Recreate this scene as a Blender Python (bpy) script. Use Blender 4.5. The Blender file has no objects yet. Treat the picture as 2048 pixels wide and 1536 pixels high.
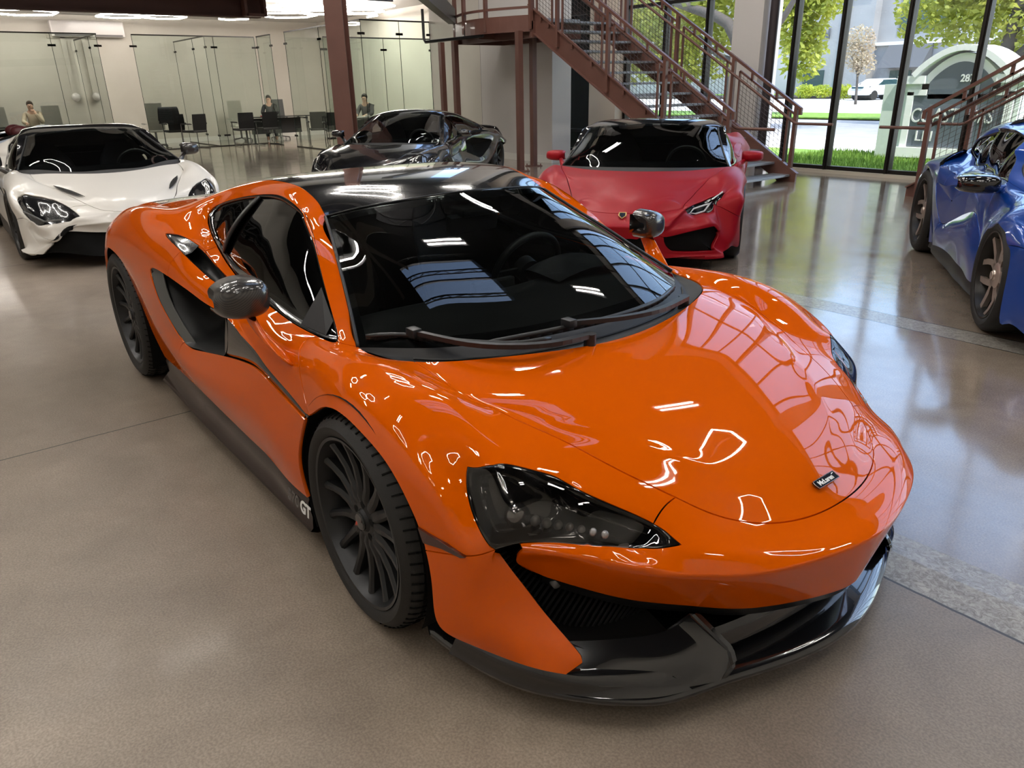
import bpy, bmesh, math, random
from mathutils import Vector, Matrix, Quaternion, noise
PI = math.pi
random.seed(7)
SC = bpy.context.scene
COL = SC.collection
def R(d): return math.radians(d)

# ---------------------------------------------------------------- materials
MATS = {}
def nodes_of(m):
    m.use_nodes = True
    return m.node_tree.nodes, m.node_tree.links
def mat(name, color=(.5,.5,.5), rough=.5, metal=0., coat=0., coat_rough=.03, spec=.5, bump=None, noise_col=None, emit=None, alpha=None, trans=0., ior=1.45):
    if name in MATS: return MATS[name]
    m = bpy.data.materials.new(name); n, l = nodes_of(m)
    b = n['Principled BSDF']
    b.inputs['Base Color'].default_value = (*color, 1)
    b.inputs['Roughness'].default_value = rough
    b.inputs['Metallic'].default_value = metal
    b.inputs['Coat Weight'].default_value = coat
    b.inputs['Coat Roughness'].default_value = coat_rough
    b.inputs['Specular IOR Level'].default_value = spec
    b.inputs['IOR'].default_value = ior
    b.inputs['Transmission Weight'].default_value = trans
    if emit:
        b.inputs['Emission Color'].default_value = (*emit[0], 1)
        b.inputs['Emission Strength'].default_value = emit[1]
    if noise_col:      # (scale, second colour, amount low, amount high)
        tc = n.new('ShaderNodeTexCoord'); nt = n.new('ShaderNodeTexNoise'); nt.inputs['Scale'].default_value = noise_col[0]; nt.inputs['Detail'].default_value = 6
        cr = n.new('ShaderNodeValToRGB'); cr.color_ramp.elements[0].position = noise_col[2]; cr.color_ramp.elements[1].position = noise_col[3]
        cr.color_ramp.elements[0].color = (*color, 1); cr.color_ramp.elements[1].color = (*noise_col[1], 1)
        l.new(tc.outputs['Object'], nt.inputs['Vector']); l.new(nt.outputs['Fac'], cr.inputs['Fac']); l.new(cr.outputs['Color'], b.inputs['Base Color'])
    if bump:           # (scale, strength)
        tc = n.new('ShaderNodeTexCoord'); nt = n.new('ShaderNodeTexNoise'); nt.inputs['Scale'].default_value = bump[0]; nt.inputs['Detail'].default_value = 4
        bp = n.new('ShaderNodeBump'); bp.inputs['Strength'].default_value = bump[1]; bp.inputs['Distance'].default_value = .01
        l.new(tc.outputs['Object'], nt.inputs['Vector']); l.new(nt.outputs['Fac'], bp.inputs['Height']); l.new(bp.outputs['Normal'], b.inputs['Normal'])
    MATS[name] = m
    return m
def glass_mat(name, tint=(.8,.85,.83), clear=.85, rough=.0, f0=1.5):
    """thin architectural or tinted glass: fresnel mirror over a tinted see-through sheet"""
    if name in MATS: return MATS[name]
    m = bpy.data.materials.new(name); n, l = nodes_of(m)
    n.remove(n['Principled BSDF']); out = n['Material Output']
    t = n.new('ShaderNodeBsdfTransparent'); t.inputs['Color'].default_value = (tint[0]*clear, tint[1]*clear, tint[2]*clear, 1)
    g = n.new('ShaderNodeBsdfGlossy'); g.inputs['Roughness'].default_value = rough; g.inputs['Color'].default_value = (1,1,1,1)
    f = n.new('ShaderNodeFresnel'); f.inputs['IOR'].default_value = f0
    x = n.new('ShaderNodeMixShader')
    l.new(f.outputs[0], x.inputs[0]); l.new(t.outputs[0], x.inputs[1]); l.new(g.outputs[0], x.inputs[2]); l.new(x.outputs[0], out.inputs[0])
    MATS[name] = m
    return m

# ---------------------------------------------------------------- objects
def tag(o, label=None, cat=None, group=None, kind=None):
    if label: o['label'] = label
    if cat: o['category'] = cat
    if group: o['group'] = group
    if kind: o['kind'] = kind
    return o
def thing(name, label, cat, loc=(0,0,0), rotz=0., group=None):
    o = bpy.data.objects.new(name, None); COL.objects.link(o)
    o.location = loc; o.rotation_euler = (0,0,rotz); o.empty_display_size = .1
    return tag(o, label, cat, group)
def link_mesh(name, me, material=None, parent=None, smooth=True):
    o = bpy.data.objects.new(name, me); COL.objects.link(o)
    if material is not None and not me.materials: me.materials.append(material)
    if parent is not None: o.parent = parent
    if smooth:
        for p in me.polygons: p.use_smooth = True
    return o
def obj(name, bm, material, parent=None, smooth=False, auto=None):
    me = bpy.data.meshes.new(name); bmesh.ops.recalc_face_normals(bm, faces=bm.faces); bm.to_mesh(me); bm.free()
    o = link_mesh(name, me, material, parent, smooth)
    if auto is not None:
        for p in me.polygons: p.use_smooth = True
        try: me.set_sharp_from_angle(angle=R(auto))
        except Exception: pass
    return o
def struct(name, bm, m, parent=None, auto=None):
    o = obj(name, bm, m, parent, auto=auto)
    if parent is None: o['kind'] = 'structure'
    return o
def dup_tree(root, parent=None):
    c = root.copy(); COL.objects.link(c); c.parent = parent
    for ch in [o for o in bpy.data.objects if o.parent == root]: dup_tree(ch, c)
    return c
def new_bm(): return bmesh.new()
def add_box(bm, lo, hi, M=None, bevel=0):
    x0,y0,z0 = lo; x1,y1,z1 = hi
    vs = [bm.verts.new(p) for p in ((x0,y0,z0),(x1,y0,z0),(x1,y1,z0),(x0,y1,z0),(x0,y0,z1),(x1,y0,z1),(x1,y1,z1),(x0,y1,z1))]
    if M is not None:
        for v in vs: v.co = M @ v.co
    fs = [bm.faces.new([vs[i] for i in f]) for f in ((3,2,1,0),(4,5,6,7),(0,1,5,4),(1,2,6,5),(2,3,7,6),(3,0,4,7))]
    if bevel:
        es = list({e for f in fs for e in f.edges})
        bmesh.ops.bevel(bm, geom=es, offset=bevel, segments=2, profile=.6, affect='EDGES')
    return vs
def add_bar(bm, a, b, w, h=None, up=(0,0,1)):
    """rectangular bar from a to b, width w across, height h along up"""
    a = Vector(a); b = Vector(b); h = w if h is None else h
    d = (b-a).normalized(); s = d.cross(Vector(up))
    if s.length < 1e-4: s = d.cross(Vector((1,0,0)))
    s.normalize(); u = s.cross(d)
    vs = []
    for p in (a, b):
        for i, j in ((-1,-1),(1,-1),(1,1),(-1,1)): vs.append(bm.verts.new(p + s*(w/2*i) + u*(h/2*j)))
    for f in ((0,1,2,3),(7,6,5,4),(0,4,5,1),(1,5,6,2),(2,6,7,3),(3,7,4,0)): bm.faces.new([vs[i] for i in f])
def add_tube(bm, pts, r, n=8, cap=True, closed=False):
    pts = [Vector(p) for p in pts]; rs = r if hasattr(r, '__len__') else [r]*len(pts)
    rings = []; prev = None
    for i, p in enumerate(pts):
        if closed: d = pts[(i+1) % len(pts)] - pts[i-1]
        else: d = pts[min(i+1, len(pts)-1)] - pts[max(i-1, 0)]
        d.normalize()
        if prev is None:
            a = d.cross(Vector((0,0,1)));
            if a.length < 1e-3: a = d.cross(Vector((0,1,0)))
        else: a = prev - d*prev.dot(d)
        a.normalize(); prev = a; b = d.cross(a)
        rings.append([bm.verts.new(p + (a*math.cos(2*PI*k/n) + b*math.sin(2*PI*k/n))*rs[i]) for k in range(n)])
    m = len(rings)
    for i in range(m if closed else m-1):
        A, B = rings[i], rings[(i+1) % m]
        for k in range(n): bm.faces.new((A[k], A[(k+1)%n], B[(k+1)%n], B[k]))
    if cap and not closed:
        bm.faces.new(rings[0][::-1]); bm.faces.new(rings[-1])
def add_lathe(bm, prof, n=48, M=None, a0=0., a1=2*PI, axis='Y'):
    """prof: list of (along axis, radius)"""
    full = abs(a1-a0-2*PI) < 1e-6; cnt = n if full else n+1
    rings = []
    for k in range(cnt):
        a = a0 + (a1-a0)*k/n; ring = []
        for (t, r) in prof:
            c, s = r*math.cos(a), r*math.sin(a)
            p = Vector((c, t, s)) if axis == 'Y' else (Vector((c, s, t)) if axis == 'Z' else Vector((t, c, s)))
            ring.append(bm.verts.new(M @ p if M is not None else p))
        rings.append(ring)
    for k in range(n):
        A, B = rings[k], rings[(k+1) % cnt]
        for i in range(len(prof)-1):
            try: bm.faces.new((A[i], A[i+1], B[i+1], B[i]))
            except Exception: pass
def add_prism(bm, pts, d):
    """closed outline pts (3D), extruded by vector d"""
    d = Vector(d); A = [bm.verts.new(p) for p in pts]; B = [bm.verts.new(Vector(p)+d) for p in pts]
    bm.faces.new(A); bm.faces.new(B[::-1])
    for i in range(len(A)): bm.faces.new((A[i], B[i], B[(i+1)%len(A)], A[(i+1)%len(A)]))
def cr_curve(pts, n, closed=False):
    """Catmull-Rom through pts resampled to n points by arc length"""
    P = [Vector(p) for p in pts]; m = len(P); dense = []
    segs = m if closed else m-1
    for i in range(segs):
        p1, p2 = P[i], P[(i+1) % m]
        p0 = P[i-1] if (closed or i > 0) else p1*2-p2
        p3 = P[(i+2) % m] if (closed or i < m-2) else p2*2-p1
        for k in range(10):
            t = k/10
            dense.append(.5*((2*p1)+(p2-p0)*t+(2*p0-5*p1+4*p2-p3)*t*t+(3*p1-p0-3*p2+p3)*t**3))
    dense.append(P[0].copy() if closed else P[-1].copy())
    L = [0.]
    for a, b in zip(dense[:-1], dense[1:]): L.append(L[-1]+(b-a).length)
    out = []; j = 0; cnt = n
    for k in range(cnt):
        s = L[-1]*k/(n if closed else (n-1))
        while j < len(L)-2 and L[j+1] < s: j += 1
        f = (s-L[j])/max(1e-9, L[j+1]-L[j]); out.append(dense[j].lerp(dense[j+1], min(1, max(0, f))))
    return out
def add_grid(bm, rows, close=False):
    V = [[bm.verts.new(p) for p in r] for r in rows]
    for i in range(len(V)-1):
        m = len(V[i])
        for j in range(m if close else m-1):
            try: bm.faces.new((V[i][j], V[i][(j+1)%m], V[i+1][(j+1)%m], V[i+1][j]))
            except Exception: pass
    return V
def add_ball(bm, c, r, sc=(1,1,1), seg=16, M=None):
    g = bmesh.ops.create_uvsphere(bm, u_segments=seg, v_segments=max(6, seg*2//3), radius=r)
    for v in g['verts']:
        v.co = Vector((v.co.x*sc[0], v.co.y*sc[1], v.co.z*sc[2]))
        if M is not None: v.co = M @ v.co
        v.co += Vector(c)
def add_text(name, body, size, material, M, parent=None, extrude=.002, bold=0., sx=1., align='CENTER', shear=0.):
    cu = bpy.data.curves.new(name, 'FONT'); cu.body = body; cu.size = size; cu.extrude = extrude; cu.offset = bold
    cu.align_x = align; cu.align_y = 'CENTER'; cu.shear = shear; cu.resolution_u = 4
    t = bpy.data.objects.new(name, cu); COL.objects.link(t)
    dg = bpy.context.evaluated_depsgraph_get(); me = bpy.data.meshes.new_from_object(t.evaluated_get(dg))
    bpy.data.objects.remove(t); me.transform(M @ Matrix.Diagonal((sx,1,1,1)))
    me.materials.clear(); me.materials.append(material)
    o = bpy.data.objects.new(name, me); COL.objects.link(o)
    if parent is not None: o.parent = parent
    return o
def frame(o, x, y, z=None):
    """4x4 with columns x,y,z axes at origin o"""
    x = Vector(x).normalized(); y = Vector(y); y = (y - x*y.dot(x)).normalized()
    z = x.cross(y)
    return Matrix(((x.x,y.x,z.x,o[0]),(x.y,y.y,z.y,o[1]),(x.z,y.z,z.z,o[2]),(0,0,0,1)))
# ---------------------------------------------------------------- car body from a control cage
class Cage:
    """half-car cage; vertices (x forward, w = distance from the centre line, z up); panels are sets of faces"""
    def __init__(s, V, panels, creases=(), level=3, interp=6):
        s.V = V; s.panels = panels; s.level = level
        names = []; idx = {}
        used = {n for fs in panels.values() for f in fs for n in f}
        pos = []
        s.side = []
        for n in used:
            x, w, z = V[n]
            if abs(w) < 1e-6: idx[n,-1] = idx[n,1] = len(pos); pos.append(Vector((x,0,z)))
            else:
                idx[n,-1] = len(pos); pos.append(Vector((x,-w,z))); idx[n,1] = len(pos); pos.append(Vector((x,w,z)))
        faces = []; tags = []
        keys = list(panels)
        for ki, k in enumerate(keys):
            for f in panels[k]:
                a = [idx[n,-1] for n in f]; b = [idx[n,1] for n in f][::-1]
                faces.append(a); tags.append(ki*2)
                faces.append(b); tags.append(ki*2+1)
        me = bpy.data.meshes.new('cage'); me.from_pydata([tuple(p) for p in pos], [], faces)
        # consistent winding
        bm = bmesh.new(); bm.from_mesh(me); bm.verts.ensure_lookup_table(); bm.faces.ensure_lookup_table()
        lay = bm.faces.layers.int.new('panel')
        for f, t in zip(bm.faces, tags): f[lay] = t
        cl = bm.edges.layers.float.get('crease_edge') or bm.edges.layers.float.new('crease_edge')
        cr = {}
        for a, b, v in creases:
            for sd in (-1, 1): cr[frozenset((idx[a,sd], idx[b,sd]))] = v
        for e in bm.edges:
            v = cr.get(frozenset((e.verts[0].index, e.verts[1].index)))
            if v: e[cl] = v
        bmesh.ops.recalc_face_normals(bm, faces=bm.faces)
        bm.to_mesh(me); bm.free()
        o = bpy.data.objects.new('cage', me); COL.objects.link(o)
        md = o.modifiers.new('s', 'SUBSURF'); md.levels = 2; md.render_levels = 2; md.boundary_smooth = 'PRESERVE_CORNERS'; md.use_limit_surface = True
        N = len(pos); cur = [p.copy() for p in pos]
        for it in range(interp):
            dg = bpy.context.evaluated_depsgraph_get(); ev = o.evaluated_get(dg).to_mesh()
            for i in range(N):
                cur[i] += (pos[i] - ev.vertices[i].co) * (.9 if it else 1.)
            o.evaluated_get(dg).to_mesh_clear()
            for i in range(N): me.vertices[i].co = cur[i]
            me.update(); bpy.context.view_layer.update()
        md.levels = level
        dg = bpy.context.evaluated_depsgraph_get(); full = bpy.data.meshes.new_from_object(o.evaluated_get(dg))
        bpy.data.objects.remove(o)
        if full.polygons[0] and sum(p.normal.z*p.area for p in full.polygons) < 0: full.flip_normals()
        s.full = full; s.keys = keys
        s.pan = [a.value for a in full.attributes['panel'].data]
        s.nor = [v.vector.copy() for v in full.vertex_normals]
    def face_ids(s, names, side=None):
        ks = {s.keys.index(n) for n in names}
        return [i for i, t in enumerate(s.pan) if (t//2) in ks and (side is None or (t % 2) == (0 if side < 0 else 1))]
    def part(s, name, names, material, parent, side=None, gap=.0016, skirt=.012, off=0.):
        full = s.full; F = s.face_ids(names, side)
        vid = {}; co = []; no = []; faces = []
        from collections import defaultdict
        ecount = defaultdict(int)
        for fi in F:
            vs = list(full.polygons[fi].vertices); faces.append(vs)
            for a, b in zip(vs, vs[1:]+vs[:1]): ecount[frozenset((a,b))] += 1
        bnd = {e for e, c in ecount.items() if c == 1}
        center_ok = side is not None
        inward = defaultdict(lambda: Vector((0,0,0))); bv = set()
        for e in bnd: bv |= set(e)
        nb = defaultdict(list)
        for e in bnd:
            a, b = tuple(e); nb[a].append(b); nb[b].append(a)
        for vs in faces:
            c = Vector((0,0,0))
            for v in vs: c += full.vertices[v].co
            c /= len(vs)
            for v in vs:
                if v in bv: inward[v] += (c - full.vertices[v].co)
        def base(v):
            p = full.vertices[v].co.copy()
            if v in bv and gap:
                d = inward[v]
                if len(nb[v]) == 2:
                    t = (full.vertices[nb[v][0]].co - full.vertices[nb[v][1]].co)
                    if t.length > 1e-6: t.normalize(); d = d - t*d.dot(t)
                if d.length > 1e-7: p += d.normalized()*gap
            return p - s.nor[v]*off
        for vs in faces:
            for v in vs:
                if v not in vid: vid[v] = len(co); co.append(base(v)); no.append(s.nor[v])
        fl = [[vid[v] for v in vs] for vs in faces]
        nt = len(fl); ltot = sum(len(f) for f in fl)
        lnor = [no[i] for f in fl for i in f]
        if skirt:
            for vs in faces:
                for a, b in zip(vs, vs[1:]+vs[:1]):
                    if frozenset((a,b)) in bnd:
                        pa, pb = co[vid[a]], co[vid[b]]; na, nbv = s.nor[a], s.nor[b]
                        r1 = .0012
                        i = len(co)
                        co += [pa.copy(), pb.copy(), pb - nbv*skirt, pa - na*skirt]
                        fl.append([i+1, i, i+3, i+2])
                        n = (pb-pa).cross(na)
                        n = n.normalized() if n.length > 1e-9 else na
                        lnor += [(n+nbv*.8).normalized(), (n+na*.8).normalized(), n, n]
        me = bpy.data.meshes.new(name); me.from_pydata([tuple(c) for c in co], [], fl)
        for p in me.polygons: p.use_smooth = True
        me.update()
        me.normals_split_custom_set([tuple(n) for n in lnor])
        me.materials.append(material)
        o = bpy.data.objects.new(name, me); COL.objects.link(o); o.parent = parent
        return o
    def shell(s, name, names, material, parent, off=.014):
        full = s.full; F = s.face_ids(names)
        vid = {}; co = []; fl = []
        for fi in F:
            r = []
            for v in full.polygons[fi].vertices:
                if v not in vid: vid[v] = len(co); co.append(tuple(full.vertices[v].co - s.nor[v]*off))
                r.append(vid[v])
            fl.append(r)
        me = bpy.data.meshes.new(name); me.from_pydata(co, [], fl); me.materials.append(material)
        o = bpy.data.objects.new(name, me); COL.objects.link(o); o.parent = parent
        return o
def chain(V, names, side=-1): return [Vector((V[n][0], side*V[n][1], V[n][2])) for n in names]
def loft(bm, A, B, n=40, m=12, bulge=0., off=None, close=False):
    """surface between curves A and B; bulge = outward bow at the middle along off"""
    a = cr_curve(A, n); b = cr_curve(B, n); rows = []
    o = Vector(off) if off is not None else Vector((0,0,1))
    for j in range(m):
        t = j/(m-1)
        rows.append([a[i].lerp(b[i], t) + o*(bulge*4*t*(1-t)) for i in range(n)])
    add_grid(bm, rows)
# ---------------------------------------------------------------- wheels: axis along Y, outer face towards -Y, centre at origin
def make_wheel(name_root, parent, loc, R_t, W_t, R_rim, spokes, rim_mat, tyre_mat, side=-1, style='thin', steer=0., cap_mat=None, treads=True, caliper=None, dark=None, lite=False):
    """outer face at -Y*side... side=-1: outer face to -y"""
    w = thing(name_root, None, None); w.parent = parent; w.location = loc
    if side > 0: w.rotation_euler = (0, 0, PI)
    w.rotation_euler.z += steer
    hw = W_t/2; bm = new_bm()
    prof = [(-hw+.018, R_rim-.004),(-hw+.006,R_rim+.004),(-hw-.004,R_rim+.022),(-hw-.006,(R_rim+R_t)/2),(-hw+.004,R_t-.022),(-hw+.02,R_t-.007),(-hw+.045,R_t-.001),(0,R_t),(hw-.045,R_t-.001),(hw-.02,R_t-.007),(hw,R_t-.03),(hw,R_rim)]
    seg = 96 if not lite else 48
    if treads and not lite:
        # grooves: circumferential
        g = []
        for t, r in prof:
            g.append((t, r))
        prof2 = prof[:6]
        ys = [-hw+.045, -hw+.062, -.035, -.025, .025, .035, hw-.062, hw-.045]
        for k, y in enumerate(ys):
            up = (k % 2 == 0)
            prof2 += [(y, R_t-.0005), (y+.0008, R_t-.008)] if up else [(y-.0008, R_t-.008), (y, R_t-.0005)]
        prof2 += prof[9:]
        prof = prof2
    add_lathe(bm, prof, seg)
    tyre = obj('tyre', bm, tyre_mat, w, smooth=False, auto=35)
    if treads and not lite:
        bm = new_bm()
        for k in range(64):
            a = 2*PI*k/64; M = Matrix.Rotation(-a, 4, 'Y')
            for s in (-1, 1):
                p = [Vector((0,s*(hw-.012),R_t-.0105)), Vector((.002,s*(hw-.03),R_t-.0022)), Vector((.012,s*(hw-.075),R_t+.0006))]
                q = [M @ v for v in p]
                for a_, b_ in zip(q[:-1], q[1:]): add_bar(bm, a_, b_, .0045, .0035, up=(q[0]).normalized())
        obj('tread_groove', bm, dark, tyre)
    # rim barrel and lip
    bm = new_bm()
    add_lathe(bm, [(-hw+.020,R_rim-.012),(-hw+.008,R_rim+.001),(-hw+.004,R_rim+.001),(-hw+.006,R_rim-.008),(-hw+.022,R_rim-.014),(-hw+.05,R_rim-.026),(hw-.03,R_rim-.034),(hw-.01,R_rim-.01)], seg)
    obj('rim', bm, rim_mat if not lite else (dark if False else mat('wheel barrel', (.03,.028,.027), rough=.35, metal=.6)), w, auto=40)
    # spokes
    face = -hw+.016
    rh = .062
    bm = new_bm()
    n = spokes
    for k in range(n):
        a0 = 2*PI*k/n + .1
        def P(r, ang, y): return Vector((r*math.cos(ang), y, r*math.sin(ang)))
        if style == 'thin':
            sw = 0.06
            secs = []
            for t in (0,.15,.35,.6,.82,1.):
                r = rh*.72 + (R_rim-.016-rh*.72)*t
                ang = a0 + sw*t*t
                wd = (.040-.020*t + .024*max(0,t-.8)/.2*.5)
                yy = face+.020 + .022*math.sin(PI*min(1,t*1.0))*(.6) - .006*t + (.012 if t == 0 else 0)
                secs.append((r, ang, wd, yy))
            rings = []
            for r, ang, wd, yy in secs:
                tx = Vector((-math.sin(ang),0,math.cos(ang)))
                c = P(r, ang, yy)
                rings.append([bm.verts.new(c - tx*wd*.5), bm.verts.new(c - tx*wd*.22 + Vector((0,-.008,0))), bm.verts.new(c + tx*wd*.22 + Vector((0,-.008,0))), bm.verts.new(c + tx*wd*.5), bm.verts.new(c + tx*wd*.4 + Vector((0,.028,0))), bm.verts.new(c - tx*wd*.4 + Vector((0,.028,0)))])
            for A, B in zip(rings[:-1], rings[1:]):
                for i in range(6): bm.faces.new((A[i], A[(i+1)%6], B[(i+1)%6], B[i]))
        else:   # forked Y spokes
            for sgn in (-1, 1):
                pts = []
                for t in (0,.3,.55,.8,1.):
                    r = rh*.6 + (R_rim-.012-rh*.6)*t
                    spread = (0 if t < .3 else (t-.3)/.7)*PI/n*.62
                    pts.append((P(r, a0+sgn*(spread+.010/max(r,.05)), face+.012+.03*math.sin(PI*t)*.8+ (.02 if t==0 else 0)), .052-.016*t, a0+sgn*spread))
                rings = []
                for c, wd, ang in pts:
                    tx = Vector((-math.sin(ang),0,math.cos(ang)))
                    rings.append([bm.verts.new(c - tx*wd*.5), bm.verts.new(c + tx*wd*.5), bm.verts.new(c + tx*wd*.4 + Vector((0,.03,0))), bm.verts.new(c - tx*wd*.4 + Vector((0,.03,0)))])
                for A, B in zip(rings[:-1], rings[1:]):
                    for i in range(4): bm.faces.new((A[i], A[(i+1)%4], B[(i+1)%4], B[i]))
    add_lathe(bm, [(face+.012,.0),(face+.012,.030),(face+.020,.036),(face+.022,.058),(face+.032,.078),(face+.06,.082),(face+.06,0)], 40)
    for k in range(5):      # bolt pockets
        pass
    obj('spokes', bm, rim_mat, w, auto=38)
    bm = new_bm()
    for k in range(5):
        a = 2*PI*k/5+.3
        add_lathe(bm, [(face+.0205,0),(face+.0205,.0115)], 14, M=Matrix.Translation((.0505*math.cos(a),-.001,.0505*math.sin(a))))
    if not lite: obj('bolt_recess', bm, dark, w)
    else: bm.free()
    bm = new_bm(); add_lathe(bm, [(face+.004,0),(face+.0045,.024),(face+.008,.0275),(face+.02,.0285)], 32)
    obj('centre_cap', bm, cap_mat or rim_mat, w, auto=40)
    # brake disc
    bm = new_bm(); add_lathe(bm, [(.0,.06),(.0,R_rim-.062),(.028,R_rim-.062),(.028,.06)], 48)
    obj('brake_disc', bm, dark, w, auto=40)
    if caliper is not None:
        bm = new_bm(); add_lathe(bm, [(-.035,R_rim-.13),(-.042,R_rim-.09),(-.035,R_rim-.045),(.05,R_rim-.045),(.05,R_rim-.13),(-.035,R_rim-.13)], 10, a0=R(140), a1=R(215))
        obj('brake_caliper', bm, caliper, w)
    bm = new_bm(); add_lathe(bm, [(hw-.03,0),(hw-.03,R_rim-.02)], 32); obj('wheel_back', bm, dark, w)
    return w
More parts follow.
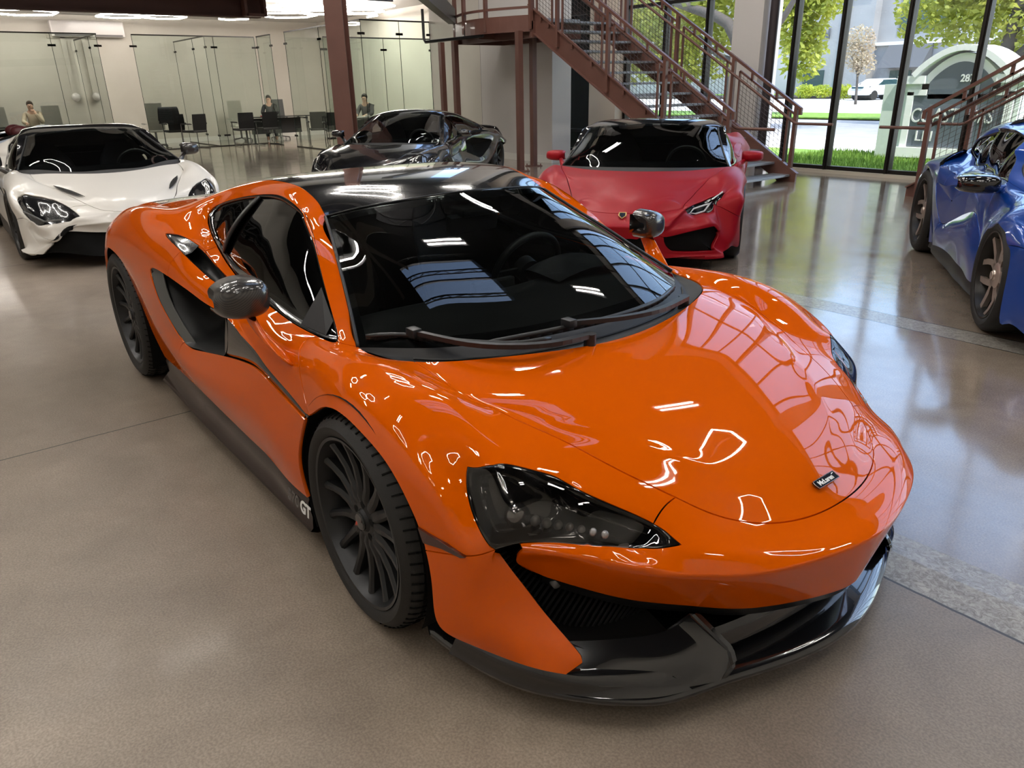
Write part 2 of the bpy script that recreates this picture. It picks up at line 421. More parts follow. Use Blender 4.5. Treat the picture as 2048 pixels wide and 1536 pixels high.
# ---------------------------------------------------------------- orange coupe (front axle at x=0, ground z=0, near side w -> -y)
HV = dict(
 # bonnet: centre, inner, ridge, shut line
 K0=(.155,0,.718),K1=(.13,.25,.727),K2=(.06,.47,.735),K3=(-.055,.657,.737),
 A0=(.33,0,.692),A1=(.32,.27,.694),A2=(.235,.565,.701),A3=(.142,.653,.707),
 M0=(.43,0,.668),M1=(.42,.26,.669),M2=(.33,.525,.679),M3=(.24,.622,.687),
 B0=(.52,0,.643),B1=(.51,.24,.643),B2=(.425,.478,.656),B3=(.33,.59,.667),
 G0=(.61,0,.615),G1=(.60,.21,.614),G2=(.51,.423,.633),G3=(.43,.548,.641),
 D0=(.70,0,.583),D1=(.69,.185,.581),D2=(.61,.362,.608),D3=(.52,.518,.617),
 F0=(.78,0,.551),F1=(.77,.155,.549),F2=(.69,.305,.579),F3=(.62,.478,.584),
 E0=(.85,0,.517),E1=(.835,.125,.517),E2=(.765,.25,.545),E3=(.726,.422,.543),
 N0=(.932,0,.462),N1=(.922,.14,.465),N2=(.877,.269,.48),N3=(.805,.356,.507),
 Hx=(.797,.283,.526),Hy=(.842,.208,.510),
 # front wing
 J3=(-.445,.775,.745),J4=(-.474,.81,.729),J5=(-.390,.872,.697),
 Pb=(-.35,.755,.746),Wb=(-.268,.73,.742),
 b1=(-.31,.81,.745),b2=(-.10,.78,.762),b3=(.10,.752,.754),b4=(.25,.73,.722),b5=(.365,.735,.675),
 c1=(-.25,.882,.702),c2=(-.07,.884,.728),c3=(.09,.882,.722),c4=(.24,.872,.682),c5=(.372,.884,.61),c6=(.436,.882,.53),c7=(.493,.877,.455),
 L0=(-.25,.92,.575),L1=(-.145,.925,.637),L2=(-.015,.928,.668),L3=(.12,.928,.648),L4=(.235,.925,.607),L5=(.318,.922,.533),L6=(.354,.92,.485),L7=(.378,.919,.43),L8=(.400,.92,.335),L9=(.408,.918,.225),
 t0=(.405,.79,.612),t1=(.432,.755,.645),t2=(.502,.67,.612),t3=(.567,.615,.579),t4=(.641,.57,.549),tC=(.742,.50,.509),t6=(.807,.489,.480),
 u5=(.741,.55,.464),u4=(.70,.595,.468),u3=(.656,.64,.470),u2=(.60,.70,.474),u1=(.552,.765,.472),
 v0=(.425,.815,.555),v1=(.468,.825,.515),v2=(.515,.81,.455),
 g1=(.49,.775,.59),h1=(.57,.705,.545),j1=(.54,.785,.525),
 # nose
 p0=(.995,0,.445),p1=(.968,.17,.448),p3=(.905,.362,.462),
 n0=(1.028,0,.434),n1=(.998,.18,.437),n3=(.936,.368,.440),n6=(.836,.496,.450),m5=(.775,.566,.447),m4=(.722,.612,.446),m3=(.668,.662,.447),m2=(.615,.718,.452),m1=(.562,.765,.452),
 k0=(1.043,0,.418),k1=(1.012,.19,.418),k3=(.948,.374,.418),k6=(.855,.495,.418),k5=(.788,.568,.416),k4=(.72,.614,.414),k3b=(.653,.658,.413),k2b=(.592,.70,.418),
 l0=(1.0,0,.247),l1=(.965,.13,.245),l3=(.885,.295,.245),l6=(.80,.405,.258),l5=(.72,.505,.273),l4=(.658,.582,.298),l3b=(.605,.64,.322),l2=(.556,.69,.345),l1b=(.515,.748,.39),
 # lower corner of the bumper
 w0=(.508,.79,.434),w2=(.567,.75,.336),w3=(.62,.72,.265),w4=(.692,.70,.210),w5=(.708,.70,.185),w7=(.690,.738,.158),w8=(.638,.79,.170),w9=(.55,.83,.170),w10=(.484,.888,.203),
 i1=(.49,.888,.345),i2=(.52,.835,.33),i3=(.50,.886,.245),i4=(.565,.825,.24),
 # door, belt line
 B1_=(-.60,.79,.754),B2_=(-.783,.79,.771),B3_=(-1.02,.78,.786),B4_=(-1.218,.76,.805),B5_=(-1.38,.742,.835),B6_=(-1.533,.72,.869),B7_=(-1.64,.70,.887),B8_=(-1.72,.685,.925),B9_=(-1.775,.665,.963),
 d1a=(-.62,.832,.735),d1b=(-.58,.878,.69),d2a=(-.80,.835,.75),d2b=(-.79,.872,.713),d3b=(-1.02,.868,.748),
 S0=(-1.81,.85,.904),S1=(-1.68,.815,.906),S2=(-1.574,.80,.892),S3=(-1.46,.79,.87),S4=(-1.34,.79,.826),S5=(-1.182,.80,.804),S6=(-1.03,.815,.785),
 R1=(-1.70,.86,.885),R2=(-1.565,.86,.861),R3=(-1.485,.855,.842),R4=(-1.325,.845,.805),R5=(-1.19,.84,.79),
 e4=(-1.19,.882,.765),e5=(-1.33,.888,.780),e6=(-1.48,.896,.80),m7=(-1.60,.90,.812),
 I0=(-1.85,.927,.756),I1=(-1.61,.92,.755),I2=(-1.46,.916,.746),I3=(-1.32,.91,.735),I3b=(-1.18,.905,.722),I4=(-.986,.90,.717),I5=(-.845,.895,.674),I6=(-.72,.895,.649),I7=(-.623,.90,.622),I8=(-.48,.905,.598),I9=(-.338,.912,.577),
 U9=(-.29,.92,.549),U8=(-.478,.912,.568),U7=(-.66,.907,.591),U6=(-.811,.90,.582),U5=(-1.078,.90,.539),U4=(-1.40,.90,.476),U3=(-1.62,.905,.453),U1=(-1.73,.925,.545),U0b=(-1.795,.935,.618),U0a=(-1.84,.935,.693),
 M0_=(-.36,.93,.385),M1_=(-.50,.942,.42),M2_=(-.68,.945,.43),M3_=(-.85,.942,.42),M4_=(-1.1,.94,.405),M5_=(-1.42,.932,.38),M6_=(-1.68,.925,.37),
 G0_=(-.355,.92,.245),G1_=(-.50,.925,.25),G2_=(-.664,.92,.268),G3_=(-.832,.92,.272),G4_=(-1.1,.92,.28),G5_=(-1.437,.92,.290),G6_=(-1.75,.905,.272),
 # rear quarter
 x1=(-1.95,.892,.252),x2=(-1.98,.912,.37),x3=(-2.01,.925,.47),x4=(-2.05,.933,.56),x5=(-2.10,.938,.65),x6=(-2.15,.935,.755),
 RA0=(-2.165,.88,.233),RA1=(-2.26,.895,.355),RA2=(-2.32,.905,.462),RA3=(-2.345,.918,.573),RA4=(-2.406,.93,.673),RA5=(-2.49,.938,.714),RA6=(-2.63,.943,.731),RA7=(-2.77,.94,.70),RA8=(-2.88,.93,.633),RA9=(-2.99,.92,.50),RA10=(-3.02,.915,.33),
 P1=(-1.85,.914,.83),P2=(-2.15,.922,.84),P3=(-2.42,.925,.835),P4=(-2.65,.92,.82),P5=(-2.85,.905,.77),P6=(-3.0,.89,.67),P7=(-3.10,.88,.52),P8=(-3.12,.87,.34),
 Y1=(-1.98,.872,.905),Y2=(-2.17,.872,.918),Y3=(-2.4,.875,.91),Y4=(-2.62,.87,.885),Y5=(-2.82,.86,.835),Y6=(-3.0,.84,.75),
 Q2=(-2.15,.80,.968),Q3=(-2.38,.805,.960),Q4=(-2.62,.80,.928),Q5=(-2.82,.79,.88),Q6=(-3.02,.77,.80),
 V1=(-1.92,.735,.970),V2=(-2.13,.70,.965),V3=(-2.4,.70,.94),V4=(-2.62,.70,.915),V5=(-2.84,.69,.885),V6=(-3.06,.67,.84),
 # roof rail
 W1=(-1.77,.62,1.005),W2=(-1.545,.585,1.057),W3=(-1.306,.57,1.09),W4=(-1.15,.568,1.10),W5=(-1.05,.573,1.092),W6=(-.917,.588,1.073),W7=(-.82,.605,1.04),W8=(-.72,.635,.983),W9=(-.607,.67,.90),W10=(-.463,.715,.808),
 C1=(-1.77,.53,1.080),C0=(-1.50,.495,1.124),Z3=(-1.287,.50,1.134),Z4=(-1.12,.505,1.132),Z5=(-1.01,.51,1.113),Z6=(-.92,.515,1.082),Z7=(-.85,.525,1.046),Z8=(-.70,.573,.970),Z9=(-.56,.622,.90),Z10=(-.42,.672,.824),
 C2=(-2.05,.56,1.015),C3=(-2.4,.58,.965),C4=(-2.7,.58,.925),C5=(-3.0,.57,.875),
 # roof and rear deck
 H0=(-.745,0,1.093),H1=(-.775,.29,1.080),
 r60=(-.83,0,1.117),r61=(-.85,.27,1.108),r50=(-.93,0,1.136),r51=(-.94,.27,1.13),r40=(-1.06,0,1.149),r41=(-1.07,.27,1.146),r30=(-1.27,0,1.155),r31=(-1.28,.26,1.151),r20=(-1.50,0,1.142),r21=(-1.5,.26,1.138),r10=(-1.77,0,1.106),r11=(-1.77,.27,1.10),
 q20=(-2.05,0,1.05),q21=(-2.05,.28,1.04),q30=(-2.4,0,.985),q31=(-2.4,.3,.978),q40=(-2.7,0,.93),q41=(-2.7,.3,.926),q50=(-3.0,0,.89),q51=(-3.0,.3,.885),
 T0=(-3.34,0,.86),T1=(-3.34,.3,.855),T2=(-3.33,.57,.845),T3=(-3.30,.68,.82),T4=(-3.26,.77,.76),T5=(-3.22,.84,.66),T6=(-3.20,.86,.52),T7=(-3.18,.85,.34),
 X0=(-3.42,0,.62),X1=(-3.42,.3,.62),X2=(-3.40,.57,.61),X3=(-3.36,.70,.58),
 X4=(-3.38,0,.32),X5=(-3.38,.3,.32),X6=(-3.36,.57,.32),X7=(-3.30,.72,.33),
)
def qs(txt): return [f.split() for f in txt.strip().replace('\n', '/').split('/') if f.strip()]
def grid_faces(*rows):
    out = []
    for a, b in zip(rows[:-1], rows[1:]):
        a = a.split(); b = b.split()
        for i in range(len(a)-1): out.append([a[i], a[i+1], b[i+1], b[i]])
    return out
HP = dict(
 hood = grid_faces('K0 K1 K2 K3','A0 A1 A2 A3','M0 M1 M2 M3','B0 B1 B2 B3','G0 G1 G2 G3','D0 D1 D2 D3','F0 F1 F2 F3','E0 E1 E2 E3')+qs('E0 E1 N1 N0/E3 N3 Hx E2/N3 N2 Hy Hx/N2 N1 E1 Hy/E2 Hx Hy E1'),
 front_wing = qs('''Pb Wb b1/J3 Pb b1 J4/Wb K3 b2 b1/K3 A3 b3 b2/A3 M3 b4 b3/M3 B3 b5 b4/B3 G3 t2 b5/b5 t2 t1 t0/G3 D3 t3 t2/D3 F3 t4 t3/F3 E3 tC t4
  J4 b1 c1 J5/b1 b2 c2 c1/b2 b3 c3 c2/b3 b4 c4 c3/b4 b5 t0 c4/c4 t0 v0 c5/c5 v0 v1 c6/c6 v1 v2 c7
  J5 c1 L1 L0/c1 c2 L2 L1/c2 c3 L3 L2/c3 c4 L4 L3/c4 c5 L5 L4/c5 c6 L6 L5/c6 c7 L7 L6'''),
 headlamp = qs('''t0 v0 g1 t1/t1 g1 h1 t2/v0 v1 j1 g1/g1 j1 h1/v1 v2 u1 j1/j1 u1 u2 h1/t2 h1 u2 u3/t3 t2 u3/t4 t3 u3 u4/tC t4 u4 u5/t6 tC u5'''),
 front_bumper = qs('''E3 tC t6 N3/N3 t6 p3 N2/N2 p3 p1 N1/N1 p1 p0 N0
  p0 p1 n1 n0/p1 p3 n3 n1/p3 t6 n6 n3/t6 u5 m5 n6/u5 u4 m4 m5/u4 u3 m3 m4/u3 u2 m2 m3/u2 u1 m1 m2
  n0 n1 k1 k0/n1 n3 k3 k1/n3 n6 k6 k3/n6 m5 k5 k6/m5 m4 k4 k5/m4 m3 k3b k4/m3 m2 k2b k3b/m2 m1 l1b k2b
  k0 k1 l1 l0/k1 k3 l3 l1/k3 k6 l6 l3/k6 k5 l5 l6/k5 k4 l4 l5/k4 k3b l3b l4/k3b k2b l2 l3b/k2b l1b l2'''),
 bumper_corner = qs('''L7 c7 i1 L8/c7 v2 i2 i1/v2 w0 w2 i2/L8 i1 i3 L9/i1 i2 i4 i3/i2 w2 w3 i4/L9 i3 w10/i3 i4 w9 w10/i4 w3 w4 w8/i4 w8 w9/w4 w5 w7 w8'''),
 door = qs('''J3 J4 d1a B1_/J4 J5 d1b d1a/J5 L0 I9 d1b/d1b I9 I8/d1b I8 I7 d2b/B1_ d1a d2a B2_/d1a d1b d2b d2a/d2b I7 I6 d3b/I6 I5 I4 d3b/B2_ d2a S6 B3_/d2a d2b d3b S6
  B3_ S6 S5 B4_/B4_ S5 S4 B5_/B5_ S4 S3 B6_
  S6 d3b e4 R5/d3b I4 I3b e4/R5 e4 e5 R4/e4 I3b I3 e5/R4 e5 e6 R3/e5 I3 I2 e6/R3 e6 m7 R2/e6 I2 I1 m7
  U9 M0_ M1_ U8/U8 M1_ M2_ U7/U7 M2_ M3_ U6/U6 M3_ M4_ U5/U5 M4_ M5_ U4/U4 M5_ M6_ U3
  M0_ G0_ G1_ M1_/M1_ G1_ G2_ M2_/M2_ G2_ G3_ M3_/M3_ G3_ G4_ M4_/M4_ G4_ G5_ M5_/M5_ G5_ G6_ M6_'''),
 rear_wing = qs('''G6_ x1 x2 M6_/M6_ x2 x3 U3/U3 x3 x4 U1/U1 x4 x5 U0b/U0b x5 x6 U0a/U0a x6 I0
  x1 RA0 RA1 x2/x2 RA1 RA2 x3/x3 RA2 RA3 x4/x4 RA3 RA4 x5/x5 RA4 RA5 x6
  I1 m7 P1 I0/I0 P1 P2 x6/x6 P2 P3 RA5/RA5 P3 P4 RA6/RA6 P4 P5 RA7/RA7 P5 P6 RA8/RA8 P6 P7 RA9/RA9 P7 P8 RA10
  m7 R2 R1 P1/P1 R1 S0 Y1/P1 Y1 Y2 P2/P2 Y2 Y3 P3/P3 Y3 Y4 P4/P4 Y4 Y5 P5/P5 Y5 Y6 P6
  S3 B6_ B7_ S2/S2 B7_ B8_ S1/S1 B8_ B9_ V1/S0 S1 V1 Y1/Y1 V1 Q2 Y2/Y2 Q2 Q3 Y3/Y3 Q3 Q4 Y4/Y4 Q4 Q5 Y5/Y5 Q5 Q6 Y6
  Q2 V1 V2/Q2 V2 V3 Q3/Q3 V3 V4 Q4/Q4 V4 V5 Q5/Q5 V5 V6 Q6/V1 B9_ W1 C1/V1 C1 C2 V2/V2 C2 C3 V3/V3 C3 C4 V4/V4 C4 C5 V5
  C5 T2 T3 V5/V5 T3 V6/V6 T3 T4 Q6/Q6 T4 T5 Y6/Y6 T5 P6/P6 T5 T6 P7/P7 T6 T7 P8
  T3 X3 T5 T4/T5 X3 T6/T6 X3 X7 T7'''),
 roof_rail = grid_faces('C1 C0 Z3 Z4 Z5 Z6 Z7 Z8 Z9 Z10 Wb','W1 W2 W3 W4 W5 W6 W7 W8 W9 W10 Pb'),
 roof = grid_faces('H0 r60 r50 r40 r30 r20 r10','H1 r61 r51 r41 r31 r21 r11','Z7 Z6 Z5 Z4 Z3 C0 C1'),
 rear_deck = grid_faces('r10 q20 q30 q40 q50 T0 X0 X4','r11 q21 q31 q41 q51 T1 X1 X5','C1 C2 C3 C4 C5 T2 X2 X6')+qs('T2 X2 X3 T3/X2 X6 X7 X3'),
)
HC = [(a,b,.5) for a,b in (('B2','G2'),('G2','D2'),('D2','F2'),('F2','E2'))]
HC += [(a,b,.45) for a,b in (('k0','k1'),('k1','k3'),('k3','k6'),('k6','k5'))]
HC += [(a,b,.8) for a,b in (('u5','u4'),('u4','u3'),('u3','u2'),('u2','u1'))]
HC += [(a,b,.4) for a,b in (('t3','t4'),('t4','tC'))]
def net_surface(bm, net, nu, nv):
    """smooth surface through a net of points (rows of equal length)"""
    rows = [cr_curve(r, nu) for r in net]
    cols = [cr_curve([rows[i][j] for i in range(len(rows))], nv) for j in range(nu)]
    add_grid(bm, [[cols[j][i] for j in range(nu)] for i in range(nv)])
def sym(pts):
    """pts (x, w, z) from the near edge to the centre -> full row near..far"""
    near = [(x, -w, z) for x, w, z in pts]
    far = [(x, w, z) for x, w, z in pts[::-1] if w > 1e-6]
    return near + far
def ribbon(bm, path, normals, wd, th=.004):
    """flat strip along path, wd wide towards given inward vectors"""
    rows = [[p for p in path], [p + n*wd for p, n in zip(path, normals)]]
    add_grid(bm, rows)

def car_paint(name, col, rough=.38, metal=.35, coat=1., coat_rough=.02, flake=0.):
    m = mat(name, col, rough=rough, metal=metal, coat=coat, coat_rough=coat_rough, spec=.5)
    if flake:
        n, l = nodes_of(m); b = n['Principled BSDF']
        tc = n.new('ShaderNodeTexCoord'); v = n.new('ShaderNodeTexVoronoi'); v.inputs['Scale'].default_value = 900
        bp = n.new('ShaderNodeBump'); bp.inputs['Strength'].default_value = flake; bp.inputs['Distance'].default_value = .0004
        l.new(tc.outputs['Object'], v.inputs['Vector']); l.new(v.outputs['Distance'], bp.inputs['Height']); l.new(bp.outputs['Normal'], b.inputs['Normal'])
    return m
def carbon_mat():
    if 'carbon fibre' in MATS: return MATS['carbon fibre']
    m = mat('carbon fibre', (.02,.018,.017), rough=.3, coat=1., coat_rough=.02)
    n, l = nodes_of(m); b = n['Principled BSDF']
    tc = n.new('ShaderNodeTexCoord'); mp = n.new('ShaderNodeMapping'); mp.inputs['Rotation'].default_value = (.4,.5,.8)
    w = n.new('ShaderNodeTexWave'); w.inputs['Scale'].default_value = 70; w.inputs['Distortion'].default_value = .6
    cr = n.new('ShaderNodeValToRGB'); cr.color_ramp.elements[0].color = (.008,.007,.007,1); cr.color_ramp.elements[1].color = (.035,.03,.027,1)
    l.new(tc.outputs['Object'], mp.inputs['Vector']); l.new(mp.outputs['Vector'], w.inputs['Vector']); l.new(w.outputs['Fac'], cr.inputs['Fac']); l.new(cr.outputs['Color'], b.inputs['Base Color'])
    return m
ORANGE = car_paint('orange metallic paint', (.66,.098,.0), rough=.45, metal=.05, coat=.85)
nodes_of(ORANGE)[0]['Principled BSDF'].inputs['Specular IOR Level'].default_value = .0
GLOSS_BLACK = mat('gloss black', (.006,.006,.007), rough=.12, coat=1., coat_rough=.01)
SATIN_BLACK = mat('satin black', (.012,.012,.013), rough=.38)
DARK = mat('dark void', (.004,.004,.004), rough=.8, spec=.2)
PLASTIC = mat('black grained plastic', (.018,.018,.019), rough=.55, bump=(900,.15))
RUBBER = mat('tyre rubber', (.016,.015,.014), rough=.62, bump=(300,.1))
RIM_DARK = mat('stealth grey wheel', (.028,.028,.029), rough=.36, metal=.5)
LEATHER = mat('black leather', (.014,.014,.015), rough=.5, bump=(500,.12))
CAR_GLASS = glass_mat('windscreen glass', (.86,.93,.90), .78, f0=1.52)
TINT_GLASS = glass_mat('tinted side glass', (.6,.62,.6), .42, f0=1.5)
CHROME = mat('bright metal', (.8,.8,.8), rough=.12, metal=1.)
CARBON = carbon_mat()
SILL = mat('gloss carbon sill', (.016,.007,.006), rough=.25, coat=.35, spec=.3)
WHITE_PRINT = mat('white lettering', (.8,.8,.78), rough=.4)
LENS_SMOKE = glass_mat('smoked lamp lens', (.8,.78,.75), .8, f0=1.5)
LED_CLEAR = mat('lamp reflector', (.35,.35,.37), rough=.12, metal=.9)

hero = thing('sports_car', 'orange low coupe with gloss black roof and dark wheels, largest car in front', 'car', (0,0,0))
def hk(*n): return chain(HV, n)
def mir(pts): return [Vector((p[0],-p[1],p[2])) for p in pts]
CG = Cage(HV, HP, HC, level=3, interp=2)
BODYN = ['hood','front_wing','headlamp','front_bumper','bumper_corner','door','rear_wing','roof_rail','roof','rear_deck']
CG.part('bonnet', ['hood'], ORANGE, hero, gap=.0026)
CG.part('front_bumper', ['front_bumper'], ORANGE, hero)
CG.part('roof_panel', ['roof'], GLOSS_BLACK, hero, gap=.001)['label'] = 'gloss black roof panel'
CG.part('rear_deck', ['rear_deck'], GLOSS_BLACK, hero)
for sd in (-1, 1):
    CG.part('front_fender', ['front_wing'], ORANGE, hero, side=sd, gap=.0022)
    CG.part('bumper_corner', ['bumper_corner'], ORANGE, hero, side=sd, skirt=.03)
    CG.part('door_panel', ['door'], ORANGE, hero, side=sd, gap=.0024)
    CG.part('rear_fender', ['rear_wing'], ORANGE, hero, side=sd, gap=.0012)
    CG.part('roof_rail', ['roof_rail'], ORANGE, hero, side=sd, gap=.0006)
    hl = CG.part('headlamp', ['headlamp'], LENS_SMOKE, hero, side=sd, gap=.001, skirt=0); hl['label'] = 'smoked black headlamp'
    # bucket
    F = CG.face_ids(['headlamp'], sd); vid = {}; co = []; fl = []
    for fi in F:
        r = []
        for v in CG.full.polygons[fi].vertices:
            if v not in vid: vid[v] = len(co); co.append(tuple(CG.full.vertices[v].co))
            r.append(vid[v])
        fl.append(r)
    me = bpy.data.meshes.new('lamp_housing'); me.from_pydata(co, [], fl)
    bm = bmesh.new(); bm.from_mesh(me)
    bnd = {v for e in bm.edges if e.is_boundary for v in e.verts}
    cc = sum((v.co for v in bm.verts), Vector()) / len(bm.verts)
    # distance rings from the border decide the depth
    dist = {v: 0 for v in bnd}; fr = list(bnd)
    while fr:
        nx = []
        for v in fr:
            for e in v.link_edges:
                o2 = e.other_vert(v)
                if o2 not in dist: dist[o2] = dist[v]+1; nx.append(o2)
        fr = nx
    inn = Vector((-.75, -sd*.45, -.35)).normalized()
    for v in bm.verts:
        d = dist[v]; v.co += inn*(.003 if d < 2 else (.012 if d == 2 else .05 if d == 3 else .062))
    bmesh.ops.recalc_face_normals(bm, faces=bm.faces)
    bm.to_mesh(me); bm.free(); link_mesh('lamp_housing', me, GLOSS_BLACK, hl)
    # lamp internals: projector, row of led lenses, light bar
    bm = new_bm()
    add_ball(bm, (.50,sd*.725,.515), .026, seg=20)
    add_tube(bm, [(.497,sd*.73,.512),(.52,sd*.738,.52)], .03, n=20)
    obj('projector_lens', bm, LED_CLEAR, hl, smooth=True)
    for i in range(7):
        t = i/6; bm = new_bm()
        p = Vector((.535,sd*.700,.500)).lerp(Vector((.672,sd*.60,.487)), t)
        add_ball(bm, p, .0125-.003*t, sc=(1,1.1,1.2), seg=12); obj('led_lens', bm, mat('led optic', (.35,.34,.34), rough=.08, metal=.6), hl, smooth=True)
    bm = new_bm()
    loft(bm, [(.560,sd*.735,.468),(.61,sd*.69,.460),(.66,sd*.635,.458),(.72,sd*.57,.462)], [(.548,sd*.735,.487),(.60,sd*.68,.477),(.65,sd*.628,.473),(.715,sd*.565,.470)], 16, 4, .003, (1,0,0))
    obj('light_bar', bm, mat('daytime light bar', (.28,.27,.27), rough=.35), hl, smooth=True)
CG.shell('gap_light_block', [n for n in BODYN if n not in ('headlamp','roof_rail','roof')], DARK, hero, off=.016)  # added black shell behind the panels, stops light leaking through the gaps
CG.shell('roof_lining', ['roof_rail','roof'], LEATHER, hero, off=.02)

# ---- bonnet badge and its lettering
bx = frame((.882,0,.5035), (0,1,0), (-.9,0,.38))
bm = new_bm(); add_box(bm, (-.048,-.0125,-.002), (.048,.0125,.003), bevel=.002)
badge = obj('bonnet_badge', bm, GLOSS_BLACK, hero); badge.matrix_local = bx
bm = new_bm()
add_tube(bm, [(-.047,-.0118,.0032),(.047,-.0118,.0032),(.049,.0,.0032),(.047,.0118,.0032),(-.047,.0118,.0032),(-.049,0,.0032)], .0011, n=6, closed=True)
obj('badge_rim', bm, CHROME, badge)
add_text('badge_lettering', 'McLaren', .019, WHITE_PRINT, Matrix.Translation((-.003,-.001,.0035)), badge, extrude=.0004, bold=.0006)
bm = new_bm(); loft(bm, [(.030,.005,.0038),(.037,.0085,.0038),(.045,.0075,.0038)], [(.033,.0045,.0038),(.038,.006,.0038),(.045,.0075,.0038)], 10, 3); obj('badge_swoosh', bm, WHITE_PRINT, badge)

# ---- windscreen, cowl, wipers
WS = [sym([HV['Wb'],(-.10,.545,.742),(.005,.30,.742),(.035,0,.742)]),
      sym([HV['Z10'],(-.262,.51,.837),(-.175,.29,.838),(-.145,0,.840)]),
      sym([HV['Z9'],(-.42,.475,.918),(-.35,.28,.922),(-.325,0,.925)]),
      sym([HV['Z8'],(-.595,.445,.992),(-.54,.27,1.0),(-.52,0,1.005)]),
      sym([HV['Z7'],(-.80,.43,1.068),(-.775,.29,1.080),(-.745,0,1.093)])]
bm = new_bm(); net_surface(bm, WS, 49, 33); wsg = obj('windscreen', bm, CAR_GLASS, hero, smooth=True)
wsg['label'] = 'large raked windscreen'
def ws_point(u, v, off=0.):
    rows = [cr_curve(r, 49) for r in WS]; j = min(48, max(0, int(round(u*48))))
    c = cr_curve([rows[i][j] for i in range(5)], 33); return c[min(32, max(0, int(round(v*32))))]
# black ceramic border
rowsW = [cr_curve(r, 49) for r in WS]
colsW = [cr_curve([rowsW[i][j] for i in range(5)], 33) for j in range(49)]
def WSP(i, j): return colsW[j][i]
bm = new_bm(); dn = Vector((-.003,0,-.004))
def cell(i0,i1,j0,j1):
    add_grid(bm, [[WSP(i,j)+dn for j in range(j0,j1+1)] for i in range(i0,i1+1)])
cell(0,2,0,48); cell(30,32,0,48); cell(2,30,0,1); cell(2,30,47,48)
bmesh.ops.remove_doubles(bm, verts=bm.verts, dist=1e-5)
obj('windscreen_border', bm, GLOSS_BLACK, wsg)
bm = new_bm()
for s in (-1, 1):
    e = [WSP(i, 0 if s < 0 else 48) for i in range(33)]
    add_tube(bm, [p + Vector((.002,0,.002)) for p in e], .006, n=6)
add_tube(bm, [WSP(32,j)+Vector((.0,0,.003)) for j in range(49)], .003, n=6)
obj('windscreen_seal', bm, SATIN_BLACK, wsg, smooth=True)
bm = new_bm()
gl = sym([HV['Wb'],(-.10,.545,.742),(.005,.30,.742),(.035,0,.742)])
kk = sym([HV['Wb'],HV['K3'],HV['K2'],HV['K1'],HV['K0']])
mid = sym([(-.255,.725,.728),(-.09,.60,.712),(.03,.42,.708),(.08,.22,.705),(.095,0,.703)])
net_surface(bm, [cr_curve(gl,40), cr_curve(mid,40), [p+Vector((-.004,0,-.006)) for p in cr_curve(kk,40)]], 60, 12)
obj('cowl', bm, PLASTIC, hero, smooth=True)
# wipers: long near blade lying along the foot of the glass, and a second arm to the far side
def wiper(path, arm, pivot):
    bm = new_bm(); P_ = cr_curve(path, 24)
    add_tube(bm, P_, [.005]+[.008]*22+[.005], n=8)
    for p, q in zip(P_[:-1], P_[1:]): add_bar(bm, p-Vector((0,0,.008)), q-Vector((0,0,.008)), .003, .014)
    o = obj('wiper_blade', bm, SATIN_BLACK, hero, smooth=True)
    bm = new_bm(); A_ = cr_curve(arm, 16)
    for i, (p, q) in enumerate(zip(A_[:-1], A_[1:])): add_bar(bm, p, q+(q-p)*.1, .016+.012*i/15, .014)
    c = A_[0]; add_box(bm, (-.022,-.016,-.012), (.022,.016,.014), M=Matrix.Translation(c), bevel=.004)
    add_tube(bm, [Vector(pivot)-Vector((0,0,.05)), Vector(pivot)+Vector((0,0,.012))], .02, n=14)
    obj('wiper_arm', bm, SATIN_BLACK, o, auto=50)
wiper([(-.262,-.703,.775),(-.19,-.60,.772),(-.02,-.51,.775),(.085,-.40,.770),(.115,-.28,.766)], [(-.165,-.59,.785),(.03,-.52,.782),(.125,-.42,.776),(.155,-.30,.765),(.14,-.16,.752)], (.14,-.14,.745))
wiper([(.02,-.47,.768),(.065,-.20,.768),(.085,.03,.768),(.06,.26,.770),(-.02,.45,.772)], [(.075,-.17,.782),(.125,.02,.772),(.13,.2,.765),(.07,.40,.755)], (.05,.42,.745))
# cowl slats
bm = new_bm()
for k in range(3):
    add_tube(bm, [Vector(p)*1 + Vector((-.02*k-.01,0,.006)) for p in cr_curve(mid, 30)][3:27], .004, n=5)
obj('cowl_slats', bm, SATIN_BLACK, hero)

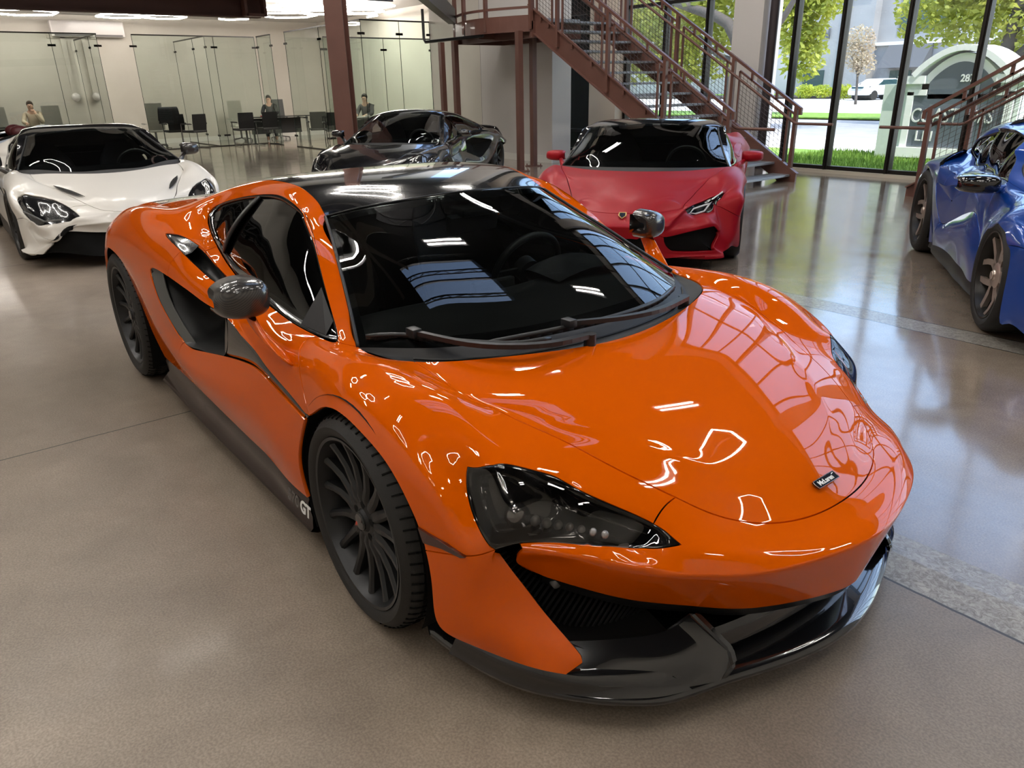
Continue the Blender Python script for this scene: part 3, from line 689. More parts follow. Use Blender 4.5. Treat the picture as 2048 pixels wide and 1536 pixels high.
# ---- side windows
Bn = ['Pb','J3','B1_','B2_','B3_','B4_','B5_','B6_','B7_','B8_','B9_']
Wn = ['Pb','W10','W9','W8','W7','W6','W5','W4','W3','W2','W1','B9_']
for sd in (-1, 1):
    Bc = cr_curve(chain(HV, Bn, sd), 60); Wc = cr_curve(chain(HV, Wn, sd), 60)
    out = Vector((0, sd, 0))
    def ins(c, d, dz): return [p - out*d + Vector((0,0,dz)) for p in c]
    # frame ring
    cen = sum(Bc, Vector())/60*.5 + sum(Wc, Vector())/60*.5
    def shrink(c, k, inset):
        return [p + ((cen-p).normalized())*k - out*inset for p in c]
    bm = new_bm()
    for c, k in ((Bc, .032), (Wc, .022)):
        net = [shrink(c, -.002, .004), shrink(c, k*.5, .0015), shrink(c, k, .010)]
        add_grid(bm, net)
    fr_ = obj('window_frame', bm, GLOSS_BLACK if sd > 0 else GLOSS_BLACK, hero, smooth=True)
    bm = new_bm()
    b2, w2 = shrink(Bc, .025, .014), shrink(Wc, .018, .014)
    rows = []
    for j in range(14):
        t = j/13; rows.append([b2[i].lerp(w2[i], t) + out*(.028*4*t*(1-t)*math.sin(PI*i/59)) for i in range(60)])
    add_grid(bm, rows); sg = obj('side_window', bm, TINT_GLASS, hero, smooth=True)
    # pillar between door glass and quarter glass, belt ledge
    bm = new_bm(); bq = [b2[i].lerp(w2[j], t)+out*(.008+.028*4*t*(1-t)) for (i, j, t) in [(45,41,k/9) for k in range(10)]]
    add_grid(bm, [[p for p in bq], [p+Vector((-.04,0,0)) for p in bq], [p+Vector((-.055,0,-.01))-out*.01 for p in bq]])
    add_tube(bm, [p+out*.002 for p in bq], .007, n=6)
    obj('quarter_window_pillar', bm, SATIN_BLACK, sg, smooth=True)
    bm = new_bm(); add_grid(bm, [[p+Vector((0,0,.004))-out*.012 for p in Bc[8:44]], [p+Vector((0,0,.016))-out*.03 for p in Bc[8:44]], [p+Vector((0,0,.006))-out*.05 for p in Bc[8:44]]])
    obj('belt_seal', bm, SATIN_BLACK, sg, smooth=True)
    # front triangle at the mirror corner
    bm = new_bm(); tri = [b2[2]+out*.012, b2[8]+out*.012, w2[9]+out*.02, w2[3]+out*.01]
    bm.faces.new([bm.verts.new(p) for p in tri]); obj('corner_panel', bm, PLASTIC, sg)

# ---- black side blade and air intake
def side_chain(names, sd): return cr_curve(chain(HV, names, sd), 40)
for sd in (-1, 1):
    out = Vector((0, sd, 0))
    up = cr_curve(chain(HV, ['I4','I5','I6','I7','I8','I9','L0'], sd), 40); lo = cr_curve(chain(HV, ['U5','U6','U7','U8','U9'], sd), 40)
    bm = new_bm(); rows = []
    for j, (t, d) in enumerate(((0,.012),(.08,.006),(.5,.004),(.92,.006),(1,.012))): rows.append([a.lerp(b, t) - out*d for a, b in zip(up, lo)])
    add_grid(bm, rows); obj('side_blade', bm, GLOSS_BLACK, hero, smooth=True)['label'] = 'gloss black blade along the door'
    # cavity
    rim = chain(HV, ['I4','I3b','I3','I2','I1','I0','U0a','U0b','U1','U3','U4','U5'], sd); rc = cr_curve(rim, 72, closed=True)
    cen = sum(rc, Vector())/72
    bm = new_bm()
    net = [[p - out*.004 for p in rc], [p.lerp(cen, .04) - out*.02 for p in rc], [p.lerp(cen+Vector((-.12,0,0)), .12) - out*.11 for p in rc], [p.lerp(cen+Vector((-.2,0,0)), .3) - out*.22 for p in rc], [p.lerp(cen+Vector((-.2,0,0)), .96) - out*.24 for p in rc]]
    add_grid(bm, net, close=True); obj('side_intake', bm, mat('intake plastic', (.012,.012,.012), rough=.45), hero, smooth=True)['label'] = 'deep black side air intake'
    bm = new_bm(); a = chain(HV, ['I0','I1'], sd)[0] - out*.006
    rear = cr_curve([p - out*.005 for p in chain(HV, ['I1','I0','U0a','U0b','U1','U3'], sd)], 30)
    add_grid(bm, [[p for p in rear], [p + Vector((.055,0,-.005)) - out*.03 for p in rear], [p+Vector((.062,0,-.005)) - out*.035 for p in rear]])
    add_tube(bm, [p + Vector((.062,0,-.005)) - out*.033 for p in rear], .004, n=6)
    obj('intake_lip', bm, mat('intake reflection grey', (.07,.07,.066), rough=.35, coat=.6), hero, smooth=True)  # grey reflection on the duct wall is put into the colour
    bm = new_bm(); f1 = cr_curve([p - out*.006 for p in chain(HV, ['I4','I5','I6','I7'], sd)], 24)
    f2 = cr_curve([Vector((-1.02,sd*.868,.615)), Vector((-.93,sd*.865,.60)), Vector((-.79,sd*.878,.598)), Vector((-.63,sd*.893,.612))], 24)
    add_grid(bm, [f1, f2]); obj('blade_return', bm, mat('intake reflection grey'), hero, smooth=True)  # underside carries the same painted grey reflection
    # shoulder scoop
    tp = cr_curve(chain(HV, ['S0','S1','S2','S3','S4','S5','S6'], sd), 40); bt = cr_curve(chain(HV, ['S0','R1','R2','R3','R4','R5','S6'], sd), 40)
    bm = new_bm(); dz = Vector((0,0,-1))
    def depth(i): t = i/39; return .07*min(1, t*3.0)*min(1, (1-t)*3)
    add_grid(bm, [[p + dz*.003 for p in tp], [tp[i] + dz*depth(i)*.8 - out*.012 for i in range(40)], [tp[i].lerp(bt[i], .5) + dz*depth(i) - out*.03 for i in range(40)], [bt[i] + dz*depth(i)*.7 - out*.02 for i in range(40)], [p + dz*.003 - out*.002 for p in bt]])
    obj('shoulder_scoop', bm, mat('intake plastic'), hero, smooth=True)
    bm = new_bm(); add_grid(bm, [[tp[i]-out*.004 + dz*.002 for i in range(0,15)], [tp[i].lerp(bt[i],.5)+dz*.012 for i in range(0,15)], [bt[i]-out*.004+dz*.004 for i in range(0,15)]]); obj('scoop_fin', bm, GLOSS_BLACK, hero, smooth=True)
    # sill
    bm = new_bm()
    top = cr_curve([(x, sd*(w-.012), z+.01) for x, w, z in (HV['G0_'],HV['G1_'],HV['G2_'],HV['G3_'],HV['G4_'],HV['G5_'],HV['G6_'],HV['x1'],HV['RA0'])], 50)
    net = [top, [p + out*.012 + Vector((0,0,-.03)) for p in top], [p + out*.004 + Vector((0,0,-.085)) for p in top], [Vector((p.x, sd*(.915-.02*max(0,(-p.x-1.5))), .128)) for p in top], [Vector((p.x, sd*(.925-.02*max(0,(-p.x-1.5))), .118)) for p in top], [Vector((p.x, sd*.90, .105)) for p in top], [Vector((p.x, sd*.6, .10)) for p in top]]
    add_grid(bm, net); sl = obj('side_sill', bm, SILL, hero, smooth=True); sl['label'] = 'dark gloss side sill with model lettering'
    M = frame((-.47, sd*.9235, .20), (-sd*-1 if sd < 0 else -1,0,0), (0,sd*.05,1))
    if sd < 0:
        add_text('sill_lettering', '570', .06, mat('grey lettering', (.10,.09,.085), rough=.4), frame((-.468,-.9265,.195),(1,0,0),(0,.12,1)), sl, extrude=.0006, bold=.001)
        add_text('sill_lettering', 'GT', .06, WHITE_PRINT, frame((-.372,-.9265,.195),(1,0,0),(0,.12,1)), sl, extrude=.0006, bold=.002)
    # side marker
    bm = new_bm(); mk = [(.360,.925,.487),(.391,.917,.482),(.45,.902,.474),(.497,.882,.455),(.482,.886,.448),(.43,.905,.455),(.377,.923,.452)]
    add_prism(bm, [(x, sd*w, z) for x, w, z in mk], (-.01,-sd*.012,0)); obj('side_marker', bm, mat('dark red reflector', (.05,.008,.004), rough=.15, coat=1), hero)
    # wheel house liners
    for cx, r in ((0,.375),(-2.67,.405)):
        bm = new_bm(); add_lathe(bm, [(sd*.915,r-.006),(sd*.60,r-.01),(sd*.60,.05)], 40, M=Matrix.Translation((cx,0,.335)), a0=R(-30), a1=R(210)); obj('wheel_arch_liner', bm, DARK, hero)
    # mirror
    mz = 0
    bm = new_bm()
    rows = []
    prof = [(-.90,.0),(-.915,.5),(-.955,.85),(-1.01,1.),(-1.055,.97),(-1.075,.9)]
    shell_pts = []
    X0 = -.58
    secs = [(.888,-.470,-.565,.858,.945),(.900,-.458,-.572,.842,.957),(.925,-.450,-.578,.832,.964),(.965,-.452,-.586,.828,.966),(1.005,-.464,-.594,.832,.958),(1.035,-.485,-.598,.842,.942),(1.05,-.515,-.60,.858,.925)]
    net = []
    for w, xf, xb, zl, zh in secs:
        ring = []
        zc = (zl+zh)/2; hz = (zh-zl)/2; xc = xb; rx = xf-xb
        for k in range(17):
            a = -PI/2 + PI*k/16
            ring.append(Vector((xb + rx*max(0,math.cos(a))**.5, sd*w, zc + hz*(abs(math.sin(a))**.62)*(1 if a > 0 else -1))))
        net.append(ring)
    first = net[0]; cF = sum(first, Vector())/17
    net = [[cF.lerp(p, .3) for p in first]] + net
    last = net[-1]; cL = sum(last, Vector())/17; net.append([cL.lerp(p,.5)+out*.008 for p in last])
    net_surface(bm, net, 28, 26)
    MO = Vector((-.072, -sd*.014, -.026))
    mcen = Vector((-.525, sd*.965, .895))
    for v in bm.verts: v.co = mcen + (v.co-mcen)*.93 + MO
    mo = obj('wing_mirror', bm, CARBON, hero, smooth=True); mo['label'] = 'gloss carbon mirror shell'
    bm = new_bm(); add_grid(bm, [[Vector((-.664,sd*(w-.014),z-.026)) for z in (.855,.87,.92,.94)] for w in (.905,.94,.98,1.0,1.02)]); obj('mirror_glass', bm, CHROME, mo)
    bm = new_bm()
    arm = cr_curve([(-.475,sd*.872,.685),(-.50,sd*.905,.725),(-.555,sd*.928,.772),(-.60,sd*.936,.822)], 12)
    net = []
    for i, p in enumerate(arm):
        t = i/11; L = .085*(1-t)+.055*t; th = .016
        f = Vector((1,0,-.35)).normalized()
        if t < .25: L = .05+.035*(t/.25)
        ring = []
        for k in range(14):
            a = 2*PI*k/14; ring.append(p + f*(L*math.cos(a)) + out*(th*math.sin(a))*.9)
        net.append(ring)
    add_grid(bm, net, close=True); obj('mirror_arm', bm, ORANGE, mo, smooth=True)

# ---- splitter and lower nose
spl = [(.30,.880,.105),(.427,.862,.100),(.54,.832,.098),(.628,.79,.096),(.715,.725,.094),(.79,.652,.092),(.852,.57,.090),(.885,.48,.090)]
ctr = [(.915,.40,.098),(.95,.30,.098),(.985,.18,.098),(1.003,.08,.098),(1.008,0,.098)]
full_edge = sym([*spl, *ctr])
bm = new_bm(); e = cr_curve(full_edge, 120)
def innerp(p, k, dz): return Vector((p.x - k, p.y*(1-k*.5), p.z + dz))
net = [[Vector((-.1, p.y*.85, .09)) for p in e], [innerp(p,.12,-.01) for p in e], [p+Vector((0,0,-.010)) for p in e], [p+Vector((.004,0,-.002)) for p in e], [p+Vector((.002,0,.008)) for p in e], [innerp(p,.03,.016) for p in e], [innerp(p,.10,.022) for p in e], [innerp(p,.25,.03) for p in e], [Vector((.2, p.y*.7, .13)) for p in e]]
add_grid(bm, net); sp = obj('front_splitter', bm, GLOSS_BLACK, hero, smooth=True); sp['label'] = 'gloss black front splitter'
# raised outer dish of the splitter and the vertical fence
for sd in (-1, 1):
    bm = new_bm()
    A = [(.425,.872,.178),(.55,.832,.168),(.638,.795,.168),(.70,.742,.150),(.745,.68,.150),(.80,.60,.148),(.845,.53,.140)]
    B = [(.40,.885,.108),(.54,.838,.104),(.632,.792,.102),(.72,.72,.100),(.79,.65,.098),(.85,.568,.096),(.878,.49,.098)]
    a = cr_curve([(x,sd*w,z) for x,w,z in A], 30); b = cr_curve([(x,sd*w,z) for x,w,z in B], 30)
    rows = [[a[i]+Vector((-.03,-sd*.03,.01)) for i in range(30)], a, [a[i].lerp(b[i],.5)+Vector((-.008,-sd*.008,-.004)) for i in range(30)], b]
    add_grid(bm, rows); obj('splitter_lip', bm, GLOSS_BLACK, sp, smooth=True)
    bm = new_bm()
    # duct scoop floor sloping up into the corner intake, with its bright edge, and fence
    P = lambda x,w,z: Vector((x,sd*w,z))
    net = [[P(.62,.715,.20),P(.70,.62,.205),P(.775,.50,.21),P(.80,.42,.235)],[P(.70,.70,.150),P(.76,.62,.155),P(.83,.51,.165),P(.86,.40,.20)],[P(.745,.68,.125),P(.80,.60,.12),P(.865,.50,.118),P(.90,.41,.16)]]
    net_surface(bm, net, 24, 14); obj('splitter_ramp', bm, GLOSS_BLACK, sp, smooth=True)
    bm = new_bm()
    fe = [P(.80,.42,.245),P(.905,.40,.185),P(.925,.405,.15),P(.915,.43,.11),P(.86,.52,.10),P(.77,.50,.20)]
    add_prism(bm, fe, (0,-sd*.03,0)); bmesh.ops.bevel(bm, geom=list(bm.edges), offset=.008, segments=2, affect='EDGES'); obj('splitter_fence', bm, GLOSS_BLACK, sp, auto=40)
    # corner intake interior with fine grille
    bm = new_bm(); rimp = [HV[k] for k in ('l1b','l2','l3b','l4','l5','l6')]; low = [(.515,.775,.40),(.565,.745,.325),(.62,.715,.255),(.66,.69,.20),(.72,.60,.18),(.77,.47,.20)]
    r1 = cr_curve([P(*q) for q in rimp], 24); r2 = cr_curve([P(*q) for q in low], 24); bk = Vector((-.20,-sd*.05,0))
    add_grid(bm, [r1, [p+bk*.6 for p in r1], [ (p+q)/2+bk for p, q in zip(r1,r2)], [q+bk*.8 for q in r2], r2]); obj('corner_intake', bm, DARK, hero, smooth=True)
    bm = new_bm()
    for k in range(34):
        t = k/33; p = r1[int(t*23)].lerp(r2[int(t*23)], .12)+bk*.42; q = r1[int(t*23)].lerp(r2[int(t*23)], .95)+bk*.42
        f = t*23-int(t*23)
        i = int(t*23); j = min(23, i+1)
        p = (r1[i].lerp(r1[j], f)).lerp(r2[i].lerp(r2[j], f), .15)+bk*.42; q = (r1[i].lerp(r1[j], f)).lerp(r2[i].lerp(r2[j], f), .97)+bk*.42
        add_bar(bm, p, q, .0035, .006)
    obj('corner_grille', bm, SATIN_BLACK, hero)['label'] = 'fine ribbed black grille'
    bm = new_bm(); add_tube(bm, [P(.545,.655,.315),P(.57,.66,.315)], .013, n=16); obj('parking_sensor', bm, mat('sensor grey', (.12,.12,.12), rough=.3), hero, smooth=True)
# lower nose: dark band under the orange lip, then the air dam
lip = sym([HV[k] for k in ('l2','l3b','l4','l5','l6','l3','l1','l0')])
L_ = cr_curve(lip, 90); bm = new_bm()
net = [[p + Vector((-.006,0,.004)) for p in L_], [Vector((p.x-.022, p.y*.985, p.z-.035)) for p in L_], [Vector((p.x-.07, p.y*.95, p.z-.060)) for p in L_], [Vector((p.x-.20, p.y*.85, p.z-.045)) for p in L_]]
add_grid(bm, net); obj('lower_nose', bm, SATIN_BLACK, hero, smooth=True)
bm = new_bm()
add_grid(bm, [[Vector((.895-.35*(w*w), w, .205)) for w in [(-.42+.84*k/24) for k in range(25)]], [Vector((.925-.35*(w*w), w, .165)) for w in [(-.42+.84*k/24) for k in range(25)]], [Vector((.90-.35*(w*w), w, .13)) for w in [(-.42+.84*k/24) for k in range(25)]], [Vector((.70, w, .105)) for w in [(-.42+.84*k/24) for k in range(25)]]])
obj('centre_duct', bm, GLOSS_BLACK, hero, smooth=True)
bm = new_bm(); add_box(bm, (-.3,-.62,.11),(.60,.62,.19)); add_box(bm, (-3.2,-.8,.11), (-.3,.8,.30)); obj('underbody', bm, DARK, hero)
bm = new_bm(); add_lathe(bm, [(0,0),(0.0004,.010),(-.0006,.0115)], 24, M=frame((.978,-.035,.315),(0,1,0),(1,0,-.1)) @ Matrix.Rotation(0,4,'X'))
obj('parking_sensor', bm, ORANGE, hero)

# ---- wheels
CAP = mat('wheel cap', (.02,.02,.02), rough=.25, coat=.5)
for sd in (-1, 1):
    make_wheel('front_wheel', hero, (0, sd*.815, .322), .322, .232, .257, 15, RIM_DARK, RUBBER, sd, cap_mat=CAP, dark=DARK, steer=-.024)
    make_wheel('rear_wheel', hero, (-2.67, sd*.785, .349), .349, .285, .268, 15, RIM_DARK, RUBBER, sd, cap_mat=CAP, dark=DARK)
# cap emblem on the near front wheel
bm = new_bm(); loft(bm, [(-.008,0,-.008),(0,0,.010),(.007,0,.006)], [(-.003,0,-.009),(.002,0,.0),(.009,0,-.004)], 8, 3)
em = obj('cap_emblem', bm, mat('red print', (.6,.06,.03), rough=.4), None); em.matrix_local = Matrix.Translation((0,-.9235+.0035,.322)); em.parent = hero

# ---- cabin
bm = new_bm()
net = [sym([(-.27,.70,.725),(-.12,.52,.728),(-.02,.28,.728),(.01,0,.728)]), sym([(-.45,.68,.735),(-.33,.50,.752),(-.28,.28,.758),(-.27,0,.755)]), sym([(-.62,.66,.72),(-.56,.48,.745),(-.54,.28,.75),(-.53,0,.742)]), sym([(-.66,.66,.62),(-.60,.48,.62),(-.59,.28,.62),(-.58,0,.60)]), sym([(-.60,.66,.45),(-.55,.48,.45),(-.54,.28,.42),(-.52,0,.40)])]
net_surface(bm, net, 40, 26); dash = obj('dashboard', bm, LEATHER, hero, smooth=True)
bm = new_bm()
hood_net = [[Vector((-.36,.38+w,.757+.045*math.cos(w*6))) for w in (-.2,-.1,0,.1,.2)],[Vector((-.50,.38+w,.765+.06*math.cos(w*6))) for w in (-.2,-.1,0,.1,.2)],[Vector((-.585,.38+w,.755+.055*math.cos(w*6))) for w in (-.19,-.1,0,.1,.19)],[Vector((-.575,.38+w,.715+.02*math.cos(w*6))) for w in (-.17,-.1,0,.1,.17)]]
net_surface(bm, hood_net, 20, 16); obj('instrument_binnacle', bm, LEATHER, dash, smooth=True)
bm = new_bm(); cw = Vector((-.80,.38,.715)); ax = Vector((.93,0,-.36)).normalized(); a1 = Vector((0,1,0)); a2 = ax.cross(a1).normalized()
add_tube(bm, [cw + a1*(.178*math.cos(t*PI/24)) + a2*(.172*math.sin(t*PI/24)) for t in range(48)], .0155, n=8, closed=True)
for an in (0, 180, 270): add_bar(bm, cw, cw + a1*(.17*math.cos(R(an))) + a2*(.17*math.sin(R(an))), .035, .012, up=ax)
add_tube(bm, [cw+ax*.02, cw-ax*.03], .055, n=20); obj('steering_wheel', bm, LEATHER, hero, smooth=False, auto=50)
bm = new_bm(); add_box(bm, (-.56,-.10,.66), (-.53,.10,.78), bevel=.008); add_box(bm, (-1.4,-.13,.28), (-.55,.13,.46), bevel=.03); obj('centre_console', bm, LEATHER, hero)
for s in (-1, 1):
    st = thing('seat', None, None); st.parent = hero; st.location = (0, s*.37, 0)
    bm = new_bm()
    def shell_row(x, z, hw_, bul): return [Vector((x+bul*(abs(k)/4)**2*.09, hw_*k/4, z)) for k in range(-4,5)]
    net_surface(bm, [shell_row(-1.24,.34,.24,1), shell_row(-1.33,.55,.26,1.2), shell_row(-1.40,.75,.25,1.1), shell_row(-1.47,.90,.20,.7), shell_row(-1.50,.99,.12,.3), shell_row(-1.515,1.04,.09,.1)], 17, 22)
    bmesh.ops.solidify(bm, geom=bm.faces[:], thickness=.07); obj('backrest', bm, LEATHER, st, smooth=True)
    bm = new_bm(); net_surface(bm, [[Vector((-1.28,k*.06,.36+.012*k*k)) for k in range(-4,5)],[Vector((-1.0,k*.06,.34+.012*k*k)) for k in range(-4,5)],[Vector((-.80,k*.058,.40+.006*k*k)) for k in range(-4,5)],[Vector((-.76,k*.055,.34)) for k in range(-4,5)]], 17, 14)
    bmesh.ops.solidify(bm, geom=bm.faces[:], thickness=.06); obj('cushion', bm, LEATHER, st, smooth=True)
    bm = new_bm(); add_grid(bm, [[Vector((-.45,s*.71,.70)),Vector((-1.0,s*.72,.745)),Vector((-1.6,s*.66,.80))],[Vector((-.45,s*.68,.68)),Vector((-1.0,s*.66,.70)),Vector((-1.6,s*.6,.72))],[Vector((-.45,s*.70,.3)),Vector((-1.0,s*.66,.3)),Vector((-1.6,s*.6,.3))]]); obj('door_card', bm, LEATHER, hero)
bm = new_bm(); add_box(bm, (-1.75,-.66,.25), (-1.68,.66,.95)); add_box(bm, (-1.7,-.8,.2), (-.3,.8,.24)); obj('cabin_tub', bm, mat('cabin carpet', (.01,.01,.01), rough=.9), hero)
bm = new_bm(); add_box(bm, (-.03,-.115,-.035), (.012,.115,.035), bevel=.015); mm = obj('interior_mirror', bm, SATIN_BLACK, hero, auto=50); mm.location = (-.66, 0, .985); mm.rotation_euler = (0,.25,0)
bm = new_bm(); add_box(bm, (-.76,-.07,1.015), (-.62,.07,1.045), bevel=.01); obj('camera_pod', bm, SATIN_BLACK, hero)
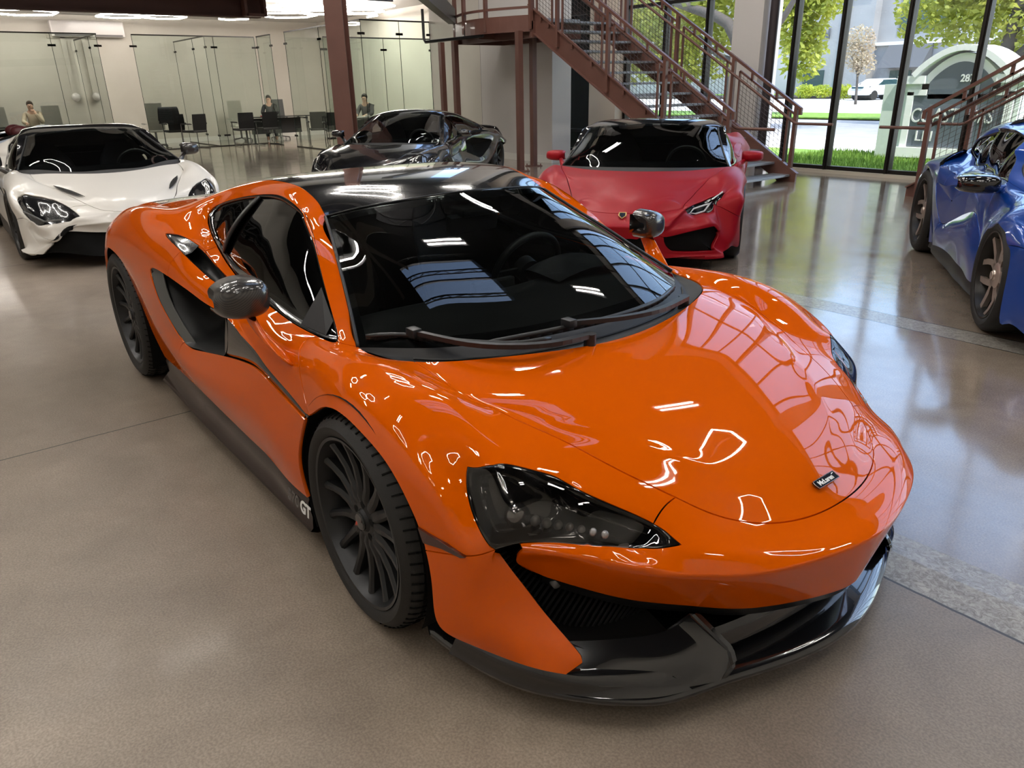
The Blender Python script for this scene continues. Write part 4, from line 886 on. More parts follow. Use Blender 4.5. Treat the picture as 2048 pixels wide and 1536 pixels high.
# control points of the other cars
WHITE_V = dict(K0=(0.171,0.000,0.758), K1=(0.124,0.266,0.765), K2=(-0.013,0.535,0.779), K3=(-0.080,0.681,0.779), A0=(0.388,0.000,0.722), A1=(0.373,0.250,0.712), A2=(0.242,0.556,0.712), A3=(0.126,0.668,0.728), M0=(0.510,0.000,0.696), M1=(0.500,0.225,0.682), M2=(0.379,0.483,0.673), M3=(0.244,0.617,0.697), B0=(0.614,0.000,0.670), B1=(0.606,0.199,0.656), B2=(0.505,0.416,0.642), B3=(0.372,0.552,0.658), G0=(0.711,0.000,0.644), G1=(0.702,0.170,0.631), G2=(0.605,0.356,0.622), G3=(0.497,0.493,0.623), D0=(0.799,0.000,0.613), D1=(0.792,0.147,0.603), D2=(0.704,0.301,0.607), D3=(0.598,0.456,0.597), F0=(0.870,0.000,0.581), F1=(0.866,0.122,0.574), F2=(0.786,0.249,0.587), F3=(0.692,0.423,0.576), E0=(0.925,0.000,0.544), E1=(0.918,0.100,0.543), E2=(0.863,0.198,0.560), E3=(0.782,0.380,0.543), N0=(0.982,0.000,0.482), N1=(0.979,0.122,0.481), N2=(0.962,0.214,0.492), N3=(0.897,0.294,0.503), Hx=(0.893,0.225,0.536), Hy=(0.929,0.164,0.529), J3=(-0.468,0.795,0.791), J4=(-0.494,0.827,0.769), J5=(-0.407,0.884,0.728), Pb=(-0.375,0.778,0.800), Wb=(-0.295,0.758,0.805), b1=(-0.333,0.829,0.792), b2=(-0.124,0.797,0.800), b3=(0.074,0.767,0.777), b4=(0.225,0.744,0.734), b5=(0.324,0.775,0.681), c1=(-0.266,0.892,0.729), c2=(-0.086,0.891,0.749), c3=(0.074,0.888,0.734), c4=(0.213,0.891,0.692), c5=(0.338,0.924,0.623), c6=(0.435,0.912,0.535), c7=(0.500,0.885,0.450), L0=(-0.250,0.920,0.575), L1=(-0.150,0.928,0.646), L2=(-0.022,0.930,0.676), L3=(0.120,0.928,0.648), L4=(0.220,0.938,0.611), L5=(0.307,0.938,0.538), L6=(0.350,0.930,0.489), L7=(0.378,0.919,0.430), L8=(0.410,0.922,0.300), L9=(0.415,0.920,0.160), t0=(0.348,0.863,0.623), t1=(0.376,0.825,0.647), t2=(0.423,0.757,0.634), t3=(0.530,0.649,0.606), t4=(0.623,0.584,0.575), tC=(0.715,0.520,0.527), t6=(0.870,0.477,0.464), u5=(0.846,0.538,0.438), u4=(0.798,0.603,0.422), u3=(0.751,0.678,0.410), u2=(0.697,0.743,0.402), u1=(0.640,0.803,0.400), v0=(0.430,0.876,0.571), v1=(0.502,0.862,0.496), v2=(0.575,0.840,0.427), g1=(0.462,0.845,0.589), h1=(0.579,0.762,0.522), j1=(0.573,0.831,0.492), p0=(1.021,0.000,0.445), p1=(1.006,0.154,0.447), p3=(0.956,0.328,0.449), n0=(1.041,0.000,0.420), n1=(1.023,0.166,0.424), n3=(0.971,0.345,0.419), n6=(0.891,0.490,0.422), m5=(0.854,0.565,0.403), m4=(0.817,0.627,0.383), m3=(0.774,0.694,0.372), m2=(0.723,0.756,0.370), m1=(0.651,0.803,0.375), k0=(1.050,0.000,0.400), k1=(1.030,0.180,0.400), k3=(0.975,0.360,0.395), k6=(0.900,0.500,0.385), k5=(0.860,0.580,0.365), k4=(0.820,0.645,0.340), k3b=(0.790,0.690,0.330), k2b=(0.751,0.740,0.320), l0=(1.045,0.000,0.310), l1=(1.030,0.160,0.310), l3=(0.916,0.383,0.314), l6=(0.873,0.546,0.338), l5=(0.828,0.636,0.330), l4=(0.830,0.670,0.270), l3b=(0.790,0.720,0.270), l2=(0.721,0.765,0.280), l1b=(0.620,0.800,0.300), w0=(0.549,0.830,0.359), w2=(0.578,0.836,0.290), w3=(0.659,0.800,0.235), w4=(0.759,0.729,0.252), w5=(0.754,0.736,0.221), w7=(0.681,0.816,0.138), w8=(0.611,0.886,0.143), w9=(0.533,0.941,0.149), w10=(0.477,0.958,0.174), i1=(0.500,0.895,0.340), i2=(0.550,0.860,0.331), i3=(0.500,0.900,0.210), i4=(0.621,0.829,0.200), B1_=(-0.620,0.806,0.792), B2_=(-0.798,0.803,0.801), B3_=(-1.028,0.787,0.806), B4_=(-1.220,0.759,0.817), B5_=(-1.379,0.734,0.843), B6_=(-1.531,0.705,0.876), B7_=(-1.638,0.683,0.893), B8_=(-1.719,0.667,0.931), B9_=(-1.774,0.647,0.970), d1a=(-0.638,0.846,0.768), d1b=(-0.596,0.889,0.718), d2a=(-0.814,0.846,0.777), d2b=(-0.804,0.881,0.737), d3b=(-1.028,0.873,0.764), S0=(-1.812,0.837,0.909), S1=(-1.681,0.800,0.912), S2=(-1.575,0.786,0.898), S3=(-1.460,0.779,0.877), S4=(-1.341,0.785,0.833), S5=(-1.186,0.801,0.816), S6=(-1.038,0.821,0.803), R1=(-1.702,0.847,0.890), R2=(-1.566,0.849,0.866), R3=(-1.486,0.846,0.847), R4=(-1.326,0.842,0.810), R5=(-1.194,0.841,0.800), e4=(-1.194,0.883,0.773), e5=(-1.331,0.886,0.783), e6=(-1.481,0.889,0.803), m7=(-1.601,0.890,0.815), I0=(-1.851,0.918,0.759), I1=(-1.611,0.912,0.757), I2=(-1.460,0.911,0.747), I3=(-1.320,0.910,0.735), I3b=(-1.184,0.907,0.729), I4=(-0.995,0.905,0.732), I5=(-0.856,0.902,0.693), I6=(-0.732,0.903,0.670), I7=(-0.635,0.908,0.643), I8=(-0.490,0.912,0.617), I9=(-0.342,0.916,0.587), U9=(-0.290,0.921,0.551), U8=(-0.486,0.918,0.584), U7=(-0.670,0.914,0.609), U6=(-0.819,0.906,0.598), U5=(-1.081,0.903,0.546), U4=(-1.399,0.899,0.477), U3=(-1.618,0.902,0.452), U1=(-1.729,0.920,0.545), U0b=(-1.795,0.929,0.618), U0a=(-1.841,0.928,0.695), M0_=(-0.355,0.933,0.381), M1_=(-0.501,0.944,0.423), M2_=(-0.685,0.947,0.437), M3_=(-0.854,0.944,0.426), M4_=(-1.101,0.942,0.407), M5_=(-1.420,0.932,0.380), M6_=(-1.678,0.923,0.368), G0_=(-0.345,0.926,0.234), G1_=(-0.495,0.928,0.244), G2_=(-0.664,0.920,0.268), G3_=(-0.832,0.921,0.272), G4_=(-1.099,0.921,0.279), G5_=(-1.437,0.920,0.290), G6_=(-1.746,0.903,0.267), x1=(-1.945,0.891,0.246), x2=(-1.977,0.910,0.367), x3=(-2.009,0.922,0.468), x4=(-2.050,0.929,0.560), x5=(-2.101,0.934,0.651), x6=(-2.152,0.930,0.757), RA0=(-2.159,0.880,0.226), RA1=(-2.257,0.895,0.352), RA2=(-2.320,0.905,0.462), RA3=(-2.345,0.917,0.573), RA4=(-2.406,0.929,0.673), RA5=(-2.490,0.938,0.714), RA6=(-2.630,0.943,0.730), RA7=(-2.769,0.941,0.698), RA8=(-2.877,0.931,0.630), RA9=(-2.984,0.921,0.494), RA10=(-3.009,0.916,0.321), P1=(-1.852,0.904,0.834), P2=(-2.153,0.915,0.844), P3=(-2.422,0.923,0.837), P4=(-2.650,0.920,0.820), P5=(-2.850,0.905,0.769), P6=(-2.998,0.890,0.668), P7=(-3.093,0.880,0.515), P8=(-3.108,0.871,0.331), Y1=(-1.983,0.861,0.910), Y2=(-2.173,0.865,0.922), Y3=(-2.402,0.872,0.913), Y4=(-2.621,0.870,0.885), Y5=(-2.820,0.860,0.835), Y6=(-2.999,0.840,0.749), Q2=(-2.153,0.791,0.973), Q3=(-2.382,0.801,0.963), Q4=(-2.620,0.800,0.928), Q5=(-2.821,0.790,0.880), Q6=(-3.020,0.770,0.799), V1=(-1.921,0.721,0.976), V2=(-2.131,0.690,0.969), V3=(-2.401,0.696,0.942), V4=(-2.620,0.700,0.915), V5=(-2.841,0.690,0.885), V6=(-3.061,0.670,0.840), W1=(-1.769,0.600,1.012), W2=(-1.545,0.557,1.070), W3=(-1.313,0.554,1.110), W4=(-1.163,0.565,1.127), W5=(-1.067,0.578,1.124), W6=(-0.939,0.604,1.111), W7=(-0.846,0.626,1.083), W8=(-0.749,0.657,1.029), W9=(-0.637,0.692,0.949), W10=(-0.492,0.738,0.861), C1=(-1.770,0.508,1.089), C0=(-1.500,0.460,1.140), Z3=(-1.295,0.484,1.156), Z4=(-1.135,0.504,1.162), Z5=(-1.030,0.518,1.148), Z6=(-0.942,0.531,1.122), Z7=(-0.873,0.548,1.089), Z8=(-0.729,0.596,1.019), Z9=(-0.593,0.646,0.953), Z10=(-0.453,0.698,0.882), C2=(-2.050,0.548,1.020), C3=(-2.400,0.576,0.967), C4=(-2.700,0.580,0.925), C5=(-3.001,0.570,0.875), H0=(-0.781,0.000,1.144), H1=(-0.807,0.304,1.129), r60=(-0.862,0.000,1.163), r61=(-0.879,0.280,1.153), r50=(-0.956,0.000,1.177), r51=(-0.965,0.277,1.170), r40=(-1.079,0.000,1.182), r41=(-1.088,0.271,1.179), r30=(-1.279,0.000,1.173), r31=(-1.288,0.251,1.171), r20=(-1.500,0.000,1.142), r21=(-1.501,0.243,1.148), r10=(-1.767,0.000,1.108), r11=(-1.768,0.255,1.105), q20=(-2.047,0.000,1.052), q21=(-2.048,0.272,1.043), q30=(-2.399,0.000,0.985), q31=(-2.399,0.297,0.979), q40=(-2.700,0.000,0.929), q41=(-2.700,0.299,0.925), q50=(-3.001,0.000,0.889), q51=(-3.001,0.300,0.884), T0=(-3.340,0.000,0.860), T1=(-3.339,0.300,0.857), T2=(-3.330,0.570,0.848), T3=(-3.300,0.680,0.822), T4=(-3.260,0.770,0.760), T5=(-3.217,0.840,0.658), T6=(-3.193,0.860,0.515), T7=(-3.167,0.850,0.332), X0=(-3.412,0.000,0.616), X1=(-3.412,0.300,0.617), X2=(-3.392,0.570,0.608), X3=(-3.352,0.700,0.577), X4=(-3.363,0.000,0.310), X5=(-3.363,0.300,0.310), X6=(-3.344,0.570,0.311), X7=(-3.285,0.720,0.321), z5=(0.782,0.697,0.146), z6=(0.950,0.490,0.120), z3=(1.010,0.330,0.120), z1=(1.050,0.160,0.120), z0=(1.060,0.000,0.120))
RED_V = dict(K0=(0.155,0.000,0.751), K1=(0.132,0.239,0.753), K2=(0.034,0.512,0.755), K3=(-0.075,0.742,0.773), A0=(0.316,0.000,0.728), A1=(0.309,0.277,0.719), A2=(0.222,0.575,0.721), A3=(0.129,0.675,0.738), M0=(0.405,0.000,0.708), M1=(0.401,0.277,0.695), M2=(0.320,0.530,0.689), M3=(0.232,0.627,0.707), B0=(0.484,0.000,0.688), B1=(0.480,0.269,0.672), B2=(0.414,0.487,0.660), B3=(0.325,0.589,0.673), G0=(0.563,0.000,0.666), G1=(0.555,0.253,0.651), G2=(0.495,0.441,0.636), G3=(0.422,0.555,0.640), D0=(0.646,0.000,0.639), D1=(0.630,0.241,0.627), D2=(0.577,0.403,0.617), D3=(0.514,0.522,0.608), F0=(0.730,0.000,0.607), F1=(0.709,0.206,0.602), F2=(0.632,0.375,0.603), F3=(0.609,0.491,0.576), E0=(0.814,0.000,0.569), E1=(0.790,0.154,0.569), E2=(0.690,0.338,0.589), E3=(0.699,0.459,0.544), N0=(0.931,0.000,0.504), N1=(0.912,0.140,0.501), N2=(0.861,0.277,0.508), N3=(0.747,0.437,0.519), Hx=(0.714,0.388,0.569), Hy=(0.789,0.255,0.557), J3=(-0.449,0.812,0.749), J4=(-0.477,0.842,0.730), J5=(-0.392,0.891,0.691), Pb=(-0.355,0.793,0.754), Wb=(-0.273,0.772,0.756), b1=(-0.315,0.842,0.747), b2=(-0.113,0.833,0.771), b3=(0.086,0.787,0.762), b4=(0.238,0.738,0.724), b5=(0.361,0.734,0.660), c1=(-0.253,0.900,0.694), c2=(-0.076,0.912,0.717), c3=(0.092,0.906,0.698), c4=(0.233,0.873,0.674), c5=(0.364,0.878,0.625), c6=(0.440,0.904,0.582), c7=(0.493,0.869,0.441), L0=(-0.245,0.911,0.558), L1=(-0.145,0.932,0.622), L2=(-0.016,0.939,0.649), L3=(0.120,0.919,0.629), L4=(0.232,0.920,0.599), L5=(0.317,0.921,0.538), L6=(0.355,0.920,0.488), L7=(0.378,0.910,0.417), L8=(0.410,0.915,0.294), L9=(0.410,0.915,0.170), t0=(0.406,0.760,0.608), t1=(0.433,0.748,0.618), t2=(0.494,0.692,0.599), t3=(0.560,0.625,0.574), t4=(0.641,0.559,0.554), tC=(0.727,0.510,0.542), t6=(0.806,0.469,0.529), u5=(0.765,0.487,0.503), u4=(0.734,0.514,0.483), u3=(0.689,0.555,0.470), u2=(0.622,0.618,0.480), u1=(0.565,0.685,0.491), v0=(0.427,0.750,0.593), v1=(0.474,0.733,0.567), v2=(0.523,0.705,0.527), g1=(0.480,0.724,0.606), h1=(0.563,0.650,0.552), j1=(0.528,0.695,0.565), p0=(1.009,0.000,0.463), p1=(0.984,0.151,0.465), p3=(0.920,0.355,0.471), n0=(1.049,0.000,0.436), n1=(1.027,0.149,0.440), n3=(0.972,0.342,0.443), n6=(0.884,0.423,0.466), m5=(0.800,0.483,0.485), m4=(0.772,0.521,0.465), m3=(0.745,0.567,0.452), m2=(0.705,0.635,0.465), m1=(0.607,0.711,0.472), k0=(1.070,0.000,0.415), k1=(1.055,0.150,0.415), k3=(1.000,0.340,0.420), k6=(0.952,0.378,0.407), k5=(0.855,0.471,0.425), k4=(0.802,0.555,0.410), k3b=(0.761,0.639,0.422), k2b=(0.683,0.714,0.424), l0=(1.050,0.000,0.321), l1=(1.040,0.130,0.320), l3=(1.011,0.262,0.360), l6=(0.990,0.343,0.336), l5=(0.916,0.457,0.354), l4=(0.828,0.575,0.372), l3b=(0.736,0.691,0.385), l2=(0.695,0.726,0.368), l1b=(0.640,0.757,0.347), w0=(0.630,0.759,0.331), w2=(0.639,0.749,0.303), w3=(0.657,0.737,0.265), w4=(0.694,0.719,0.205), w5=(0.714,0.712,0.185), w7=(0.708,0.746,0.151), w8=(0.640,0.793,0.160), w9=(0.574,0.834,0.178), w10=(0.492,0.866,0.189), i1=(0.512,0.877,0.304), i2=(0.569,0.825,0.286), i3=(0.512,0.871,0.220), i4=(0.587,0.823,0.224), B1_=(-0.604,0.830,0.755), B2_=(-0.785,0.833,0.770), B3_=(-1.014,0.813,0.779), B4_=(-1.201,0.775,0.791), B5_=(-1.351,0.746,0.813), B6_=(-1.489,0.720,0.839), B7_=(-1.584,0.700,0.852), B8_=(-1.653,0.687,0.885), B9_=(-1.700,0.669,0.920), d1a=(-0.623,0.866,0.733), d1b=(-0.582,0.902,0.684), d2a=(-0.801,0.871,0.746), d2b=(-0.789,0.901,0.707), d3b=(-1.013,0.890,0.737), S0=(-1.729,0.856,0.855), S1=(-1.617,0.817,0.864), S2=(-1.524,0.800,0.856), S3=(-1.423,0.791,0.841), S4=(-1.314,0.794,0.804), S5=(-1.167,0.816,0.790), S6=(-1.023,0.844,0.776), R1=(-1.634,0.862,0.842), R2=(-1.516,0.859,0.825), R3=(-1.445,0.853,0.811), R4=(-1.300,0.845,0.783), R5=(-1.175,0.851,0.774), e4=(-1.174,0.889,0.748), e5=(-1.305,0.883,0.757), e6=(-1.441,0.891,0.770), m7=(-1.548,0.897,0.776), I0=(-1.773,0.930,0.711), I1=(-1.559,0.916,0.720), I2=(-1.424,0.909,0.718), I3=(-1.295,0.901,0.713), I3b=(-1.164,0.909,0.705), I4=(-0.979,0.919,0.706), I5=(-0.842,0.917,0.666), I6=(-0.718,0.916,0.642), I7=(-0.621,0.917,0.615), I8=(-0.477,0.914,0.589), I9=(-0.334,0.911,0.564), U9=(-0.284,0.913,0.534), U8=(-0.474,0.918,0.558), U7=(-0.657,0.921,0.583), U6=(-0.805,0.914,0.575), U5=(-1.064,0.903,0.529), U4=(-1.371,0.892,0.461), U3=(-1.579,0.897,0.434), U1=(-1.678,0.919,0.518), U0b=(-1.734,0.932,0.584), U0a=(-1.769,0.936,0.653), M0_=(-0.348,0.921,0.373), M1_=(-0.491,0.937,0.409), M2_=(-0.672,0.944,0.420), M3_=(-0.840,0.942,0.411), M4_=(-1.083,0.935,0.395), M5_=(-1.392,0.923,0.368), M6_=(-1.639,0.915,0.353), G0_=(-0.337,0.909,0.235), G1_=(-0.484,0.914,0.241), G2_=(-0.652,0.911,0.260), G3_=(-0.818,0.913,0.266), G4_=(-1.081,0.912,0.274), G5_=(-1.410,0.911,0.281), G6_=(-1.709,0.894,0.260), x1=(-1.906,0.881,0.241), x2=(-1.929,0.904,0.352), x3=(-1.951,0.920,0.444), x4=(-1.981,0.933,0.526), x5=(-2.017,0.944,0.606), x6=(-2.046,0.951,0.697), RA0=(-2.124,0.867,0.227), RA1=(-2.218,0.884,0.345), RA2=(-2.277,0.896,0.448), RA3=(-2.288,0.914,0.548), RA4=(-2.342,0.930,0.641), RA5=(-2.443,0.929,0.693), RA6=(-2.597,0.934,0.715), RA7=(-2.746,0.927,0.691), RA8=(-2.854,0.915,0.626), RA9=(-2.959,0.903,0.495), RA10=(-2.987,0.896,0.330), P1=(-1.768,0.920,0.781), P2=(-2.030,0.944,0.773), P3=(-2.310,0.956,0.760), P4=(-2.616,0.917,0.800), P5=(-2.826,0.894,0.760), P6=(-2.970,0.877,0.660), P7=(-3.065,0.865,0.513), P8=(-3.084,0.853,0.339), Y1=(-1.874,0.886,0.846), Y2=(-2.032,0.900,0.846), Y3=(-2.241,0.934,0.798), Y4=(-2.584,0.873,0.864), Y5=(-2.797,0.852,0.825), Y6=(-2.969,0.829,0.738), Q2=(-2.010,0.825,0.902), Q3=(-2.199,0.837,0.899), Q4=(-2.600,0.800,0.920), Q5=(-2.797,0.783,0.871), Q6=(-2.987,0.761,0.786), V1=(-1.820,0.746,0.918), V2=(-1.999,0.720,0.909), V3=(-2.264,0.722,0.895), V4=(-2.575,0.702,0.903), V5=(-2.811,0.684,0.876), V6=(-3.022,0.663,0.824), W1=(-1.697,0.623,0.962), W2=(-1.506,0.584,1.022), W3=(-1.292,0.591,1.067), W4=(-1.148,0.613,1.087), W5=(-1.055,0.636,1.085), W6=(-0.930,0.675,1.075), W7=(-0.836,0.698,1.046), W8=(-0.736,0.716,0.990), W9=(-0.621,0.735,0.908), W10=(-0.472,0.764,0.817), C1=(-1.700,0.532,1.037), C0=(-1.472,0.490,1.090), Z3=(-1.276,0.523,1.112), Z4=(-1.122,0.555,1.121), Z5=(-1.019,0.580,1.110), Z6=(-0.934,0.604,1.087), Z7=(-0.867,0.631,1.057), Z8=(-0.717,0.655,0.982), Z9=(-0.575,0.688,0.912), Z10=(-0.431,0.725,0.837), C2=(-1.941,0.571,0.968), C3=(-2.286,0.594,0.930), C4=(-2.651,0.580,0.913), C5=(-2.961,0.565,0.860), H0=(-0.766,0.000,1.105), H1=(-0.795,0.348,1.092), r60=(-0.848,0.000,1.125), r61=(-0.868,0.323,1.116), r50=(-0.944,0.000,1.138), r51=(-0.954,0.318,1.132), r40=(-1.067,0.000,1.144), r41=(-1.076,0.307,1.140), r30=(-1.262,0.000,1.136), r31=(-1.271,0.276,1.131), r20=(-1.472,0.000,1.108), r21=(-1.471,0.262,1.106), r10=(-1.712,0.000,1.069), r11=(-1.709,0.270,1.061), q20=(-1.969,0.000,1.015), q21=(-1.961,0.284,1.002), q30=(-2.316,0.000,0.959), q31=(-2.310,0.305,0.951), q40=(-2.632,0.000,0.911), q41=(-2.635,0.300,0.909), q50=(-2.947,0.000,0.871), q51=(-2.951,0.298,0.868), T0=(-3.290,0.000,0.834), T1=(-3.290,0.297,0.833), T2=(-3.280,0.564,0.823), T3=(-3.250,0.673,0.797), T4=(-3.210,0.762,0.737), T5=(-3.176,0.829,0.644), T6=(-3.160,0.846,0.511), T7=(-3.141,0.833,0.339), X0=(-3.371,0.000,0.606), X1=(-3.371,0.296,0.606), X2=(-3.351,0.562,0.596), X3=(-3.312,0.690,0.567), X4=(-3.334,0.000,0.319), X5=(-3.334,0.294,0.319), X6=(-3.315,0.559,0.319), X7=(-3.257,0.706,0.328), z5=(0.925,0.399,0.207), z6=(0.956,0.360,0.159), z3=(1.000,0.280,0.120), z1=(1.040,0.130,0.120), z0=(1.050,0.000,0.120))
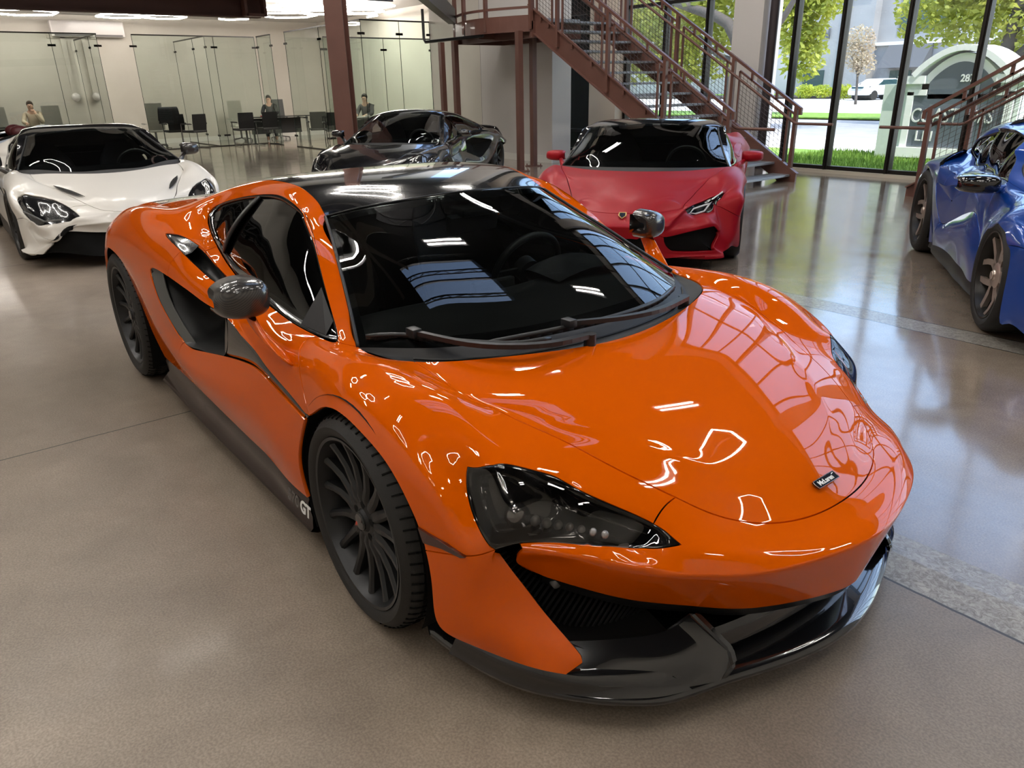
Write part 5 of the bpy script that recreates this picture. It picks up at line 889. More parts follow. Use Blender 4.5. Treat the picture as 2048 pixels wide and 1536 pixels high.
BLUE_V = dict(K0=(0.220,0.000,0.790), K1=(0.211,0.256,0.798), K2=(0.142,0.475,0.793), K3=(0.020,0.660,0.765), A0=(0.388,0.000,0.776), A1=(0.385,0.280,0.778), A2=(0.294,0.571,0.772), A3=(0.180,0.650,0.757), M0=(0.479,0.000,0.757), M1=(0.473,0.273,0.758), M2=(0.391,0.541,0.764), M3=(0.286,0.624,0.755), B0=(0.560,0.000,0.735), B1=(0.549,0.254,0.735), B2=(0.482,0.503,0.749), B3=(0.384,0.604,0.750), G0=(0.641,0.000,0.708), G1=(0.625,0.223,0.707), G2=(0.553,0.450,0.728), G3=(0.488,0.577,0.737), D0=(0.723,0.000,0.676), D1=(0.704,0.198,0.673), D2=(0.627,0.386,0.702), D3=(0.570,0.555,0.715), F0=(0.798,0.000,0.642), F1=(0.779,0.168,0.638), F2=(0.690,0.326,0.671), F3=(0.646,0.516,0.676), E0=(0.866,0.000,0.604), E1=(0.843,0.137,0.601), E2=(0.762,0.271,0.632), E3=(0.700,0.450,0.630), N0=(0.950,0.000,0.540), N1=(0.921,0.154,0.534), N2=(0.864,0.297,0.554), N3=(0.787,0.392,0.588), Hx=(0.787,0.309,0.610), Hy=(0.839,0.228,0.591), J3=(-0.560,0.776,0.840), J4=(-0.580,0.803,0.805), J5=(-0.493,0.862,0.719), Pb=(-0.527,0.775,0.844), Wb=(-0.249,0.700,0.790), b1=(-0.418,0.805,0.799), b2=(-0.100,0.740,0.810), b3=(0.090,0.743,0.794), b4=(0.250,0.720,0.790), b5=(0.380,0.745,0.758), c1=(-0.326,0.865,0.686), c2=(-0.145,0.867,0.712), c3=(-0.010,0.877,0.728), c4=(0.124,0.873,0.732), c5=(0.267,0.892,0.702), c6=(0.341,0.893,0.655), c7=(0.413,0.886,0.590), L0=(-0.327,0.915,0.453), L1=(-0.242,0.919,0.561), L2=(-0.140,0.935,0.601), L3=(-0.019,0.935,0.650), L4=(0.057,0.941,0.665), L5=(0.192,0.938,0.645), L6=(0.234,0.937,0.630), L7=(0.285,0.930,0.579), L8=(0.333,0.914,0.493), L9=(0.344,0.905,0.170), t0=(0.420,0.800,0.690), t1=(0.454,0.775,0.737), t2=(0.550,0.720,0.730), t3=(0.622,0.666,0.678), t4=(0.689,0.624,0.632), tC=(0.748,0.556,0.588), t6=(0.800,0.560,0.560), u5=(0.771,0.612,0.528), u4=(0.756,0.655,0.525), u3=(0.740,0.700,0.520), u2=(0.652,0.746,0.548), u1=(0.562,0.796,0.568), v0=(0.397,0.829,0.656), v1=(0.429,0.842,0.631), v2=(0.488,0.828,0.566), g1=(0.501,0.804,0.695), h1=(0.613,0.753,0.643), j1=(0.541,0.817,0.633), p0=(0.990,0.000,0.500), p1=(0.955,0.187,0.510), p3=(0.882,0.403,0.532), n0=(1.011,0.000,0.476), n1=(0.978,0.198,0.494), n3=(0.911,0.409,0.503), n6=(0.830,0.561,0.520), m5=(0.798,0.629,0.507), m4=(0.772,0.671,0.499), m3=(0.735,0.716,0.498), m2=(0.657,0.760,0.523), m1=(0.572,0.795,0.543), k0=(1.020,0.000,0.450), k1=(0.988,0.209,0.470), k3=(0.923,0.415,0.476), k6=(0.850,0.554,0.477), k5=(0.809,0.627,0.469), k4=(0.768,0.668,0.459), k3b=(0.714,0.705,0.459), k2b=(0.636,0.737,0.479), l0=(1.000,0.000,0.270), l1=(0.954,0.140,0.262), l3=(0.882,0.317,0.260), l6=(0.813,0.433,0.272), l5=(0.751,0.534,0.285), l4=(0.701,0.610,0.313), l3b=(0.647,0.665,0.346), l2=(0.585,0.710,0.386), l1b=(0.519,0.765,0.465), w0=(0.491,0.807,0.536), w2=(0.570,0.763,0.384), w3=(0.631,0.728,0.273), w4=(0.705,0.704,0.194), w5=(0.720,0.700,0.160), w7=(0.686,0.734,0.125), w8=(0.614,0.781,0.138), w9=(0.502,0.813,0.129), w10=(0.401,0.864,0.158), i1=(0.405,0.878,0.461), i2=(0.470,0.832,0.404), i3=(0.418,0.866,0.241), i4=(0.523,0.816,0.241), B1_=(-0.676,0.767,0.839), B2_=(-0.858,0.771,0.830), B3_=(-1.081,0.734,0.842), B4_=(-1.296,0.728,0.833), B5_=(-1.453,0.704,0.850), B6_=(-1.650,0.717,0.829), B7_=(-1.819,0.682,0.859), B8_=(-1.973,0.678,0.886), B9_=(-2.062,0.673,0.913), d1a=(-0.697,0.808,0.804), d1b=(-0.655,0.855,0.734), d2a=(-0.873,0.810,0.802), d2b=(-0.857,0.843,0.757), d3b=(-1.081,0.827,0.784), S0=(-1.850,0.860,0.810), S1=(-1.780,0.821,0.827), S2=(-1.663,0.807,0.823), S3=(-1.500,0.800,0.800), S4=(-1.403,0.761,0.828), S5=(-1.256,0.768,0.831), S6=(-1.095,0.773,0.833), R1=(-1.750,0.870,0.790), R2=(-1.611,0.865,0.782), R3=(-1.518,0.855,0.774), R4=(-1.376,0.819,0.795), R5=(-1.256,0.807,0.808), e4=(-1.247,0.848,0.775), e5=(-1.372,0.863,0.760), e6=(-1.504,0.887,0.737), m7=(-1.624,0.899,0.731), I0=(-1.832,0.921,0.676), I1=(-1.624,0.911,0.678), I2=(-1.481,0.898,0.692), I3=(-1.356,0.880,0.714), I3b=(-1.229,0.867,0.727), I4=(-1.044,0.861,0.746), I5=(-0.902,0.860,0.706), I6=(-0.776,0.864,0.679), I7=(-0.676,0.872,0.641), I8=(-0.532,0.883,0.582), I9=(-0.380,0.893,0.494), U9=(-0.322,0.900,0.439), U8=(-0.518,0.889,0.538), U7=(-0.705,0.877,0.602), U6=(-0.852,0.865,0.597), U5=(-1.112,0.858,0.535), U4=(-1.436,0.865,0.429), U3=(-1.655,0.877,0.384), U1=(-1.737,0.902,0.476), U0b=(-1.782,0.917,0.548), U0a=(-1.817,0.923,0.619), M0_=(-0.323,0.909,0.300), M1_=(-0.498,0.918,0.363), M2_=(-0.698,0.918,0.402), M3_=(-0.876,0.912,0.399), M4_=(-1.128,0.905,0.374), M5_=(-1.455,0.899,0.319), M6_=(-1.717,0.899,0.289), G0_=(-0.357,0.895,0.203), G1_=(-0.494,0.901,0.199), G2_=(-0.667,0.897,0.223), G3_=(-0.850,0.900,0.230), G4_=(-1.122,0.889,0.233), G5_=(-1.472,0.889,0.219), G6_=(-1.802,0.880,0.176), x1=(-1.890,0.857,0.175), x2=(-1.907,0.879,0.313), x3=(-1.921,0.896,0.428), x4=(-1.943,0.908,0.523), x5=(-1.972,0.915,0.610), x6=(-2.001,0.913,0.704), RA0=(-2.011,0.864,0.160), RA1=(-2.028,0.876,0.324), RA2=(-2.052,0.885,0.471), RA3=(-2.087,0.888,0.554), RA4=(-2.143,0.891,0.628), RA5=(-2.245,0.894,0.681), RA6=(-2.404,0.895,0.734), RA7=(-2.583,0.891,0.650), RA8=(-2.710,0.887,0.574), RA9=(-2.801,0.890,0.440), RA10=(-2.794,0.890,0.269), P1=(-1.846,0.916,0.741), P2=(-1.997,0.899,0.779), P3=(-2.214,0.908,0.781), P4=(-2.454,0.910,0.768), P5=(-2.689,0.883,0.690), P6=(-2.856,0.859,0.612), P7=(-2.906,0.857,0.464), P8=(-2.882,0.846,0.281), Y1=(-2.000,0.870,0.820), Y2=(-1.997,0.837,0.856), Y3=(-2.231,0.859,0.831), Y4=(-2.455,0.872,0.797), Y5=(-2.680,0.844,0.715), Y6=(-2.871,0.818,0.670), Q2=(-1.958,0.747,0.915), Q3=(-2.266,0.786,0.864), Q4=(-2.497,0.815,0.810), Q5=(-2.719,0.778,0.761), Q6=(-2.909,0.754,0.709), V1=(-2.120,0.690,0.900), V2=(-2.251,0.690,0.875), V3=(-2.451,0.680,0.850), V4=(-2.587,0.691,0.808), V5=(-2.789,0.672,0.774), V6=(-2.965,0.657,0.747), W1=(-2.002,0.673,0.965), W2=(-1.846,0.670,1.025), W3=(-1.419,0.626,1.114), W4=(-1.459,0.667,1.116), W5=(-1.251,0.649,1.123), W6=(-1.017,0.651,1.119), W7=(-0.845,0.642,1.078), W8=(-0.831,0.694,1.011), W9=(-0.715,0.705,0.960), W10=(-0.620,0.751,0.887), C1=(-2.000,0.530,1.035), C0=(-1.698,0.596,1.132), Z3=(-1.248,0.530,1.180), Z4=(-1.287,0.577,1.164), Z5=(-1.116,0.569,1.151), Z6=(-0.921,0.549,1.124), Z7=(-0.718,0.520,1.085), Z8=(-0.740,0.611,1.008), Z9=(-0.647,0.657,0.962), Z10=(-0.540,0.702,0.904), C2=(-2.220,0.550,0.960), C3=(-2.500,0.540,0.880), C4=(-2.750,0.550,0.820), C5=(-2.950,0.550,0.780), H0=(-0.600,0.000,1.125), H1=(-0.670,0.299,1.125), r60=(-0.720,0.000,1.160), r61=(-0.759,0.281,1.153), r50=(-0.850,0.000,1.185), r51=(-0.879,0.286,1.177), r40=(-1.020,0.000,1.200), r41=(-1.053,0.294,1.194), r30=(-1.300,0.000,1.205), r31=(-1.310,0.288,1.197), r20=(-1.620,0.000,1.175), r21=(-1.629,0.295,1.163), r10=(-2.000,0.000,1.100), r11=(-1.987,0.283,1.087), q20=(-2.250,0.000,1.020), q21=(-2.253,0.273,1.000), q30=(-2.500,0.000,0.930), q31=(-2.531,0.279,0.910), q40=(-2.750,0.000,0.850), q41=(-2.759,0.279,0.842), q50=(-2.950,0.000,0.810), q51=(-2.955,0.286,0.799), T0=(-3.150,0.000,0.780), T1=(-3.161,0.297,0.771), T2=(-3.130,0.570,0.760), T3=(-3.123,0.685,0.735), T4=(-3.100,0.780,0.680), T5=(-3.044,0.835,0.588), T6=(-2.995,0.845,0.456), T7=(-2.938,0.829,0.276), X0=(-3.195,0.000,0.541), X1=(-3.196,0.297,0.540), X2=(-3.178,0.569,0.531), X3=(-3.144,0.698,0.504), X4=(-3.133,0.000,0.238), X5=(-3.130,0.294,0.239), X6=(-3.107,0.560,0.242), X7=(-3.051,0.706,0.257), z5=(0.850,0.636,0.129), z6=(0.922,0.499,0.126), z3=(0.993,0.354,0.127), z1=(1.021,0.172,0.126), z0=(1.000,0.000,0.120))
BLACK_V = dict(K0=(0.145,0.000,0.754), K1=(0.118,0.251,0.759), K2=(0.040,0.475,0.756), K3=(-0.268,0.721,0.734), A0=(0.325,0.000,0.724), A1=(0.313,0.270,0.723), A2=(0.192,0.577,0.712), A3=(0.047,0.681,0.699), M0=(0.425,0.000,0.698), M1=(0.414,0.260,0.697), M2=(0.308,0.530,0.698), M3=(0.187,0.637,0.691), B0=(0.514,0.000,0.671), B1=(0.504,0.240,0.670), B2=(0.414,0.479,0.680), B3=(0.303,0.597,0.683), G0=(0.602,0.000,0.640), G1=(0.592,0.210,0.639), G2=(0.502,0.423,0.658), G3=(0.418,0.550,0.664), D0=(0.689,0.000,0.605), D1=(0.679,0.185,0.603), D2=(0.600,0.361,0.631), D3=(0.511,0.518,0.641), F0=(0.766,0.000,0.570), F1=(0.756,0.155,0.568), F2=(0.678,0.304,0.600), F3=(0.610,0.477,0.606), E0=(0.833,0.000,0.533), E1=(0.818,0.125,0.533), E2=(0.750,0.250,0.563), E3=(0.713,0.422,0.562), N0=(0.913,0.000,0.476), N1=(0.901,0.140,0.477), N2=(0.857,0.269,0.493), N3=(0.789,0.356,0.523), Hx=(0.781,0.283,0.543), Hy=(0.824,0.208,0.525), J3=(-0.495,0.782,0.751), J4=(-0.517,0.814,0.736), J5=(-0.423,0.877,0.699), Pb=(-0.405,0.768,0.744), Wb=(-0.332,0.751,0.732), b1=(-0.367,0.825,0.737), b2=(-0.247,0.823,0.736), b3=(-0.036,0.791,0.720), b4=(0.173,0.751,0.704), b5=(0.333,0.742,0.680), c1=(-0.302,0.896,0.693), c2=(-0.186,0.918,0.685), c3=(-0.036,0.918,0.652), c4=(0.152,0.896,0.629), c5=(0.327,0.894,0.588), c6=(0.408,0.887,0.522), c7=(0.472,0.880,0.454), L0=(-0.248,0.920,0.592), L1=(-0.202,0.943,0.617), L2=(-0.116,0.959,0.611), L3=(0.009,0.962,0.554), L4=(0.158,0.947,0.549), L5=(0.271,0.935,0.502), L6=(0.318,0.929,0.465), L7=(0.350,0.925,0.418), L8=(0.382,0.923,0.332), L9=(0.400,0.918,0.232), t0=(0.385,0.794,0.619), t1=(0.424,0.755,0.665), t2=(0.493,0.669,0.634), t3=(0.558,0.614,0.601), t4=(0.630,0.569,0.569), tC=(0.728,0.500,0.526), t6=(0.791,0.489,0.494), u5=(0.728,0.549,0.480), u4=(0.688,0.594,0.484), u3=(0.645,0.639,0.487), u2=(0.590,0.699,0.491), u1=(0.541,0.765,0.486), v0=(0.405,0.819,0.558), v1=(0.450,0.827,0.520), v2=(0.501,0.811,0.464), g1=(0.478,0.775,0.604), h1=(0.560,0.704,0.563), j1=(0.526,0.785,0.537), p0=(0.969,0.000,0.453), p1=(0.943,0.170,0.456), p3=(0.882,0.362,0.472), n0=(0.999,0.000,0.439), n1=(0.970,0.180,0.443), n3=(0.912,0.368,0.448), n6=(0.818,0.496,0.462), m5=(0.759,0.566,0.460), m4=(0.708,0.611,0.460), m3=(0.656,0.661,0.462), m2=(0.604,0.717,0.467), m1=(0.551,0.765,0.465), k0=(1.013,0.000,0.422), k1=(0.984,0.190,0.423), k3=(0.924,0.374,0.425), k6=(0.837,0.495,0.429), k5=(0.772,0.568,0.428), k4=(0.707,0.613,0.428), k3b=(0.643,0.657,0.429), k2b=(0.584,0.699,0.434), l0=(0.980,0.000,0.254), l1=(0.950,0.130,0.256), l3=(0.878,0.295,0.261), l6=(0.797,0.405,0.276), l5=(0.717,0.505,0.292), l4=(0.654,0.581,0.316), l3b=(0.600,0.640,0.340), l2=(0.551,0.690,0.362), l1b=(0.507,0.748,0.405), w0=(0.496,0.791,0.445), w2=(0.558,0.750,0.349), w3=(0.610,0.720,0.276), w4=(0.679,0.700,0.217), w5=(0.694,0.700,0.191), w7=(0.680,0.738,0.165), w8=(0.631,0.790,0.179), w9=(0.547,0.829,0.181), w10=(0.478,0.888,0.212), i1=(0.473,0.889,0.347), i2=(0.507,0.835,0.337), i3=(0.490,0.886,0.251), i4=(0.556,0.825,0.249), B1_=(-0.648,0.790,0.767), B2_=(-0.826,0.785,0.790), B3_=(-1.045,0.775,0.808), B4_=(-1.252,0.764,0.822), B5_=(-1.478,0.768,0.832), B6_=(-1.735,0.781,0.832), B7_=(-1.925,0.790,0.822), B8_=(-2.083,0.801,0.834), B9_=(-2.121,0.773,0.866), d1a=(-0.661,0.831,0.747), d1b=(-0.610,0.877,0.699), d2a=(-0.835,0.830,0.767), d2b=(-0.817,0.867,0.728), d3b=(-1.034,0.863,0.767), S0=(-2.091,0.940,0.808), S1=(-1.955,0.903,0.831), S2=(-1.794,0.868,0.841), S3=(-1.605,0.832,0.847), S4=(-1.407,0.807,0.830), S5=(-1.207,0.800,0.822), S6=(-1.052,0.810,0.805), R1=(-1.954,0.942,0.810), R2=(-1.751,0.919,0.816), R3=(-1.620,0.897,0.817), R4=(-1.366,0.856,0.814), R5=(-1.207,0.840,0.808), e4=(-1.196,0.880,0.784), e5=(-1.351,0.895,0.793), e6=(-1.586,0.930,0.781), m7=(-1.771,0.956,0.766), I0=(-2.043,0.993,0.675), I1=(-1.756,0.969,0.714), I2=(-1.532,0.941,0.737), I3=(-1.310,0.910,0.757), I3b=(-1.176,0.901,0.742), I4=(-0.997,0.894,0.734), I5=(-0.862,0.890,0.690), I6=(-0.740,0.891,0.662), I7=(-0.641,0.898,0.633), I8=(-0.492,0.905,0.609), I9=(-0.341,0.912,0.591), U9=(-0.287,0.920,0.566), U8=(-0.485,0.911,0.580), U7=(-0.673,0.904,0.603), U6=(-0.818,0.895,0.598), U5=(-1.064,0.894,0.562), U4=(-1.407,0.906,0.485), U3=(-1.666,0.924,0.441), U1=(-1.821,0.959,0.510), U0b=(-1.922,0.980,0.564), U0a=(-2.003,0.992,0.622), M0_=(-0.348,0.930,0.401), M1_=(-0.494,0.940,0.433), M2_=(-0.679,0.942,0.441), M3_=(-0.840,0.937,0.436), M4_=(-1.077,0.934,0.426), M5_=(-1.418,0.935,0.387), M6_=(-1.708,0.940,0.362), G0_=(-0.333,0.920,0.264), G1_=(-0.482,0.924,0.266), G2_=(-0.659,0.920,0.276), G3_=(-0.812,0.917,0.290), G4_=(-1.067,0.915,0.305), G5_=(-1.426,0.920,0.299), G6_=(-1.756,0.914,0.274), x1=(-1.951,0.900,0.252), x2=(-2.015,0.929,0.342), x3=(-2.075,0.952,0.415), x4=(-2.143,0.970,0.481), x5=(-2.221,0.984,0.549), x6=(-2.308,0.992,0.637), RA0=(-2.149,0.880,0.240), RA1=(-2.262,0.905,0.311), RA2=(-2.338,0.923,0.372), RA3=(-2.382,0.945,0.436), RA4=(-2.482,0.966,0.553), RA5=(-2.575,0.975,0.610), RA6=(-2.742,1.000,0.590), RA7=(-2.873,0.999,0.562), RA8=(-2.939,0.969,0.547), RA9=(-2.970,0.920,0.515), RA10=(-2.938,0.906,0.389), P1=(-2.079,0.990,0.739), P2=(-2.347,0.990,0.715), P3=(-2.580,0.987,0.695), P4=(-2.814,0.999,0.637), P5=(-2.990,0.983,0.594), P6=(-3.051,0.925,0.601), P7=(-3.065,0.880,0.548), P8=(-3.025,0.859,0.415), Y1=(-2.238,0.956,0.789), Y2=(-2.403,0.949,0.783), Y3=(-2.606,0.950,0.757), Y4=(-2.822,0.961,0.680), Y5=(-3.014,0.965,0.599), Y6=(-3.091,0.894,0.635), Q2=(-2.414,0.883,0.829), Q3=(-2.620,0.887,0.805), Q4=(-2.849,0.899,0.705), Q5=(-3.063,0.921,0.584), Q6=(-3.128,0.830,0.669), V1=(-2.233,0.832,0.854), V2=(-2.405,0.784,0.827), V3=(-2.640,0.781,0.772), V4=(-2.851,0.796,0.693), V5=(-3.054,0.796,0.639), V6=(-3.163,0.724,0.721), W1=(-2.101,0.719,0.911), W2=(-1.778,0.644,1.008), W3=(-1.439,0.579,1.080), W4=(-1.220,0.570,1.094), W5=(-1.086,0.572,1.086), W6=(-1.019,0.582,1.089), W7=(-0.946,0.598,1.064), W8=(-0.834,0.631,1.005), W9=(-0.700,0.671,0.917), W10=(-0.533,0.723,0.815), C1=(-2.064,0.611,0.992), C0=(-1.691,0.536,1.088), Z3=(-1.406,0.510,1.125), Z4=(-1.191,0.506,1.130), Z5=(-1.081,0.507,1.120), Z6=(-1.029,0.508,1.105), Z7=(-0.997,0.515,1.083), Z8=(-0.818,0.569,0.998), Z9=(-0.657,0.625,0.918), Z10=(-0.500,0.683,0.831), C2=(-2.343,0.642,0.886), C3=(-2.651,0.657,0.790), C4=(-2.924,0.669,0.705), C5=(-3.134,0.631,0.728), H0=(-0.852,0.000,1.130), H1=(-0.893,0.286,1.115), r60=(-0.931,0.000,1.153), r61=(-0.960,0.266,1.141), r50=(-1.019,0.000,1.170), r51=(-1.037,0.267,1.159), r40=(-1.130,0.000,1.182), r41=(-1.150,0.270,1.169), r30=(-1.307,0.000,1.187), r31=(-1.354,0.268,1.166), r20=(-1.488,0.000,1.176), r21=(-1.606,0.282,1.132), r10=(-1.914,0.000,1.062), r11=(-1.968,0.310,1.040), q20=(-2.275,0.000,0.943), q21=(-2.300,0.326,0.925), q30=(-2.632,0.000,0.832), q31=(-2.641,0.346,0.815), q40=(-2.883,0.000,0.782), q41=(-2.894,0.345,0.759), q50=(-3.099,0.000,0.803), q51=(-3.111,0.332,0.779), T0=(-3.320,0.000,0.886), T1=(-3.343,0.310,0.857), T2=(-3.338,0.582,0.841), T3=(-3.302,0.690,0.821), T4=(-3.240,0.770,0.783), T5=(-3.194,0.843,0.683), T6=(-3.141,0.855,0.571), T7=(-3.075,0.838,0.426), X0=(-3.335,0.000,0.696), X1=(-3.341,0.300,0.691), X2=(-3.323,0.566,0.681), X3=(-3.281,0.692,0.653), X4=(-3.235,0.000,0.437), X5=(-3.236,0.296,0.437), X6=(-3.220,0.560,0.436), X7=(-3.172,0.708,0.436), z5=(0.809,0.610,0.166), z6=(0.894,0.470,0.159), z3=(0.977,0.330,0.156), z1=(1.017,0.160,0.153), z0=(1.020,0.000,0.148))
# ---------------------------------------------------------------- the other cars share one build routine
def plane_eps(): pass
CAR_PANELS = {k: [list(f) for f in v] for k, v in HP.items()}
CAR_PANELS['bumper_corner'] += qs('''u1 v2 m1/v2 w0 l1b m1/l1b w0 w2 l2/l2 w2 w3 l3b/l3b w3 w4 l4/l4 w4 l5''')
CAR_PANELS['mouth'] = qs('''l5 w4 w5 z5/l6 l5 z5 z6/l3 l6 z6 z3/l1 l3 z3 z1/l0 l1 z1 z0/w5 w7 z5''')
def other_car(V, label, pose, paint, tyre, rim_mat, rims, mouth_off=.03, hole=False, mirror=None, mirror_mat=None, roof_mat=None, seatmat=None, lip=None, trim_mat=GLOSS_BLACK, name='sports_car', spokes=('thin', 15), caliper=None, plugs=('body','body'), rail_mat=None, arm_mat=None, intake=True, level=2, open_top=False, deck_paint=False):
    X, Y, th = pose
    car = thing(name, label, 'car', (X,Y,0), th)
    P = {k: v for k, v in CAR_PANELS.items()}
    if hole:
        P = dict(P); P['bumper_corner'] = [list(f) for f in HP['bumper_corner']] + qs('u1 v2 m1/v2 w0 l1b m1/w5 w7 z6 z5/z5 z6 l3 l6')
        P['mouth'] = qs('l3 z6 z3 l1/l1 z3 z1/l0 l1 z1 z0/l5 l6 z5 w5/l4 l5 w5 w4/l3b l4 w4 w3/l2 l3b w3 w2/l1b l2 w2 w0')
    if open_top: P = {k: v for k, v in P.items() if k not in ('roof', 'roof_rail')}
    cg = Cage(V, P, HC, level=level, interp=5)
    cg.part('bonnet', ['hood'], paint, car, gap=.0035)
    cg.part('front_bumper', ['front_bumper'], paint, car)
    m_ = cg.part('front_intake', ['mouth'], DARK if mouth_off > 0 else paint, car, off=mouth_off, skirt=0)
    if not open_top: cg.part('roof_panel', ['roof'], roof_mat or GLOSS_BLACK, car)
    cg.part('rear_deck', ['rear_deck'], paint if (open_top or deck_paint) else GLOSS_BLACK, car)
    for sd in (-1, 1):
        out = Vector((0, sd, 0))
        cg.part('front_fender', ['front_wing'], paint, car, side=sd, gap=.003)
        cg.part('bumper_corner', ['bumper_corner'], paint, car, side=sd, skirt=.03)
        cg.part('door_panel', ['door'], paint, car, side=sd, gap=.003)
        cg.part('rear_fender', ['rear_wing'], paint, car, side=sd, gap=.002)
        if not open_top: cg.part('roof_rail', ['roof_rail'], rail_mat or paint, car, side=sd, gap=.0006)
        h_ = cg.part('headlamp', ['headlamp'], trim_mat, car, side=sd, gap=.002, off=.012 if trim_mat is GLOSS_BLACK else .004)
        # side trims
        up = cr_curve(chain(V, ['I4','I5','I6','I7','I8','I9','L0'], sd), 24); lo = cr_curve(chain(V, ['U5','U6','U7','U8','U9'], sd), 24)
        bm = new_bm(); add_grid(bm, [[a.lerp(b, t) - out*d for a, b in zip(up, lo)] for t, d in ((0,.004),(.5,.001),(1,.004))])
        obj('side_blade', bm, paint if plugs[0] == 'body' else GLOSS_BLACK, car, smooth=True)
        rc = cr_curve(chain(V, ['I4','I3b','I3','I2','I1','I0','U0a','U0b','U1','U3','U4','U5'], sd), 40, closed=True); cen = sum(rc, Vector())/40
        dp = (.002,.004,.006) if plugs[1] == 'body' else (.03,.09,.10)
        bm = new_bm(); add_grid(bm, [[p - out*.003 for p in rc], [p.lerp(cen,.1) - out*dp[0] for p in rc], [p.lerp(cen,.5) - out*dp[1] for p in rc], [p.lerp(cen,.97) - out*dp[2] for p in rc]], close=True)
        obj('side_intake', bm, paint if plugs[1] == 'body' else DARK, car, smooth=True)
        tp = cr_curve(chain(V, ['S0','S1','S2','S3','S4','S5','S6'], sd), 24); bt = cr_curve(chain(V, ['S0','R1','R2','R3','R4','R5','S6'], sd), 24)
        bm = new_bm(); add_grid(bm, [tp, [a.lerp(b,.5)+Vector((0,0,.004 if plugs[1] == 'body' else -.04)) for a, b in zip(tp,bt)], bt]); obj('shoulder_panel', bm, paint if plugs[1] == 'body' else DARK, car, smooth=True)
        # sill
        top = cr_curve([(x, sd*(w-.012), z+.01) for x, w, z in (V['G0_'],V['G1_'],V['G2_'],V['G3_'],V['G4_'],V['G5_'],V['G6_'],V['x1'],V['RA0'])], 30)
        bm = new_bm(); add_grid(bm, [top, [p + out*.01 + Vector((0,0,-.04)) for p in top], [Vector((p.x, p.y+sd*.01, .12)) for p in top], [Vector((p.x, p.y-sd*.02, .10)) for p in top], [Vector((p.x, sd*.5, .10)) for p in top]])
        obj('side_sill', bm, SATIN_BLACK, car, smooth=True)
        # window
        if not open_top:
            Bc = cr_curve(chain(V, ['Pb','J3','B1_','B2_','B3_','B4_','B5_','B6_','B7_','B8_','B9_'], sd), 40); Wc = cr_curve(chain(V, ['Pb','W10','W9','W8','W7','W6','W5','W4','W3','W2','W1','B9_'], sd), 40)
            cen = sum(Bc, Vector())/80 + sum(Wc, Vector())/80
            def shrink(c, k, inset): return [p + ((cen-p).normalized())*k - out*inset for p in c]
            bm = new_bm()
            for c in (Bc, Wc): add_grid(bm, [shrink(c,-.002,.003), shrink(c,.012,.0), shrink(c,.03,.010)])
            fr_ = obj('window_frame', bm, GLOSS_BLACK, car, smooth=True)
            b2, w2 = shrink(Bc,.022,.012), shrink(Wc,.022,.012)
            bm = new_bm(); add_grid(bm, [[b2[i].lerp(w2[i],t) + out*(.025*4*t*(1-t)*math.sin(PI*i/39)) for i in range(40)] for t in [k/9 for k in range(10)]])
            obj('side_window', bm, TINT_GLASS, car, smooth=True)
            bm = new_bm(); q = [b2[29].lerp(w2[26], k/6)-out*.004 for k in range(7)]; add_grid(bm, [q, [p+Vector((-.05,0,0)) for p in q]]); obj('quarter_window_pillar', bm, SATIN_BLACK, car)
        for cx, r, yo in ((0,rims[0][0]+.009,rims[0][3]),(pose_wb(V),rims[1][0]+.010,rims[1][3])):
            bm = new_bm(); add_lathe(bm, [(sd*(yo-.04),r),(sd*.70,r-.01),(sd*.66,.05)], 24, M=Matrix.Translation((cx,0,r-.012)), a0=R(-30), a1=R(210)); obj('wheel_arch_liner', bm, DARK, car)
        if mirror:
            mx, mw, mz, L_, H_, D_ = mirror
            bm = new_bm(); net = []
            for t, k, dx in ((0,.55,0),(.06,.86,.0),(.3,1.,.01),(.65,.97,.0),(.92,.78,-.015),(1.,.5,-.03)):
                ring = []
                for j in range(15):
                    a = -PI/2+PI*j/14; ring.append(Vector((mx+dx-D_*.5 + D_*k*max(0,math.cos(a))**.6, sd*(mw-L_/2+L_*t), mz + H_/2*k*(abs(math.sin(a))**.7)*(1 if a > 0 else -1))))
                net.append(ring)
            net_surface(bm, net, 22, 18); mo = obj('wing_mirror', bm, mirror_mat or paint, car, smooth=True)
            bm = new_bm(); add_grid(bm, [[Vector((mx-D_*.5, sd*(mw-L_/2+L_*t), mz+H_/2*s_*.85)) for s_ in (-1,0,1)] for t in (.05,.5,.9)]); obj('mirror_glass', bm, CHROME, mo)
            bm = new_bm(); A = Vector(V['J3']); A.y *= sd; add_tube(bm, [A+Vector((.03,-sd*.02,-.04)), Vector((mx,sd*(mw-L_*.3),mz-H_*.3))], [.032,.02], n=10); obj('mirror_arm', bm, arm_mat or mirror_mat or paint, mo, smooth=True)
    # windscreen
    if True:
        o_ = lambda n, k: Vector(V[n])
        Wb, Z10, Z9, Z8, Z7 = [V[k] for k in ('Wb','Z10','Z9','Z8','Z7')]
        K0 = V['K0']; H0 = V['H0']
        base_row = [Wb, (V['K3'][0]*.55+Wb[0]*.45-.03, V['K3'][1]*.86, Wb[2]), (K0[0]-.14, .30, K0[2]+.02), (K0[0]-.115, 0, K0[2]+.022)]
        rows = [sym(base_row)]
        for t, Z in ((.25,Z10),(.5,Z9),(.75,Z8)):
            c = (base_row[3][0]*(1-t)+H0[0]*t, 0, base_row[3][2]*(1-t)+H0[2]*t+.02*4*t*(1-t))
            rows.append(sym([Z, (Z[0]*.42+c[0]*.58, Z[1]*.76, Z[2]*.35+c[2]*.65), (c[0]-.03*(1), Z[1]*.42, c[2]-.002), c]))
        if open_top: Z7 = Z7
        rows.append(sym([Z7, (Z7[0]*.42+H0[0]*.58, Z7[1]*.78, Z7[2]*.35+H0[2]*.65), (H0[0]-.03, Z7[1]*.45, H0[2]-.008), H0]))
